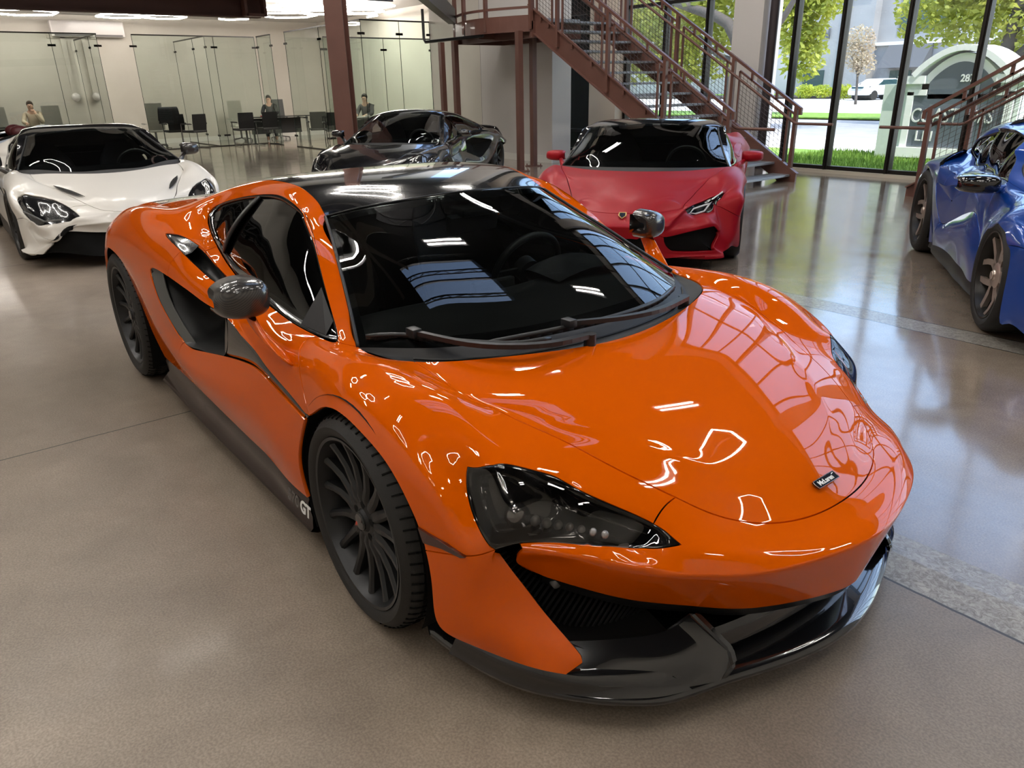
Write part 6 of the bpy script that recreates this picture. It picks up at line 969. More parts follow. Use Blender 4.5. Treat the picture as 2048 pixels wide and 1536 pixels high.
        if not open_top:
            bm = new_bm(); net_surface(bm, rows, 33, 17); ws = obj('windscreen', bm, CAR_GLASS, car, smooth=True)
            bm = new_bm(); R0 = [cr_curve(r, 33) for r in rows]; cols = [cr_curve([R0[i][j] for i in range(5)], 17) for j in range(33)]; dn = Vector((-.003,0,-.004))
            def cell(i0,i1,j0,j1): add_grid(bm, [[cols[j][i]+dn for j in range(j0,j1+1)] for i in range(i0,i1+1)])
            cell(0,2,0,32); cell(15,16,0,32); cell(2,15,0,1); cell(2,15,31,32); bmesh.ops.remove_doubles(bm, verts=bm.verts, dist=1e-5); obj('windscreen_border', bm, GLOSS_BLACK, ws)
            bm = new_bm()
            for j in (0, 32): add_tube(bm, [cols[j][i]+Vector((.002,0,.002)) for i in range(17)], .008, n=6)
            obj('windscreen_seal', bm, SATIN_BLACK, ws, smooth=True)
        bm = new_bm(); gl = cr_curve(rows[0], 30); kk = cr_curve(sym([V['Wb'],V['K3'],V['K2'],V['K1'],V['K0']]), 30)
        net_surface(bm, [gl, [(a+b)/2+Vector((0,0,-.022)) for a, b in zip(gl,kk)], [p+Vector((-.004,0,-.006)) for p in kk]], 40, 8); obj('cowl', bm, PLASTIC, car, smooth=True)
    zt = V['K0'][2]
    # cabin
    bm = new_bm(); dx = base_row[3][0]
    net_surface(bm, [sym([(Wb[0]-.02,.66,zt-.01),(dx-.10,.40,zt+.0),(dx-.03,0,zt+.0)]), sym([(Wb[0]-.3,.64,zt),(dx-.38,.40,zt+.02),(dx-.36,0,zt+.01)]), sym([(Wb[0]-.35,.64,zt-.2),(dx-.42,.40,zt-.2),(dx-.40,0,zt-.2)])], 20, 12); obj('dashboard', bm, LEATHER, car, smooth=True)
    bm = new_bm(); cw = Vector((dx-.62,.37,zt-.0)); ax = Vector((.93,0,-.36)).normalized(); a1 = Vector((0,1,0)); a2 = ax.cross(a1).normalized()
    add_tube(bm, [cw + a1*(.178*math.cos(t*PI/16)) + a2*(.172*math.sin(t*PI/16)) for t in range(32)], .0155, n=6, closed=True)
    for an in (0, 180, 270): add_bar(bm, cw, cw + a1*(.17*math.cos(R(an))) + a2*(.17*math.sin(R(an))), .035, .012, up=ax)
    obj('steering_wheel', bm, LEATHER, car, auto=50)
    sx = dx-1.25
    for s in (-1, 1):
        bm = new_bm(); row = lambda x, z, hw_, bul: [Vector((x+bul*(abs(k)/4)**2*.09, s*.37+hw_*k/4, z)) for k in range(-4,5)]
        net_surface(bm, [row(sx+.1,.34,.24,1), row(sx,.60,.26,1.2), row(sx-.07,.80,.23,1.), row(sx-.11,.92,.14,.3), row(sx-.12,1.0,.10,.1)], 13, 12)
        bmesh.ops.solidify(bm, geom=bm.faces[:], thickness=.07); obj('seat', bm, seatmat or LEATHER, car, smooth=True)
    bm = new_bm(); wbx = pose_wb(V); add_box(bm, (wbx-.4,-.60,.11), (.60,.60,.18)); add_box(bm, (wbx+.9,-.72,.12), (-.35,.72,.30)); add_box(bm, (wbx+.85,-.6,.3), (wbx+.95,.6,.85)); obj('underbody', bm, DARK, car)
    if not open_top: cg.shell('roof_lining', ['roof_rail','roof'], LEATHER, car, off=.02)
    cg.shell('gap_light_block', [k for k in P if k not in ('headlamp','roof_rail','roof','mouth')], DARK, car, off=.018)  # added dark backing that keeps light out of the panel gaps
    # wheels
    (fr, fw_, frr, fy), (rr, rw, rrr, ry) = rims
    st, ns = spokes
    for sd in (-1, 1):
        make_wheel('front_wheel', car, (0, sd*(fy-fw_/2), fr), fr, fw_, frr, ns, rim_mat, tyre, sd, style=st, dark=DARK, lite=True, caliper=caliper)
        make_wheel('rear_wheel', car, (wbx, sd*(ry-rw/2), rr), rr, rw, rrr, ns, rim_mat, tyre, sd, style=st, dark=DARK, lite=True, caliper=caliper)
    return car, cg
def pose_wb(V): return V['_wb']
WHITE_V['_wb'] = -2.67; RED_V['_wb'] = -2.62; BLUE_V['_wb'] = -2.457; BLACK_V['_wb'] = -2.65
WHITE_P = car_paint('satin pearl white paint', (.66,.63,.58), rough=.35, metal=.0, coat=.6, coat_rough=.12)
RED_P = car_paint('satin red paint', (.33,.003,.010), rough=.42, metal=.15, coat=.12, coat_rough=.25)
nodes_of(RED_P)[0]['Principled BSDF'].inputs['Specular IOR Level'].default_value = .25
BLUE_P = car_paint('deep blue paint', (.004,.06,.36), rough=.3, metal=.3, coat=1., coat_rough=.015)
BLACK_P = car_paint('black car paint', (.004,.004,.005), rough=.2, metal=0, coat=1., coat_rough=.01)
BRONZE = mat('satin bronze wheel', (.55,.46,.40), rough=.32, metal=.7)
white_car, WC = other_car(WHITE_V, 'white low coupe with black eye shaped headlamps at the left edge', (-6.8569,-.0589,-.0083), WHITE_P, RUBBER, RIM_DARK, ((.325,.245,.257,.935),(.350,.305,.268,.935)), mirror=(-.64,.99,.885,.20,.13,.11), mirror_mat=CARBON, plugs=('black','black'), rail_mat=GLOSS_BLACK, seatmat=LEATHER)
red_car, RC = other_car(RED_V, 'satin red angular supercar under the staircase', (-2.998,3.5275,-.9603), RED_P, RUBBER, RIM_DARK, ((.328,.245,.262,.925),(.345,.305,.262,.925)), mirror=(-.80,.975,.80,.20,.10,.12), hole=True, mouth_off=.035, plugs=('body','body'), rail_mat=GLOSS_BLACK)
blue_car, BC = other_car(BLUE_V, 'deep blue rear engined coupe with bronze wheels at the right edge', (.795,3.8618,-.9823), BLUE_P, RUBBER, BRONZE, ((.343,.255,.265,.92),(.361,.315,.278,.90)), mirror=(-.44,.955,.83,.24,.12,.13), mirror_mat=GLOSS_BLACK, arm_mat=BLUE_P, plugs=('body','body'), spokes=('fork',5), caliper=mat('yellow caliper', (.75,.48,.03), rough=.4), mouth_off=0, deck_paint=True, roof_mat=BLUE_P)
black_car, KC = other_car(BLACK_V, 'glossy black coupe behind the orange car', (-7.9101,3.6425,-.9318), BLACK_P, RUBBER, RIM_DARK, ((.34,.245,.258,.94),(.35,.305,.262,.94)), mirror=(-.62,1.0,.86,.20,.10,.11), plugs=('black','black'), spokes=('fork',5))

def on_car(car, P): return Vector(P)
# white: bonnet vents
for sd in (-1, 1):
    def PW(n, k=1.): v = WHITE_V[n]; return Vector((v[0], sd*v[1]*k, v[2]))
    a = PW('M3').lerp(PW('M2'), .45); b = PW('D3').lerp(PW('D2'), .55); nrm = Vector((.15,0,1)).normalized(); s_ = (b-a).cross(nrm).normalized()
    bm = new_bm(); pts = [a.lerp(b, t)+nrm*.006 for t in (0,.25,.5,.75,1)]; wd = (.002,.022,.026,.018,.002)
    add_grid(bm, [[p+s_*w_ for p, w_ in zip(pts, wd)], [p+nrm*.003 for p in pts], [p-s_*w_ for p, w_ in zip(pts, wd)]]); obj('bonnet_vent', bm, SATIN_BLACK, white_car)
    bm = new_bm(); A = [PW(k) for k in ('v1','u2','u4')]; add_tube(bm, [A[0]+Vector((.0,0,.012)), A[1]+Vector((.015,0,.028)), A[2]+Vector((.012,0,.02))], .008, n=6); obj('light_blade', bm, mat('grey lamp strip', (.12,.12,.12), rough=.3), white_car)
# red: lamp blades, badge
for sd in (-1, 1):
    def PR(n, dx=0, dz=0): v = RED_V[n]; return Vector((v[0]+dx, sd*v[1], v[2]+dz))
    bm = new_bm()
    mid1 = PR('t2').lerp(PR('u2'),.45); mid2 = PR('t4').lerp(PR('u4'),.5)
    add_tube(bm, [PR('t1',-.005,.004), PR('t2').lerp(PR('u2'),.2), mid1, mid2], .007, n=6); add_tube(bm, [mid1, PR('u2',.0,.01), PR('u3',0,.008)], .007, n=6); add_tube(bm, [mid2, PR('u4',0,.008), PR('u3',0,.008)], .006, n=6)
    obj('light_blade', bm, mat('white lamp blade', (.75,.78,.8), rough=.2), red_car)
v = RED_V['N0']; bm = new_bm(); add_prism(bm, [(0,-.03,.035),(0,.03,.035),(0,.032,0),(0,0,-.035),(0,-.032,0)], (.006,0,0)); sh = obj('shield_badge', bm, mat('gold badge', (.45,.30,.10), rough=.3, metal=.8), red_car); sh.location = (v[0]+.045,0,v[2]-.012); sh.rotation_euler.y = -.9
bm = new_bm(); add_prism(bm, [(0,-.022,.026),(0,.022,.026),(0,.024,0),(0,0,-.026),(0,-.024,0)], (.008,0,0)); obj('badge_field', bm, GLOSS_BLACK, sh)
# ---------------------------------------------------------------- the showroom
def floor_material():
    m = bpy.data.materials.new('polished concrete'); n, l = nodes_of(m); b = n['Principled BSDF']
    tc = n.new('ShaderNodeTexCoord'); geo = tc.outputs['Object']
    def noise_(sc, det=6, rough=.6, dist=0.):
        t = n.new('ShaderNodeTexNoise'); t.inputs['Scale'].default_value = sc; t.inputs['Detail'].default_value = det; t.inputs['Roughness'].default_value = rough; t.inputs['Distortion'].default_value = dist
        l.new(geo, t.inputs['Vector']); return t
    def ramp(src, a, ca, c, cc):
        r = n.new('ShaderNodeValToRGB'); r.color_ramp.elements[0].position = a; r.color_ramp.elements[1].position = c
        r.color_ramp.elements[0].color = (*ca, 1); r.color_ramp.elements[1].color = (*cc, 1); l.new(src, r.inputs['Fac']); return r
    def mixc(f, a, c, mode='MIX'):
        x = n.new('ShaderNodeMix'); x.data_type = 'RGBA'; x.blend_type = mode
        if isinstance(f, float): x.inputs[0].default_value = f
        else: l.new(f, x.inputs[0])
        l.new(a, x.inputs[6]); l.new(c, x.inputs[7]); return x
    big = ramp(noise_(.45, 8, .65, .8).outputs['Fac'], .33, (.225,.180,.140), .68, (.345,.280,.222))
    mid = ramp(noise_(3.2, 8, .7, .4).outputs['Fac'], .3, (.80,.79,.78), .72, (1.1,1.1,1.1))
    fine = ramp(noise_(150, 2, .5).outputs['Fac'], .36, (.80,.80,.80), .66, (1.16,1.16,1.15))
    c1 = mixc(1., big.outputs[0], mid.outputs[0], 'MULTIPLY'); c2 = mixc(1., c1.outputs[2], fine.outputs[0], 'MULTIPLY')
    sep = n.new('ShaderNodeSeparateXYZ'); l.new(geo, sep.inputs[0])
    wob = noise_(1.1, 5, .6)
    def math_(op, a, bb=None, v=None):
        x = n.new('ShaderNodeMath'); x.operation = op
        for i, s in enumerate((a, bb)):
            if s is None: continue
            if isinstance(s, (int, float)): x.inputs[i].default_value = s
            else: l.new(s, x.inputs[i])
        return x.outputs[0]
    wv = math_('MULTIPLY', math_('SUBTRACT', wob.outputs['Fac'], .5), .05)
    X = math_('ADD', sep.outputs[0], wv); Y = math_('ADD', sep.outputs[1], wv)
    def line(co, at, w): return math_('LESS_THAN', math_('ABSOLUTE', math_('SUBTRACT', co, at)), w)
    j = line(X, -1.95, .0045)
    for at in (-6.6, -11.2, -15.8, 3.0): j = math_('MAXIMUM', j, line(X, at, .006))
    for at in (-4.3, 6.9): j = math_('MAXIMUM', j, line(Y, at, .006))
    s1 = math_('MULTIPLY', line(Y, 3.15, .115), math_('GREATER_THAN', X, -1.95))
    s2 = math_('MULTIPLY', line(Y, .58, .14), math_('GREATER_THAN', X, -1.95))
    strip = math_('MAXIMUM', s1, s2)
    edge = math_('MAXIMUM', math_('MULTIPLY', line(Y, 3.035, .005), math_('GREATER_THAN', X, -1.95)), math_('MULTIPLY', line(Y, 3.265, .005), math_('GREATER_THAN', X, -1.95)))
    edge = math_('MAXIMUM', edge, math_('MULTIPLY', line(Y, .44, .005), math_('GREATER_THAN', X, -1.95)))
    agg = ramp(noise_(38, 6, .8, 1.2).outputs['Fac'], .40, (.16,.14,.12), .62, (.42,.39,.34))
    c3 = mixc(strip, c2.outputs[2], agg.outputs[0])
    dk = n.new('ShaderNodeRGB'); dk.outputs[0].default_value = (.03,.026,.022,1)
    c4 = mixc(math_('MAXIMUM', j, edge), c3.outputs[2], dk.outputs[0])
    l.new(c4.outputs[2], b.inputs['Base Color'])
    rgA = ramp(noise_(1.7, 6, .7, .5).outputs['Fac'], .3, (.10,)*3, .75, (.24,)*3); rgB = ramp(noise_(2.2, 6, .7, .5).outputs['Fac'], .3, (.34,)*3, .75, (.46,)*3)
    near = math_('MULTIPLY', math_('GREATER_THAN', X, -1.95), math_('LESS_THAN', Y, .6)); lf = n.new('ShaderNodeMapRange'); lf.interpolation_type = 'SMOOTHSTEP'; lf.inputs[1].default_value = -.8; lf.inputs[2].default_value = 1.2; lf.inputs[3].default_value = .75; lf.inputs[4].default_value = 0.; l.new(Y, lf.inputs[0])
    near = math_('MAXIMUM', near, lf.outputs[0]); rg = mixc(near, rgA.outputs[0], rgB.outputs[0]); rg = type('o', (), {'outputs': [rg.outputs[2]]})
    cw_ = n.new('ShaderNodeMapRange'); l.new(near, cw_.inputs[0]); cw_.inputs[3].default_value = .55; cw_.inputs[4].default_value = .04; l.new(cw_.outputs[0], b.inputs['Coat Weight'])
    rg2 = n.new('ShaderNodeMix'); rg2.data_type = 'RGBA'; l.new(strip, rg2.inputs[0]); l.new(rg.outputs[0], rg2.inputs[6]); rg2.inputs[7].default_value = (.42,.42,.42,1)
    l.new(rg2.outputs[2], b.inputs['Roughness'])
    b.inputs['Specular IOR Level'].default_value = .55; b.inputs['Coat Weight'].default_value = .35; b.inputs['Coat Roughness'].default_value = .09
    bp = n.new('ShaderNodeBump'); bp.inputs['Strength'].default_value = .12; bp.inputs['Distance'].default_value = .01
    bm_ = noise_(2.6, 5, .6, .3); l.new(bm_.outputs['Fac'], bp.inputs['Height']); l.new(bp.outputs['Normal'], b.inputs['Normal'])
    l.new(bp.outputs['Normal'], b.inputs['Coat Normal'])
    return m
WALL = mat('painted wall', (.56,.52,.46), rough=.7, noise_col=(1.5, (.60,.56,.50), .3, .7), bump=(60,.05))
WALL_COOL = mat('painted wall by the windows', (.60,.57,.55), rough=.7, bump=(60,.05))
CEIL = mat('white office ceiling', (.62,.60,.58), rough=.85)
DECK = mat('dark roof deck', (.03,.029,.03), rough=.8)
RUST = mat('brown primer steel', (.125,.055,.042), rough=.42, coat=.15, noise_col=(3.0, (.15,.068,.052), .3, .7))
TREAD = mat('steel tread', (.30,.32,.35), rough=.4, metal=.5)
FRAME = mat('dark bronze frame', (.028,.024,.022), rough=.35, metal=.6)
CLEAR_GLASS = glass_mat('window glass', (.97,.99,.98), .97, f0=1.45)
GREEN_GLASS = glass_mat('office glass', (.84,.92,.87), .93, f0=1.5)
BLACK_PIPE = mat('black pipe', (.01,.01,.011), rough=.3)
LED = mat('led tube', (1,1,1), rough=.5, emit=((1.,.95,.88), 50.))
LED_OFFICE = mat('office led tube', (1,1,1), rough=.5, emit=((1.,.94,.86), 26.))

bm = new_bm(); add_box(bm, (-24.6,-9,-.2), (8,10.72,0)); struct('floor', bm, floor_material())
bm = new_bm(); add_box(bm, (-24.6,-9,0), (-24.4,10.9,3.7)); struct('wall_back', bm, WALL)
bm = new_bm(); add_box(bm, (-24.42,-9,0), (-24.385,10.6,.14)); struct('baseboard_back', bm, mat('white trim', (.72,.70,.66), rough=.5))
bm = new_bm(); add_box(bm, (-24.4,-9.2,0), (8.2,-9,8.5)); struct('wall_left', bm, WALL)
bm = new_bm(); add_box(bm, (8,-9,0), (8.2,10.7,8.5)); struct('wall_front', bm, WALL)
bm = new_bm(); add_box(bm, (-24.4,10.6,0), (-12.4,10.9,3.7)); struct('wall_right', bm, WALL)
# wall behind the stair landing
bm = new_bm(); add_box(bm, (-12.40,8.70,0), (-10.05,9.20,8.2)); struct('wall_stair', bm, WALL_COOL)
bm = new_bm(); add_box(bm, (-14.9,9.05,0), (-12.43,9.2,3.95)); struct('wall_passage', bm, WALL)
bm = new_bm(); add_box(bm, (-12.435,8.72,0), (-12.40,9.05,3.6)); struct('dark_strip', bm, FRAME)  # narrow dark upright strip at the wall end
bm = new_bm(); add_box(bm, (-12.4,8.665,0), (-10.03,8.70,.13)); struct('baseboard_stair', bm, mat('white trim'))
# ceilings
bm = new_bm(); add_box(bm, (-24.6,-9,3.6), (-16.5,10.6,3.75)); struct('ceiling_office', bm, CEIL)
SKX0, SKX1, SKY0, SKY1 = -3.6, -1.65, .4, 4.2
bm = new_bm()
for lo, hi in (((-16.5,-9.2,8.2),(SKX0,10.9,8.5)), ((SKX1,-9.2,8.2),(8.2,10.9,8.5)), ((SKX0,-9.2,8.2),(SKX1,SKY0,8.5)), ((SKX0,SKY1,8.2),(SKX1,10.9,8.5))): add_box(bm, lo, hi)
struct('ceiling', bm, DECK)
bm = new_bm(); add_box(bm, (-16.6,-9,3.75), (-16.4,10.6,8.5)); struct('wall_upper', bm, WALL)
bm = new_bm(); add_box(bm, (-16.4,-9,3.95), (-12.9,8.7,4.1)); struct('trim_2', bm, DECK)
bm = new_bm(); add_box(bm, (SKX0,SKY0,8.30), (SKX1,SKY1,8.312)); g = struct('window_9', bm, CLEAR_GLASS)
bm = new_bm()
for x in (SKX0, (SKX0+SKX1)/2, SKX1): add_box(bm, (x-.03,SKY0,8.2), (x+.03,SKY1,8.38))
for y in (SKY0, SKY1): add_box(bm, (SKX0,y-.03,8.2), (SKX1,y+.03,8.38))
obj('skylight_frame', bm, FRAME, g)

# ---- window wall at y = 10.65
WY = 10.65
def window(n_, x0, x1, z0, z1, bars=(), transoms=()):
    bm = new_bm(); add_box(bm, (x0,WY+.02,z0), (x1,WY+.028,z1)); w = struct('window_%d' % n_, bm, CLEAR_GLASS)
    bm = new_bm()
    for x in (x0, *bars, x1):
        add_box(bm, (x-.038,WY-.07,z0), (x+.038,WY+.07,z1))
        add_box(bm, (x-.014,WY-.09,z0), (x+.014,WY-.07,z1))
    for z in (z0+.03, *transoms, z1-.03): add_box(bm, (x0,WY-.05,z-.03), (x1,WY+.06,z+.03))
    obj('window_frame', bm, FRAME, w); return w
TR = [2.9,4.6,6.2]
window(1, -6.05, -.62, .05, 7.85, bars=[-5.2+1.05*k for k in range(5)], transoms=TR)
window(4, -.05, 7.9, .05, 7.85, bars=[.95+1.05*k for k in range(7)], transoms=TR)
window(2, -9.9, -7.1, .05, 7.85, bars=[-8.88,-7.87], transoms=[.55]+TR)
window(3, -12.05, -10.72, .05, 7.85, bars=[], transoms=[.5]+TR)
bm = new_bm(); add_box(bm, (-12.4,10.55,7.85), (8.0,10.8,8.5)); struct('wall_window_head', bm, WALL_COOL)
bm = new_bm(); add_box(bm, (-12.6,9.2,0), (-12.05,10.8,8.2)); struct('wall_corner', bm, WALL_COOL)
bm = new_bm(); add_box(bm, (-12.4,10.5,0), (8.0,10.8,.05)); struct('trim_3', bm, mat('window sill stone', (.55,.50,.42), rough=.5))
def column(name, x0, x1, y0, y1, m=WALL_COOL, label=None):
    bm = new_bm(); add_box(bm, (x0,y0,0), (x1,y1,8.2)); struct(name, bm, m)
column('wall_column_4', -.62, -.05, 10.4, 10.8)
column('wall_column_1', -7.05, -6.46, 10.25, 10.8)
bm = new_bm(); add_lathe(bm, [(0,.30),(6.3,.30)], 40, M=Matrix.Translation((-10.32,10.45,0)), axis='Z'); struct('wall_column_2', bm, mat('round column paint', (.60,.54,.48), rough=.6)) if False else bm.free()
column('wall_column_3', -10.72, -9.93, 10.35, 10.8, mat('tan column', (.62,.52,.43), rough=.6))
bm = new_bm(); add_tube(bm, [(-6.36,10.42,0),(-6.36,10.42,8.2)], .075, n=20); tag(obj('downpipe', bm, mat('dark brown pipe', (.05,.04,.045), rough=.3, metal=.3), None, auto=50), 'dark brown vertical pipe on the pillar between stair and glass', 'pipe')

# ---- steel: I-section helper
def add_isection(bm, a, b, w, d, t=.02, up=(0,0,1)):
    a = Vector(a); b = Vector(b); dr = (b-a).normalized(); s = dr.cross(Vector(up)).normalized(); u = s.cross(dr)
    add_bar(bm, a+u*(d/2-t/2), b+u*(d/2-t/2), w, t, up); add_bar(bm, a-u*(d/2-t/2), b-u*(d/2-t/2), w, t, up); add_bar(bm, a, b, t, d-2*t, up)
bm = new_bm(); add_isection(bm, (-10.75,4.55,0), (-10.75,4.55,8.2), .30, .34, .03, up=(.75,-.66,0)); add_box(bm, (-11.0,4.3,0), (-10.5,4.8,.025))
tag(obj('steel_column', bm, RUST), 'thick red-brown steel column behind the black coupe', 'column')
bm = new_bm(); add_isection(bm, (-16.35,-9,3.25), (-16.35,5.45,3.25), .22, .50, .03); add_box(bm, (-16.45,5.05,3.02), (-16.25,5.5,3.48))
tag(obj('steel_beam', bm, mat('dark brown beam', (.10,.045,.036), rough=.5)), 'long dark red-brown beam under the office ceiling edge', 'beam')
bm = new_bm()
for y in (5.05, 5.48): add_box(bm, (-16.2,y-.03,3.02), (-16.0,y+.03,3.5))
for z in (3.04, 3.47): add_box(bm, (-16.2,5.05,z-.03), (-16.0,5.48,z+.03))
tag(obj('beam_bracket', bm, RUST), 'square open steel bracket at the end of the beam', 'bracket')

# open web joists
def joist(p0, p1, h, n, label, grp, r=.018):
    bm = new_bm(); p0 = Vector(p0); p1 = Vector(p1); dz = Vector((0,0,h))
    add_bar(bm, p0, p1, .05, .03); add_bar(bm, p0+dz, p1+dz, .05, .03)
    for k in range(n):
        a = p0.lerp(p1, k/n); b = p0.lerp(p1, (k+1)/n); m_ = a.lerp(b, .5)+dz
        add_bar(bm, a, m_, r*1.4); add_bar(bm, m_, b, r*1.4)
    return tag(obj('roof_joist', bm, mat('black steel', (.012,.012,.013), rough=.5)), label, 'joist', grp)
for k, x in enumerate((-15.6,-14.7,-13.8,-12.9)): joist((x,-8.5,3.42), (x,8.5,3.42), .42, 30, 'black open web joist under the mezzanine behind the brown beam', 'mezzanine joists')
for k, x in enumerate((-11,-9.2,-7.4,-5.6,-3.7,-2.9,-1.9,-.1,1.7,3.5,5.3)): joist((x,-8.8,7.75), (x,10.4,7.75), .42, 22, 'black open web joist under the dark roof', 'roof joists')

# ---- stairs
def stair(name, label, x_foot, dirx, yn, yf, n_steps, run, rise, landing=None, hidden_near=False):
    root = thing(name, label, 'staircase', (0,0,0))
    sl = rise/run; L = n_steps*run
    X = lambda s: x_foot - dirx*s      # s = distance up the flight
    for y in (yn, yf):
        bm = new_bm(); pts = [(X(-.10),y,0),(X(.20),y,0),(X(L+.1),y,(L+.1)*sl-.22-.02),(X(L+.1),y,(L+.1)*sl+.14),(X(-.10),y,.12)]
        add_prism(bm, [(p[0],p[1]-.02,p[2]) for p in pts], (0,.04,0))
        sgn = -1 if y == yn else 1
        for q in ((pts[1],pts[2]),(pts[4],pts[3])): add_bar(bm, Vector(q[0])+Vector((0,sgn*.03,0)), Vector(q[1])+Vector((0,sgn*.03,0)), .07, .018)
        obj('stringer', bm, RUST, root)
    for k in range(n_steps):
        bm = new_bm(); x0 = X(k*run); x1 = X((k+1)*run+.02); z = (k+1)*rise - .06
        add_box(bm, (min(x0,x1),yn+.02,z-.035), (max(x0,x1),yf-.02,z), bevel=.004)
        obj('tread', bm, TREAD, root)
    # railing: posts, top rail, frames with wire infill, handrail
    for y, sg in ((yn, -1), (yf, 1)):
        zr = lambda s: s*sl + 1.08
        posts = [0.05, 1.25, 2.45, 3.65, L]
        for s in posts:
            bm = new_bm(); add_box(bm, (X(s)-.028,y+sg*.045-.028,max(0,s*sl-.12)), (X(s)+.028,y+sg*.045+.028,zr(s))); obj('railing_post', bm, RUST, root)
        bm = new_bm(); add_bar(bm, (X(-.02),y+sg*.045,zr(-.02)), (X(L),y+sg*.045,zr(L)), .05, .04); add_bar(bm, (X(-.02),y+sg*.045,zr(0)), (X(-.02),y+sg*.045,zr(0)-.10), .045)
        obj('top_rail', bm, RUST, root)
        for a, b in zip(posts[:-1], posts[1:]):
            bm = new_bm(); a_ = a+.13; b_ = b-.13; yy = y+sg*.045
            q = [(a_,.16+a_*sl),(b_,.16+b_*sl),(b_,zr(b_)-.13),(a_,zr(a_)-.13)]
            P3 = [Vector((X(s),yy,z)) for s, z in q]
            for i in range(4): add_bar(bm, P3[i], P3[(i+1)%4], .03, .03, up=(0,1,0))
            for i, f_ in ((0,.12),(3,.12)): 
                p = P3[i]; s0 = q[i][0]-.13
                add_bar(bm, p, Vector((X(s0),yy,p.z - .13*sl)), .03, .03, up=(0,1,0))
            for f_ in (.25,.75):
                p = P3[3].lerp(P3[2], f_); add_bar(bm, p, p+Vector((0,0,.13)), .04, .03, up=(0,1,0))
                p = P3[0].lerp(P3[1], f_); add_bar(bm, p, p-Vector((0,0,.10)), .04, .03, up=(0,1,0))
            obj('panel_frame', bm, RUST, root)
            bm = new_bm(); m_ = int((b_-a_)/.068)
            for k in range(1, m_):
                t = k/m_; add_bar(bm, P3[0].lerp(P3[1],t), P3[3].lerp(P3[2],t), .0042)
            m2 = 12
            for k in range(1, m2):
                t = k/m2; add_bar(bm, P3[0].lerp(P3[3],t), P3[1].lerp(P3[2],t), .0042)
            obj('wire_mesh', bm, mat('wire mesh brown', (.05,.032,.026), rough=.5), root)
        bm = new_bm(); yy = y - sg*.05
        add_tube(bm, [(X(-.62),yy,.86),(X(-.05),yy,.86),(X(.0),yy,.87),(X(L),yy,.87+L*sl)], .021, n=10)
        for s in posts[1:]: add_bar(bm, (X(s),y+sg*.03,.84+s*sl), (X(s),yy,.86+s*sl), .014)
        obj('handrail', bm, RUST, root, auto=50)
    if landing:
        x0, x1, ya, yb = landing; z = n_steps*rise
        bm = new_bm(); arc = []
        for k in range(17):
            t = k/16; arc.append(Vector((x0+(x1-x0)*t, ya-.35*math.sin(PI*t), 0)))
        poly = arc + [Vector((x1,yb,0)), Vector((x0,yb,0))]
        add_prism(bm, [(p.x,p.y,z-.06) for p in poly], (0,0,.05)); obj('landing_deck', bm, TREAD, root)
        bm = new_bm()
        for a, b in zip(arc[:-1], arc[1:]): add_bar(bm, (a.x,a.y,z-.10), (b.x,b.y,z-.10), .02, .26)
        add_bar(bm, (x0,ya+.10,z-.20), (x1,ya+.10,z-.20), .06, .26); add_bar(bm, (x0,yb,z-.2), (x1,yb,z-.2), .06, .26); add_bar(bm, (x0,ya,z-.2), (x0,yb,z-.2), .06, .26); add_bar(bm, (x1,ya,z-.2), (x1,yb,z-.2), .06, .26)
        add_bar(bm, ((x0+x1)/2,ya-.3,z-.2), ((x0+x1)/2,yb,z-.2), .05, .2)
        obj('landing_frame', bm, RUST, root)
        bm = new_bm()
        for t in (0,.33,.66,1.): 
            p = arc[int(t*16)]; add_box(bm, (p.x-.03,p.y-.03,z-.2), (p.x+.03,p.y+.03,z+1.1))
        for a, b in zip(arc[:-1], arc[1:]):
            for h in (.15,.55,1.08): add_bar(bm, (a.x,a.y,z+h), (b.x,b.y,z+h), .04)
        obj('landing_railing', bm, RUST, root)
    return root
main_stair = stair('staircase', 'brown steel staircase with wire mesh railings rising left over the red car', -4.92, 1, 7.55, 9.12, 15, .287, .172, landing=(-11.5,-9.2,7.45,8.62))
stair('staircase', 'brown steel staircase rising right behind the blue car', -2.85, -1, 8.75, 9.95, 15, .287, .172)
for x, y, lb in ((-9.31,7.27,'slim brown post under the landing, nearest the red car'), (-9.86,8.05,'slim brown post under the landing, close to the grey wall'), (-11.40,7.35,'slim brown post under the landing, right of two behind the black coupe'), (-12.70,7.9,'slim brown post under the landing, left of two behind the black coupe')):
    t = thing('steel_post', lb, 'post', (x,y,0))
    bm = new_bm(); add_box(bm, (-.05,-.05,0), (.05,.05,2.36)); obj('post_shaft', bm, RUST, t)
    bm = new_bm(); add_box(bm, (-.12,-.12,0), (.12,.12,.018))
    for a in (-1,1):
        for b in (-1,1): add_tube(bm, [(a*.095,b*.095,.0),(a*.095,b*.095,.05)], .011, n=6)
    obj('base_plate', bm, RUST, t)
bm = new_bm(); add_bar(bm, (-11.45,7.35,2.74), (-5.4,2.35,2.74), .14, .26); tag(obj('steel_beam', bm, mat('black beam', (.018,.015,.015), rough=.4)), 'dark diagonal beam meeting the stair landing', 'beam')
bm = new_bm(); add_tube(bm, [(-11.95,7.0,2.9),(-11.95,7.0,2.36),(-11.9,7.0,2.31),(-10.2,7.15,2.33),(-10.16,7.15,2.42)], .028, n=10); add_tube(bm, [(-10.7,7.1,2.33),(-10.7,7.1,2.45)], .008)
tag(obj('sprinkler_pipe', bm, BLACK_PIPE, auto=60), 'thin black pipe hanging under the stair landing', 'pipe')

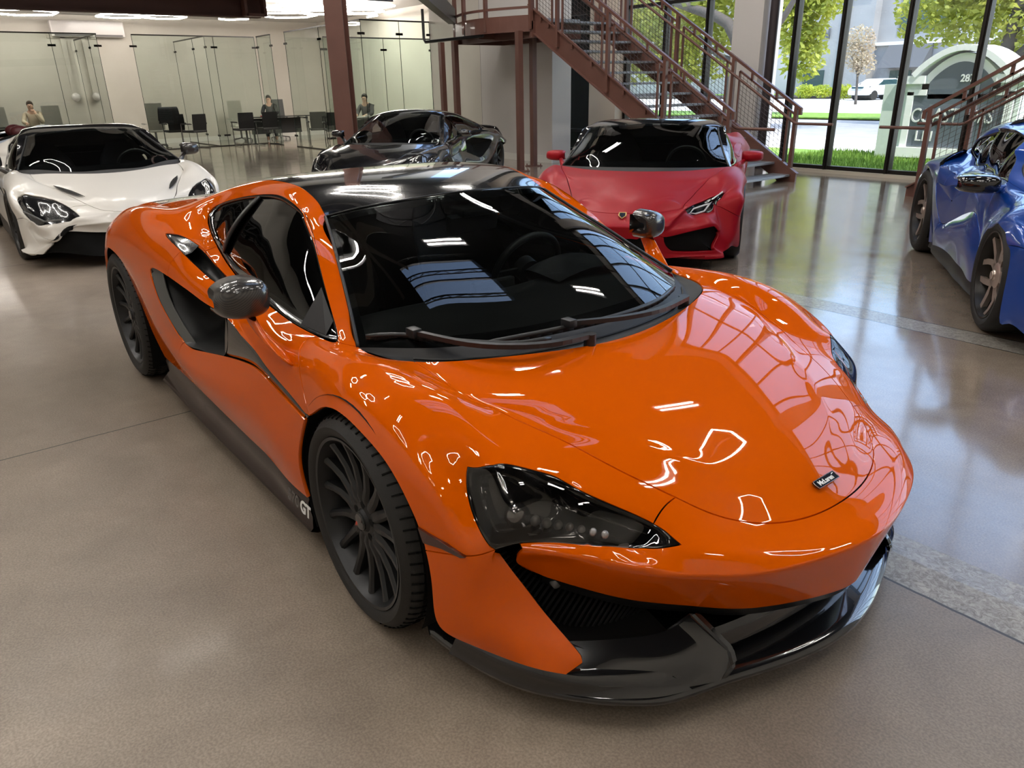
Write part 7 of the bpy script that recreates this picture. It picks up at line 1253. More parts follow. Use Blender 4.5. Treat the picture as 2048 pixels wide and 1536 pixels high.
# ---- lamps
def hexes(name, label, cat, pts_list, m, r=.022, group=None):
    t = thing(name, label, cat, pts_list[0][0], 0, group); o0 = Vector(pts_list[0][0])
    bm = new_bm()
    for pts in pts_list: add_tube(bm, [Vector(p)-o0 for p in pts], r, n=6)
    obj('light_tube', bm, m, t); return t
def hexagon(c, r, rot=0, n=6, skip=()):
    return [[(c[0]+r*math.cos(rot+k*PI/3), c[1]+r*math.sin(rot+k*PI/3), c[2]), (c[0]+r*math.cos(rot+(k+1)*PI/3), c[1]+r*math.sin(rot+(k+1)*PI/3), c[2])] for k in range(n) if k not in skip]
oz = 3.42
hexes('hexagon_light', 'hexagon ceiling light at the far left above the seated man', 'ceiling light', hexagon((-22.0,.1,oz),.95)+hexagon((-22.0,1.6,oz),.85,skip=(4,)), LED_OFFICE)
hexes('hexagon_light', 'hexagon ceiling light cluster right of the wall air conditioner', 'ceiling light', hexagon((-22.1,3.9,oz),.62)+hexagon((-21.9,4.95,oz),.6), LED_OFFICE)
hexes('hexagon_light', 'short bent ceiling light beyond the end of the brown beam', 'ceiling light', [[(-21.9,6.45,oz),(-22.1,6.8,oz)],[(-22.1,6.8,oz),(-21.6,7.2,oz)]], LED_OFFICE)
hexes('hexagon_light', 'hexagon ceiling light left of the thick brown column', 'ceiling light', hexagon((-20.1,7.75,oz),.8)+hexagon((-17.9,7.1,oz),.75)+hexagon((-18.9,8.3,oz),.6,skip=(1,)), LED_OFFICE)
hexes('hexagon_light', 'hexagon ceiling light right of the thick brown column', 'ceiling light', hexagon((-19.4,9.5,oz),.6,skip=(2,))+hexagon((-18.2,9.1,oz),.55)+hexagon((-16.9,8.5,oz),.7), LED_OFFICE)
def tube_pair(x, y, z, rot, label, L=1.15):
    t = thing('tube_light', label, 'ceiling light', (x,y,z), rot, 'twin tube lamps')
    bm = new_bm(); add_box(bm, (-L/2-.08,-.20,0), (L/2+.08,.20,.05)); obj('lamp_body', bm, mat('lamp housing grey', (.25,.25,.25), rough=.5), t)
    for s in (-1,1):
        bm = new_bm(); add_tube(bm, [(s*L*.4,0,.05),(s*L*.4,0,8.2-z)], .006, n=5); obj('hanger', bm, BLACK_PIPE, t)
    for s in (-1,1):
        bm = new_bm(); add_box(bm, (-L/2,s*.09-.028,-.03), (L/2,s*.09+.028,-.002)); obj('light_tube', bm, LED, t)
    return t
HX = [(-.05,6.75,.48),(-6.6,2.7,.8),(-8.0,3.5,.8),(-9.4,4.3,.8),(-6.4,-3.2,.8),(-7.8,-4.0,.8),(1.2,-.8,.8),(-2.0,-5.4,.8),(-10.6,-1.6,.8),(3.6,5.0,.8),(2.8,-4.6,.8)]
for i, (x, y, r) in enumerate(HX):
    h_ = hexes('hexagon_light', 'hexagon ring lamp hanging high in the main hall', 'ceiling light', hexagon((x,y,7.5), r, rot=.2*i), LED, r=.026, group='hall hexagon lamps')
    bm = new_bm()
    for k in (0, 2, 4):
        p = (-r+r*math.cos(.2*i+k*PI/3)-r*math.cos(.2*i)+r, r*math.sin(.2*i+k*PI/3)-r*math.sin(.2*i), 0)
        add_tube(bm, [p, (p[0],p[1],.7)], .005, n=5)
    obj('hanger', bm, BLACK_PIPE, h_)
for i, (x, y) in enumerate([(-4.2,3.55),(-1.95,7.0),(-5.9,6.1),(-4.8,-1.25),(-9.8,.2),(-11.4,-3.4),(1.6,3.0),(.6,-3.0),(-2.2,-3.0),(-7.8,-6.0),(4.2,.8),(4.6,6.4),(-8.6,7.0),(5.6,-5.0)]):
    tube_pair(x, y, 7.55, PI/2, 'twin tube lamp with grey housing hanging high in the main hall')
# large ceiling fan with eight blades
fan = thing('ceiling_fan', 'large eight bladed ceiling fan high in the main hall', 'ceiling fan', (-4.35,-.7,6.9))
bm = new_bm(); add_lathe(bm, [(-.12,0),(-.12,.16),(0,.2),(.1,.12),(.5,.04),(1.3,.04)], 24, axis='Z'); obj('hub', bm, mat('fan grey', (.35,.34,.32), rough=.4), fan, auto=40)
for k in range(8):
    a = 2*PI*k/8; bm = new_bm(); add_bar(bm, (.15*math.cos(a),.15*math.sin(a),-.05), (2.1*math.cos(a),2.1*math.sin(a),-.05), .17, .02); obj('blade', bm, mat('fan grey'), fan)
# ---------------------------------------------------------------- glass offices at the back
def glass_wall(label, segs, H=2.93, grp=None):
    t = thing('glass_partition', label, 'glass wall', (segs[0][0][0], segs[0][0][1], 0), 0, grp); o = Vector(t.location)
    for a, b in segs:
        a = Vector((*a,0))-o; b = Vector((*b,0))-o; d = (b-a).normalized(); s = Vector((-d.y,d.x,0))*.006
        bm = new_bm(); bm.faces.new([bm.verts.new(v) for v in (a, b, b+Vector((0,0,H)), a+Vector((0,0,H)))]); obj('pane', bm, GREEN_GLASS, t)
        bm = new_bm(); add_bar(bm, a+Vector((0,0,H)), b+Vector((0,0,H)), .035, .03); add_bar(bm, a+Vector((0,0,.012)), b+Vector((0,0,.012)), .04, .02); obj('rail', bm, FRAME, t)
        bm = new_bm()
        for e in (a, b): add_bar(bm, e, e+Vector((0,0,H)), .010)
        obj('glass_edge', bm, mat('dark glass edge', (.02,.035,.03), rough=.2), t)
        bm = new_bm(); c = a.lerp(b,.5)
        for e, z in ((a,H-.28),(b,H-.28),(a,.3)): add_bar(bm, e-d*.09+Vector((0,0,z)), e+d*.09+Vector((0,0,z)), .025, .05)
        obj('clamp', bm, FRAME, t)
    return t
glass_wall('glass office front at the far left before the seated man', [((-21.4,-6),(-21.4,-1.5)),((-21.4,-1.5),(-21.4,2.0)),((-21.4,2.0),(-21.4,3.05))])
glass_wall('glass divider left of the empty office chairs', [((-21.4,3.05),(-22.4,3.05)),((-22.4,3.05),(-24.3,3.05))])
glass_wall('glass office front beside the chair with a jacket', [((-21.4,3.9),(-21.4,6.02)),((-21.4,6.02),(-21.4,7.2))])
glass_wall('glass divider right of the chair with a jacket', [((-21.4,5.78),(-22.5,5.78)),((-22.5,5.78),(-24.3,5.78))])
glass_wall('glass front of the meeting office behind the brown column', [((-21.2,7.2),(-20.2,7.2)),((-19.2,7.2),(-17.1,7.2)),((-17.1,7.2),(-14.9,7.2))])
glass_wall('glass end wall of the meeting office near the grey wall', [((-14.9,7.2),(-14.9,8.2)),((-14.9,8.2),(-14.9,9.04))])
glass_wall('glass divider inside the meeting office', [((-17.1,7.3),(-17.1,9.0)),((-17.1,9.0),(-17.1,10.5))], H=2.7)
# wall air conditioner, conduit and dome
ac = thing('air_conditioner', 'white wall air conditioner above the glass office', 'air conditioner', (-24.39,3.45,3.02))
bm = new_bm(); add_box(bm, (0,-.95,0), (.28,.95,.42), bevel=.03); obj('housing', bm, mat('ac white', (.66,.62,.60), rough=.2), ac)
bm = new_bm(); add_box(bm, (.24,-.88,.015), (.29,.88,.06)); obj('air_slot', bm, mat('grey slot', (.15,.14,.14), rough=.5), ac)
bm = new_bm(); add_box(bm, (-24.4,2.72,1.45), (-24.34,2.84,3.1)); add_box(bm, (-24.4,2.4,2.98), (-24.34,2.84,3.08)); tag(obj('wall_conduit', bm, WALL), 'pale duct running down the wall beside the air conditioner', 'duct')
bm = new_bm(); add_ball(bm, (0,0,0), .12, seg=16); add_tube(bm, [(-.14,0,0),(0,0,0)], .1, n=16); o = obj('wall_speaker', bm, mat('ac white'), smooth=True); o.location = (-24.26,2.78,1.42); tag(o, 'small round white device at the end of the wall duct', 'speaker')
MESHB = mat('black office mesh', (.02,.019,.019), rough=.6); GREYB = mat('light grey chair shell', (.35,.34,.31), rough=.5); CHR = mat('chair metal', (.35,.35,.36), rough=.25, metal=.9)
def office_chair(label, x, y, rot, high=False, m=MESHB, group=None):
    t = thing('office_chair', label, 'chair', (x,y,0), rot, group)
    H = 1.22 if high else .92
    bm = new_bm(); add_box(bm, (-.25,-.23,.43), (.25,.23,.49), bevel=.02); obj('seat', bm, m, t)
    bm = new_bm(); net_surface(bm, [[(-.24-.02*k*0,-.22+.11*k,.49) for k in range(5)],[(-.27,-.23+.115*k,.7) for k in range(5)],[(-.29,-.22+.11*k,H) for k in range(5)]], 8, 8); bmesh.ops.solidify(bm, geom=bm.faces[:], thickness=.03); obj('backrest', bm, m, t)
    if high:
        bm = new_bm(); add_tube(bm, [(0,0,.1),(0,0,.43)], .03, n=10)
        for k in range(5): a = 2*PI*k/5; add_bar(bm, (0,0,.1), (.3*math.cos(a),.3*math.sin(a),.06), .04, .03); add_tube(bm, [(.3*math.cos(a),.3*math.sin(a)-.015,.03),(.3*math.cos(a),.3*math.sin(a)+.015,.03)], .03, n=10)
        obj('swivel_base', bm, CHR, t)
    else:
        for s in (-1,1):
            bm = new_bm(); add_tube(bm, [(-.25,s*.24,.02),(.24,s*.24,.02),(.24,s*.24,.44),(.22,s*.25,.66),(-.24,s*.25,.66)], .014, n=6); obj('leg_frame', bm, CHR, t)
    for s in (-1,1):
        bm = new_bm(); add_box(bm, (-.2,s*.27-.025,.65), (.18,s*.27+.025,.68)); obj('armrest', bm, m, t)
    return t
def desk(label, x, y, rot, w=1.7, d=.8, m=None):
    t = thing('desk', label, 'desk', (x,y,0), rot)
    bm = new_bm(); add_box(bm, (-d/2,-w/2,.73), (d/2,w/2,.76)); obj('desk_top', bm, m or mat('dark glass top', (.05,.05,.05), rough=.08), t)
    for s in (-1,1):
        bm = new_bm(); add_box(bm, (-d/2+.05,s*(w/2-.08)-.025,0), (-d/2+.1,s*(w/2-.08)+.025,.73)); add_box(bm, (d/2-.1,s*(w/2-.08)-.025,0), (d/2-.05,s*(w/2-.08)+.025,.73)); add_box(bm, (-d/2+.05,s*(w/2-.08)-.02,.66), (d/2-.05,s*(w/2-.08)+.02,.70)); obj('leg', bm, CHR, t)
    bm = new_bm(); add_box(bm, (-.02,-w/2+.15,.25), (.0,w/2-.15,.7)); obj('modesty_panel', bm, MESHB, t)
    return t
# person builder: one skinned body, clothing and hair as children
def skinned(name, V, E_, Rr, m, parent, sub=2):
    me = bpy.data.meshes.new(name); me.from_pydata(V, E_, []); o = bpy.data.objects.new(name, me); COL.objects.link(o)
    md = o.modifiers.new('k', 'SKIN'); md.use_smooth_shade = True
    for i, r in enumerate(Rr):
        rr = r if hasattr(r, '__len__') else (r, r); me.skin_vertices[0].data[i].radius = rr; me.skin_vertices[0].data[i].use_root = (i == 0)
    o.modifiers.new('s', 'SUBSURF').levels = sub
    dg = bpy.context.evaluated_depsgraph_get(); m2 = bpy.data.meshes.new_from_object(o.evaluated_get(dg)); bpy.data.objects.remove(o)
    m2.materials.clear(); m2.materials.append(m)
    for p in m2.polygons: p.use_smooth = True
    r = bpy.data.objects.new(name, m2); COL.objects.link(r); r.parent = parent; return r
def seated_person(label, x, y, rot, shirt, trousers, hair, long_hair=False, hand_face=False):
    t = thing('person', label, 'person', (x,y,0), rot)
    skin = mat('skin', (.50,.30,.21), rough=.55)
    # facing +x, hips at z=.52
    V = [(0,0,.55),(.02,0,.72),(.05,0,.92),(.07,0,1.06),(.10,0,1.13),(.13,0,1.20),(.12,0,1.29),
         (.05,-.17,1.02),(.20,-.23,.83),(.42,-.14,.80),(.50,-.12,.80), (.05,.17,1.02),(.20,.23,.83),(.42,.14,.80),(.50,.12,.80),
         (.02,-.10,.54),(.42,-.13,.53),(.46,-.13,.10),(.58,-.13,.05), (.02,.10,.54),(.42,.13,.53),(.46,.13,.10),(.58,.13,.05)]
    if hand_face: V[12] = (.26,.22,.80); V[13] = (.30,.10,1.05); V[14] = (.22,.05,1.14)
    E_ = [(0,1),(1,2),(2,3),(3,4),(4,5),(5,6),(3,7),(7,8),(8,9),(9,10),(3,11),(11,12),(12,13),(13,14),(0,15),(15,16),(16,17),(17,18),(0,19),(19,20),(20,21),(21,22)]
    Rr = [.13,.12,.13,.09,.05,.085,.075,.055,.045,.035,.028,.055,.045,.035,.028,.085,.065,.05,.04,.085,.065,.05,.04]
    body = skinned('body', V, E_, Rr, skin, t)
    skinned('shirt', [V[0],V[1],V[2],V[3],V[7],V[8],V[9],V[11],V[12],V[13]], [(0,1),(1,2),(2,3),(3,4),(4,5),(5,6),(3,7),(7,8),(8,9)], [.15,.14,.15,.105,.07,.06,.048,.07,.06,.048], shirt, body)
    skinned('trousers', [V[0],V[15],V[16],V[17],V[19],V[20],V[21]], [(0,1),(1,2),(2,3),(0,4),(4,5),(5,6)], [.145,.10,.08,.065,.10,.08,.065], trousers, body)
    bm = new_bm(); add_ball(bm, (.105,0,1.275), .092, sc=(1.05,.9,1.0), seg=14)
    for v in bm.verts:
        if v.co.x > .15 and v.co.z < 1.31: v.co.x = .15
    if long_hair: add_tube(bm, [(.06,0,1.27),(.02,0,1.15),(.0,0,1.0)], [.085,.085,.05], n=10)
    obj('hair', bm, hair, body, smooth=True)
    bm = new_bm(); add_tube(bm, [(.20,0,1.235),(.222,0,1.222)], [.010,.014], n=8); add_ball(bm, (.198,-.03,1.25), .011, seg=8); add_ball(bm, (.198,.03,1.25), .011, seg=8); obj('face_features', bm, mat('face detail', (.25,.14,.10), rough=.6), body)
    for s, hnd in ((-1, V[10]), (1, V[14])):
        bm = new_bm()
        for k in range(4): add_tube(bm, [(hnd[0]+.01,hnd[1]+(k-1.5)*.018,hnd[2]-.005),(hnd[0]+.055,hnd[1]+(k-1.5)*.019,hnd[2]-.012),(hnd[0]+.08,hnd[1]+(k-1.5)*.018,hnd[2]-.03)], [.0095,.009,.0075], n=6)
        add_tube(bm, [(hnd[0],hnd[1]-s*.03,hnd[2]),(hnd[0]+.04,hnd[1]-s*.05,hnd[2]-.01)], [.011,.009], n=6); obj('fingers', bm, skin, body, smooth=True)
    return t
BR = mat('brown hair', (.05,.028,.018), rough=.6); BK = mat('dark hair', (.015,.012,.011), rough=.5)
desk('dark desk of the man at the far left', -22.0, 1.25, 0, 2.2)
seated_person('person in a beige shirt leaning at a desk, hand on cheek, far left', -23.0, 1.42, R(-12), mat('beige shirt', (.48,.40,.30), rough=.8), mat('dark trousers', (.03,.03,.035), rough=.8), BR, hand_face=True)
office_chair('light grey high backed chair right of the man in beige', -23.3, 1.95, R(0), True, GREYB)
office_chair('light grey high backed chair at the photo left edge', -23.0, .62, R(0), True, GREYB)
office_chair('black chair draped with a jacket beside the pale blue convertible', -21.95, 4.72, R(180), False)
bm = new_bm(); net_surface(bm, [[(.31,-.30+.15*k,.62+.02*math.sin(k*2)) for k in range(5)],[(.34,-.27+.135*k,.98) for k in range(5)],[(.29,-.25+.125*k,1.06) for k in range(5)],[(.22,-.26+.13*k,.95) for k in range(5)],[(.2,-.28+.14*k,.70) for k in range(5)]], 14, 14)
o = obj('jacket', bm, mat('black jacket', (.012,.012,.014), rough=.8), smooth=True); o.location = (-21.95,4.55,.06); tag(o, 'black jacket hung over the back of an office chair', 'jacket')
office_chair('grey high backed chair behind the jacket chair', -22.6, 4.35, R(180), True, GREYB)
office_chair('black visitor chair just left of the glass divider', -21.2, 5.05, R(200))
desk('dark desk of the woman in the glass office', -21.9, 7.75, 0, 1.9)
seated_person('person in a dark jacket with long hair seated behind a desk', -22.8, 7.95, R(-25), mat('dark jacket', (.015,.015,.018), rough=.7), mat('dark trousers'), BK, long_hair=True)
office_chair('grey high backed chair behind the person with long hair', -23.2, 8.35, R(-20), True, mat('mid grey mesh', (.16,.16,.155), rough=.6))
office_chair('pale high backed chair left of the person with long hair', -23.3, 7.1, R(0), True, mat('cream mesh', (.50,.48,.42), rough=.6))
office_chair('black visitor chair, left of two in front of the dark desk', -20.9, 6.35, R(180))
office_chair('black visitor chair, right of two in front of the dark desk', -20.75, 7.0, R(180))
desk('dark desk in the office behind the brown column', -17.6, 8.75, R(0), 1.7)
seated_person('person in a grey shirt behind the brown column', -18.3, 9.0, R(-50), mat('grey shirt', (.06,.055,.058), rough=.8), mat('dark trousers'), BK)
office_chair('black visitor chair left of the brown column, nearer the woman', -18.9, 7.75, R(160))
office_chair('black visitor chair left of the brown column, nearer the column', -17.9, 7.75, R(160))
office_chair('grey high backed chair half hidden by the brown column', -18.9, 8.9, R(0), True, MESHB)
for i, (x, y, rz) in enumerate([(-21.95,7.55,.2),(-17.7,8.55,.5)]):
    bm = new_bm(); add_box(bm, (-.15,-.2,0), (.15,.2,.02)); add_box(bm, (.1,-.05,.02), (.18,.05,.06)); p = obj('folder', bm, mat('red folder', (.45,.04,.05), rough=.6) if i == 0 else mat('paper', (.6,.55,.52), rough=.7)); p.location = (x,y,.762); p.rotation_euler.z = rz
    tag(p, 'red folder on the desk of the woman' if i == 0 else 'patterned papers on the desk behind the column', 'folder' if i == 0 else 'papers')
# pale blue convertible
CV = {k: (v if k == '_wb' else (v[0], v[1], v[2]*1.02)) for k, v in dict(HV, z5=(.80,.61,.16), z6=(.88,.47,.15), z3=(.965,.33,.148), z1=(1.01,.16,.148), z0=(1.02,0,.148)).items()}
for k in ('C1','C0','C2','W1','V1','B9_','r10','r11','q20','q21','C3','q30','q31','B8_'):
    x, w, z = CV[k]; CV[k] = (x, w, z*.0+ {'C1':.93,'C0':.93,'C2':.93,'W1':.93,'V1':.94,'B9_':.92,'r10':.90,'r11':.90,'q20':.92,'q21':.92,'C3':.92,'q30':.92,'q31':.92,'B8_':.905}[k])
CV['_wb'] = -2.67
BURG = mat('burgundy leather', (.07,.012,.014), rough=.45)
ICE = car_paint('pale ice blue paint', (.42,.47,.56), rough=.3, metal=.2)
conv, _ = other_car(CV, 'pale blue convertible with burgundy interior behind the white car', (-13.7,-1.75,R(-91)), ICE, RUBBER, RIM_DARK, ((.325,.245,.257,.935),(.350,.305,.268,.935)), plugs=('body','black'), open_top=True, seatmat=BURG)
for s in (-1,1):
    bm = new_bm(); add_ball(bm, (-1.72,s*.40,.93), .12, sc=(1.2,1,.9), seg=16); obj('roll_hoop', bm, BURG, conv, smooth=True)
    bm = new_bm(); add_ball(bm, (-3.24,s*.70,.80), .075, sc=(.8,1.3,.9), seg=16); obj('tail_lamp', bm, mat('red lamp', (.45,.01,.015), rough=.1, coat=1), conv, smooth=True)
    bm = new_bm(); add_grid(bm, [[Vector((x,s*.755,z)) for x, z in ((-.5,.77),(-1.0,.81),(-1.5,.87))],[Vector((x,s*.66,z+.015)) for x, z in ((-.5,.77),(-1.0,.81),(-1.5,.87))],[Vector((x,s*.64,.35)) for x in (-.5,-1.0,-1.5)]]); obj('door_card', bm, BURG, conv)
# ---------------------------------------------------------------- outside the glass
GRASS = mat('lawn', (.10,.20,.025), rough=.9, noise_col=(4., (.20,.32,.05), .3, .7), bump=(40,.6))
PAVE = mat('pale paving', (.50,.48,.44), rough=.85, noise_col=(1.2, (.58,.56,.52), .3, .7))
ROAD = mat('asphalt', (.26,.26,.27), rough=.9, noise_col=(2., (.33,.33,.34), .3, .7))
bm = new_bm(); add_box(bm, (-120,-40,-.6), (90,10.8,-.25)); add_box(bm, (-120,10.8,-.6), (90,220,-.06)); struct('ground', bm, ROAD)
def slab(name, y0, y1, z, m, x0=-120, x1=60):
    bm = new_bm(); add_box(bm, (x0,y0,z-.05), (x1,y1,z)); return struct(name, bm, m)
slab('lawn_near', 10.82, 14.6, 0, GRASS); slab('pavement', 14.6, 18.5, .0, PAVE); slab('lawn_median', 28.2, 32.5, .03, GRASS); slab('driveway', 32.5, 58, .0, PAVE)
slab('lawn_far', 58, 61.8, .35, GRASS, -60, -33.5)
# grass blades beside the glass
def blades(n, x0, x1, y0, y1, h, name):
    bm = new_bm()
    for i in range(n):
        x = random.uniform(x0,x1); y = random.uniform(y0,y1); a = random.uniform(0,PI); hh = h*random.uniform(.5,1.3); dx, dy = math.cos(a)*.012, math.sin(a)*.012
        lx, ly = random.uniform(-.04,.04), random.uniform(-.04,.04)
        bm.faces.new([bm.verts.new(p) for p in ((x-dx,y-dy,0),(x+dx,y+dy,0),(x+lx,y+ly,hh))])
    o = obj(name, bm, GRASS); tag(o, 'short green grass blades outside along the tall window', 'grass', kind='stuff'); return o
blades(14000, -7.2, 0, 10.9, 14.5, .10, 'grass')
# ---- trees
def leafy(bm, blobs, n, s, seed):
    rnd = random.Random(seed)
    tot = sum(b[3]*b[4]*b[5] for b in blobs)
    for b in blobs:
        k = int(n*b[3]*b[4]*b[5]/tot)
        for _ in range(k):
            u = Vector((rnd.gauss(0,1), rnd.gauss(0,1), rnd.gauss(0,1))).normalized()*(rnd.random()**.45)
            p = Vector((b[0]+u.x*b[3], b[1]+u.y*b[4], b[2]+u.z*b[5]))
            a = Vector((rnd.uniform(-1,1), rnd.uniform(-1,1), rnd.uniform(-.6,.6))).normalized()*s*rnd.uniform(.6,1.3); c = a.cross(Vector((rnd.uniform(-1,1),rnd.uniform(-1,1),rnd.uniform(-1,1)))).normalized()*s*.7
            bm.faces.new([bm.verts.new(q) for q in (p-a, p-c*.8, p+a, p+c*.8)])
def leaf_mat(name, c1, c2):
    m = mat(name, c1, rough=.6, noise_col=(1.3, c2, .35, .65)); n, l = nodes_of(m); b = n['Principled BSDF']
    t = n.new('ShaderNodeBsdfTranslucent'); t.inputs[0].default_value = (c2[0]*1.2, c2[1]*1.2, c2[2], 1); x = n.new('ShaderNodeMixShader'); x.inputs[0].default_value = .35
    l.new(b.outputs[0], x.inputs[1]); l.new(t.outputs[0], x.inputs[2]); l.new(x.outputs[0], n['Material Output'].inputs[0]); return m
OAK = leaf_mat('oak leaves', (.16,.20,.03), (.50,.50,.10)); PINK = leaf_mat('sparse pale leaves', (.30,.22,.17), (.45,.38,.28)); BARK = mat('bark', (.10,.085,.075), rough=.9, bump=(12,.8))
def tree(label, trunk_paths, blobs, n, s, lm, seed, cat='tree', group=None):
    t = thing('tree', label, cat, (trunk_paths[0][0][0][0], trunk_paths[0][0][0][1], 0), 0, group); o = Vector(t.location)
    bm = new_bm()
    for path, r0, r1 in trunk_paths:
        P_ = cr_curve(path, 10); add_tube(bm, [p-o for p in P_], [r0+(r1-r0)*i/9 for i in range(10)], n=8)
    obj('trunk', bm, BARK, t, smooth=True)
    bm = new_bm(); leafy(bm, [(b[0]-o.x,b[1]-o.y,b[2],*b[3:]) for b in blobs], n, s, seed); obj('crown', bm, lm, t); return t
tree('large oak with twisting grey trunk seen behind the staircase', [
  ([(-13.0,20,0),(-13.5,20,1.2),(-13.9,20,2.4)], .32,.27), ([(-13.9,20,2.4),(-14.3,19.8,3.2),(-15.6,19.6,3.7),(-17.2,19.6,4.2)], .2,.09), ([(-13.9,20,2.4),(-13.7,20,3.4),(-13.9,20.2,5.0),(-14.8,20,6.4)], .2,.08), ([(-13.7,20,2.0),(-15.0,20.4,2.3),(-16.4,20.6,3.2)], .12,.05), ([(-13.6,20,2.2),(-12.6,20,3.0),(-11.8,20,4.2)], .14,.06)],
  [(-16.5,21.5,4.2,3.2,2.2,1.7),(-20,22,3.4,2.8,2.,2.0),(-14.0,21.8,5.6,3.0,2.2,1.6),(-17.5,21.5,2.2,2.8,1.6,.9),(-22.5,22,2.6,2.0,1.8,1.5),(-12.0,22,4.8,1.6,1.6,1.2)], 9000, .16, OAK, 3)
tree('leafy oak branch mass hanging beside the left pane edge', [([(-14.8,20.2,6.2),(-16.2,26,6.4),(-18.6,31,5.0)], .10,.05)],
  [(-18.8,31,4.2,1.5,1.4,1.6),(-18.4,31,2.6,1.0,1.2,1.3),(-17.6,31,4.9,1.3,1.2,1.0),(-19.8,31.5,5.2,1.6,1.4,1.0)], 4200, .15, OAK, 5)
tree('small tree with sparse pinkish leaves against the grey building', [([(-23.1,45,0),(-23.2,45,1.4),(-23.4,45,2.6)], .09,.05),([(-23.2,45,1.6),(-23.8,45,2.8)], .05,.02),([(-23.2,45,1.6),(-22.8,45,2.8)], .05,.02)],
  [(-23.4,45,3.2,1.0,1.0,1.3),(-23.0,45,2.3,.8,.8,.7)], 1500, .10, PINK, 6)
tree('wide green tree above the monument sign', [([(-8.6,26,0),(-8.4,26,2),(-8.2,26,4)], .25,.18),([(-8.2,26,1.8),(-7.4,26,2.8),(-6.6,26,4.2)], .16,.08)],
  [(-10.8,27,3.6,1.7,1.8,1.3),(-8.8,27,3.4,2.0,1.8,1.4),(-6.6,26,3.4,2.0,1.8,1.6),(-9.4,27,5.0,2.6,2.,1.4),(-5.0,26,2.6,1.8,1.6,1.6),(-7.6,27,2.3,1.0,1.,.6)], 9000, .13, OAK, 8)
tree('slim palm trunk outside the left window by the white pillar', [([(-21.5,30,0),(-21.3,30,3),(-21.4,30,6)], .22,.16)], [(-21.4,30,7,1.6,1.6,1.0)], 700, .2, OAK, 9)
# spiky plants by the left window
for i, (x, y, h) in enumerate([(-12.9,12.6,1.0),(-12.4,11.8,.8),(-13.8,14.2,1.3),(-11.6,11.6,.75)]):
    bm = new_bm(); rnd = random.Random(20+i)
    for k in range(34):
        a = rnd.uniform(0,2*PI); l_ = h*rnd.uniform(.6,1.1); e = rnd.uniform(.5,1.3); d = Vector((math.cos(a)*math.cos(e), math.sin(a)*math.cos(e), math.sin(e))); s_ = Vector((-math.sin(a), math.cos(a), 0))*.035
        q = Vector((0,0,.02)); mid = d*l_*.55; tip = d*l_+Vector((0,0,-.12*l_)); bm.faces.new([bm.verts.new(v) for v in (q-s_*.5,q+s_*.5,mid+s_,tip,mid-s_)])
    t = obj('agave', bm, leaf_mat('agave leaves', (.16,.26,.06), (.45,.52,.16))); t.location = (x,y,0); tag(t, 'spiky light green plant outside the narrow window by the white pillar', 'plant', 'spiky plants outside')
# hedge, parked car, building
bm = new_bm(); leafy(bm, [(0,0,.75,.9,.6,.55),(1.4,0,.75,.9,.6,.5),(3.0,.1,.7,1.0,.6,.55)], 2600, .09, 11); h = obj('hedge', bm, leaf_mat('hedge leaves', (.22,.30,.03), (.55,.58,.08))); h.location = (-32.6,55,-.12); tag(h, 'yellow green clipped hedge in front of the grey building', 'hedge')
bld = thing('office_building', 'large grey stucco office building across the road', 'building', (-30,62,0))
STUCCO = mat('grey stucco', (.30,.285,.28), rough=.85, noise_col=(.6, (.35,.335,.33), .3, .7)); TEAL = mat('dark teal window', (.02,.05,.055), rough=.1)
def bpart(name, lo, hi, m):
    bm = new_bm(); add_box(bm, [a-b for a, b in zip(lo,(-30,62,0))], [a-b for a, b in zip(hi,(-30,62,0))]); return obj(name, bm, m, bld)
bpart('wall', (-75,62,0), (-31.6,74,16), STUCCO); bpart('wall', (-31.6,63,0), (20,75,16), STUCCO); bpart('parapet', (-75,61.8,7.9), (-31.6,62,8.3), STUCCO); bpart('ledge', (-31.6,62.7,3.9), (20,63,4.15), mat('white trim'))
bpart('window', (-29.9,62.9,4.9), (-26.5,63.05,9.5), TEAL); bpart('window', (-30.1,62.9,0), (-28.4,63.05,2.0), TEAL); bpart('window', (-37.2,61.9,.3), (-35.3,62.05,2.2), TEAL); bpart('window', (-22,62.9,4.9), (-17,63.05,9.5), TEAL); bpart('window', (-12,62.9,1), (-4,63.05,9.5), TEAL)
bpart('drainpipe', (-33.9,61.75,0), (-33.6,61.95,12), mat('white trim'))
bm = new_bm(); add_prism(bm, [(-30.4,62.9,4.1),(-30.4,61.2,2.2),(-30.4,62.9,2.2)], (3.4,0,0)); aw = obj('awning', bm, mat('grey awning', (.10,.10,.105), rough=.7), bld); aw.matrix_local = Matrix.Translation((30,-62,0))
add_text('wall_lettering', 'EN', 1.15, mat('dark sign letters', (.10,.10,.11), rough=.5), Matrix.Translation((-5.85+.0,-.12,4.95)) @ Matrix.Rotation(PI/2,4,'X'), bld, extrude=.05, bold=.02)
pc = thing('parked_car', 'small white car parked before the building', 'car', (-27.1,55.6,0), 0)
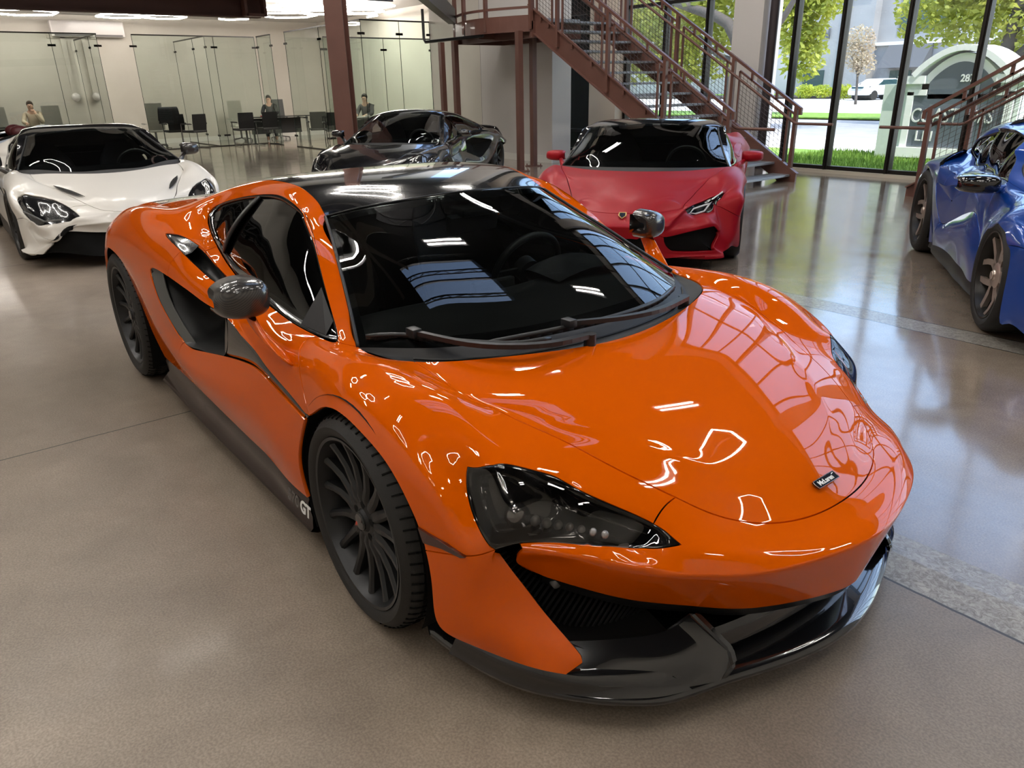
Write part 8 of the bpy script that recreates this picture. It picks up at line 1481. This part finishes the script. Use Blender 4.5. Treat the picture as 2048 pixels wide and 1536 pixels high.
def pcar():
    prof = [(-2.2,.35),(-2.2,.75),(-1.9,.92),(-1.2,1.0),(-.6,1.42),(.7,1.45),(1.4,1.0),(2.0,.85),(2.2,.6),(2.2,.35)]
    bm = new_bm(); add_prism(bm, [(x,-.85,z) for x, z in prof], (0,1.7,0)); bmesh.ops.bevel(bm, geom=list(bm.edges), offset=.08, segments=2, affect='EDGES'); obj('body', bm, mat('white car paint', (.7,.7,.7), rough=.3), pc, auto=40)
    bm = new_bm(); add_prism(bm, [(-1.1,-.87,1.02),(-.58,-.87,1.36),(.62,-.87,1.38),(1.15,-.87,1.02)], (0,1.74,0)); obj('side_glass', bm, TEAL, pc)
    bm = new_bm(); add_prism(bm, [(-2.22,-.5,.80),(-2.22,.5,.80),(-2.15,.5,.92),(-2.15,-.5,.92)], (.1,0,0)); obj('rear_window', bm, TEAL, pc)
    for x in (-1.35,1.35):
        bm = new_bm(); add_tube(bm, [(x,-.87,.33),(x,.87,.33)], .33, n=20); obj('wheel', bm, RUBBER, pc)
pcar(); pc.rotation_euler.z = R(75)
# monument sign
sg = thing('monument_sign', 'white arched monument sign with dark panel reading COAST on the lawn', 'sign', (-4.6,13.5,0), R(0))
WH = mat('white stucco', (.93,.93,.91), rough=.8, bump=(30,.1)); WH_SHADE = mat('shaded white stucco', (.68,.74,.69), rough=.8, bump=(30,.1)); NAVY = mat('grey blue sign panel', (.13,.15,.18), rough=.45)  # base block: greenish side shade of the white sign put into its colour
def arch(x0, x1, z0, zs, za, n=14, yy=0.):
    pts = [(x0,yy,z0),(x1,yy,z0),(x1,yy,zs)]
    for k in range(n+1):
        t = k/n; pts.append((x1+(x0-x1)*t, yy, zs+(za-zs)*math.sin(PI*t)**.85))
    return pts
bm = new_bm(); add_box(bm, (-1.22,.0,0), (1.15,.85,1.36)); obj('base', bm, WH_SHADE, sg)
bm = new_bm(); add_box(bm, (-.80,-.12,.06), (1.12,.02,.24)); add_box(bm, (-.74,-.06,.24), (-.62,.02,1.22)); add_box(bm, (.95,-.06,.24), (1.07,.02,1.22)); add_box(bm, (-.74,-.06,1.16), (-.40,.02,1.26)); add_box(bm, (.72,-.06,1.16), (1.07,.02,1.26)); obj('surround', bm, WH, sg)
bm = new_bm(); add_prism(bm, arch(-.52,.80,1.2,1.42,1.86), (0,.85,0)); obj('arched_head', bm, WH, sg)
bm = new_bm()
ap = [Vector(p) for p in arch(-.66,.94,1.3,1.50,1.95)][2:]
for a, b in zip(ap[:-1], ap[1:]): add_bar(bm, a+Vector((0,.35,0)), b+Vector((0,.35,0)), .95, .10, up=(0,0,1) if abs((b-a).normalized().z) < .9 else (1,0,0))
add_box(bm, (-.95,-.1,1.36), (-.45,.85,1.50)); add_box(bm, (.75,-.1,1.36), (1.25,.85,1.50)); obj('cornice', bm, WH, sg)
bm = new_bm(); add_box(bm, (-.62,-.03,.26), (.95,.01,1.18)); add_prism(bm, arch(-.38,.68,1.1,1.38,1.72,yy=-.03), (0,.04,0)); pn = obj('sign_panel', bm, NAVY, sg)
MT = lambda x, z: Matrix.Translation((x,-.045,z)) @ Matrix.Rotation(PI/2,4,'X')
add_text('sign_lettering', 'COAST', .36, WHITE_PRINT, MT(-.20,.80), pn, extrude=.01, sx=.72, shear=.08); add_text('sign_lettering', 'DENTAL', .36, WHITE_PRINT, MT(.62,.80), pn, extrude=.01, sx=.45) if False else None
add_text('sign_lettering', 'DAS', .34, WHITE_PRINT, MT(.60,.80), pn, extrude=.01, sx=.62)
add_text('sign_lettering', 'LM', .26, WHITE_PRINT, MT(-.32,.44), pn, extrude=.01, sx=1.0)
add_text('sign_lettering', '2871', .17, WHITE_PRINT, MT(.30,1.44), pn, extrude=.01, bold=.004, sx=.9)
# neighbouring cars and kerb seen through the left windows
w = bpy.data.worlds.new('sky'); SC.world = w; w.use_nodes = True; n = w.node_tree.nodes; l = w.node_tree.links
sky = n.new('ShaderNodeTexSky'); sky.sky_type = 'NISHITA'; sky.sun_disc = False; sky.sun_elevation = R(55); sky.sun_rotation = R(60); sky.air_density = 1.; sky.dust_density = 1.5; sky.ozone_density = 1.5
l.new(sky.outputs[0], n['Background'].inputs[0]); n['Background'].inputs[1].default_value = .58
s_ = bpy.data.lights.new('sun', 'SUN'); s_.energy = 4.2; s_.angle = R(.6); s_.color = (1.,.95,.86)
so = bpy.data.objects.new('sun', s_); COL.objects.link(so)
so.rotation_euler = Vector((.45,-.18,.86)).to_track_quat('Z','Y').to_euler()
SC.view_settings.exposure = .62
SC.cycles.transparent_max_bounces = 24
cam = bpy.data.cameras.new('camera'); co = bpy.data.objects.new('camera', cam); COL.objects.link(co)
_f, _cx, _cy, _cz, _p, _y, _r = 1478.78, 1.7113, -1.6846, 1.4757, .3832, 2.4767, -.0214
fw = Vector((math.cos(_p)*math.cos(_y), math.cos(_p)*math.sin(_y), -math.sin(_p)))
rt = fw.cross(Vector((0,0,1))).normalized(); upv = rt.cross(fw)
c, s = math.cos(_r), math.sin(_r)
X = rt*c + upv*s; Y = -rt*s + upv*c
co.matrix_world = Matrix(((X.x,Y.x,-fw.x,_cx),(X.y,Y.y,-fw.y,_cy),(X.z,Y.z,-fw.z,_cz),(0,0,0,1)))
cam.sensor_width = 36; cam.lens = _f/2048*36; cam.clip_start = .05; cam.clip_end = 500
SC.camera = co
SC.view_settings.view_transform = 'Standard'; SC.view_settings.look = 'None'; SC.view_settings.gamma = 1; SC.view_settings.use_curve_mapping = False
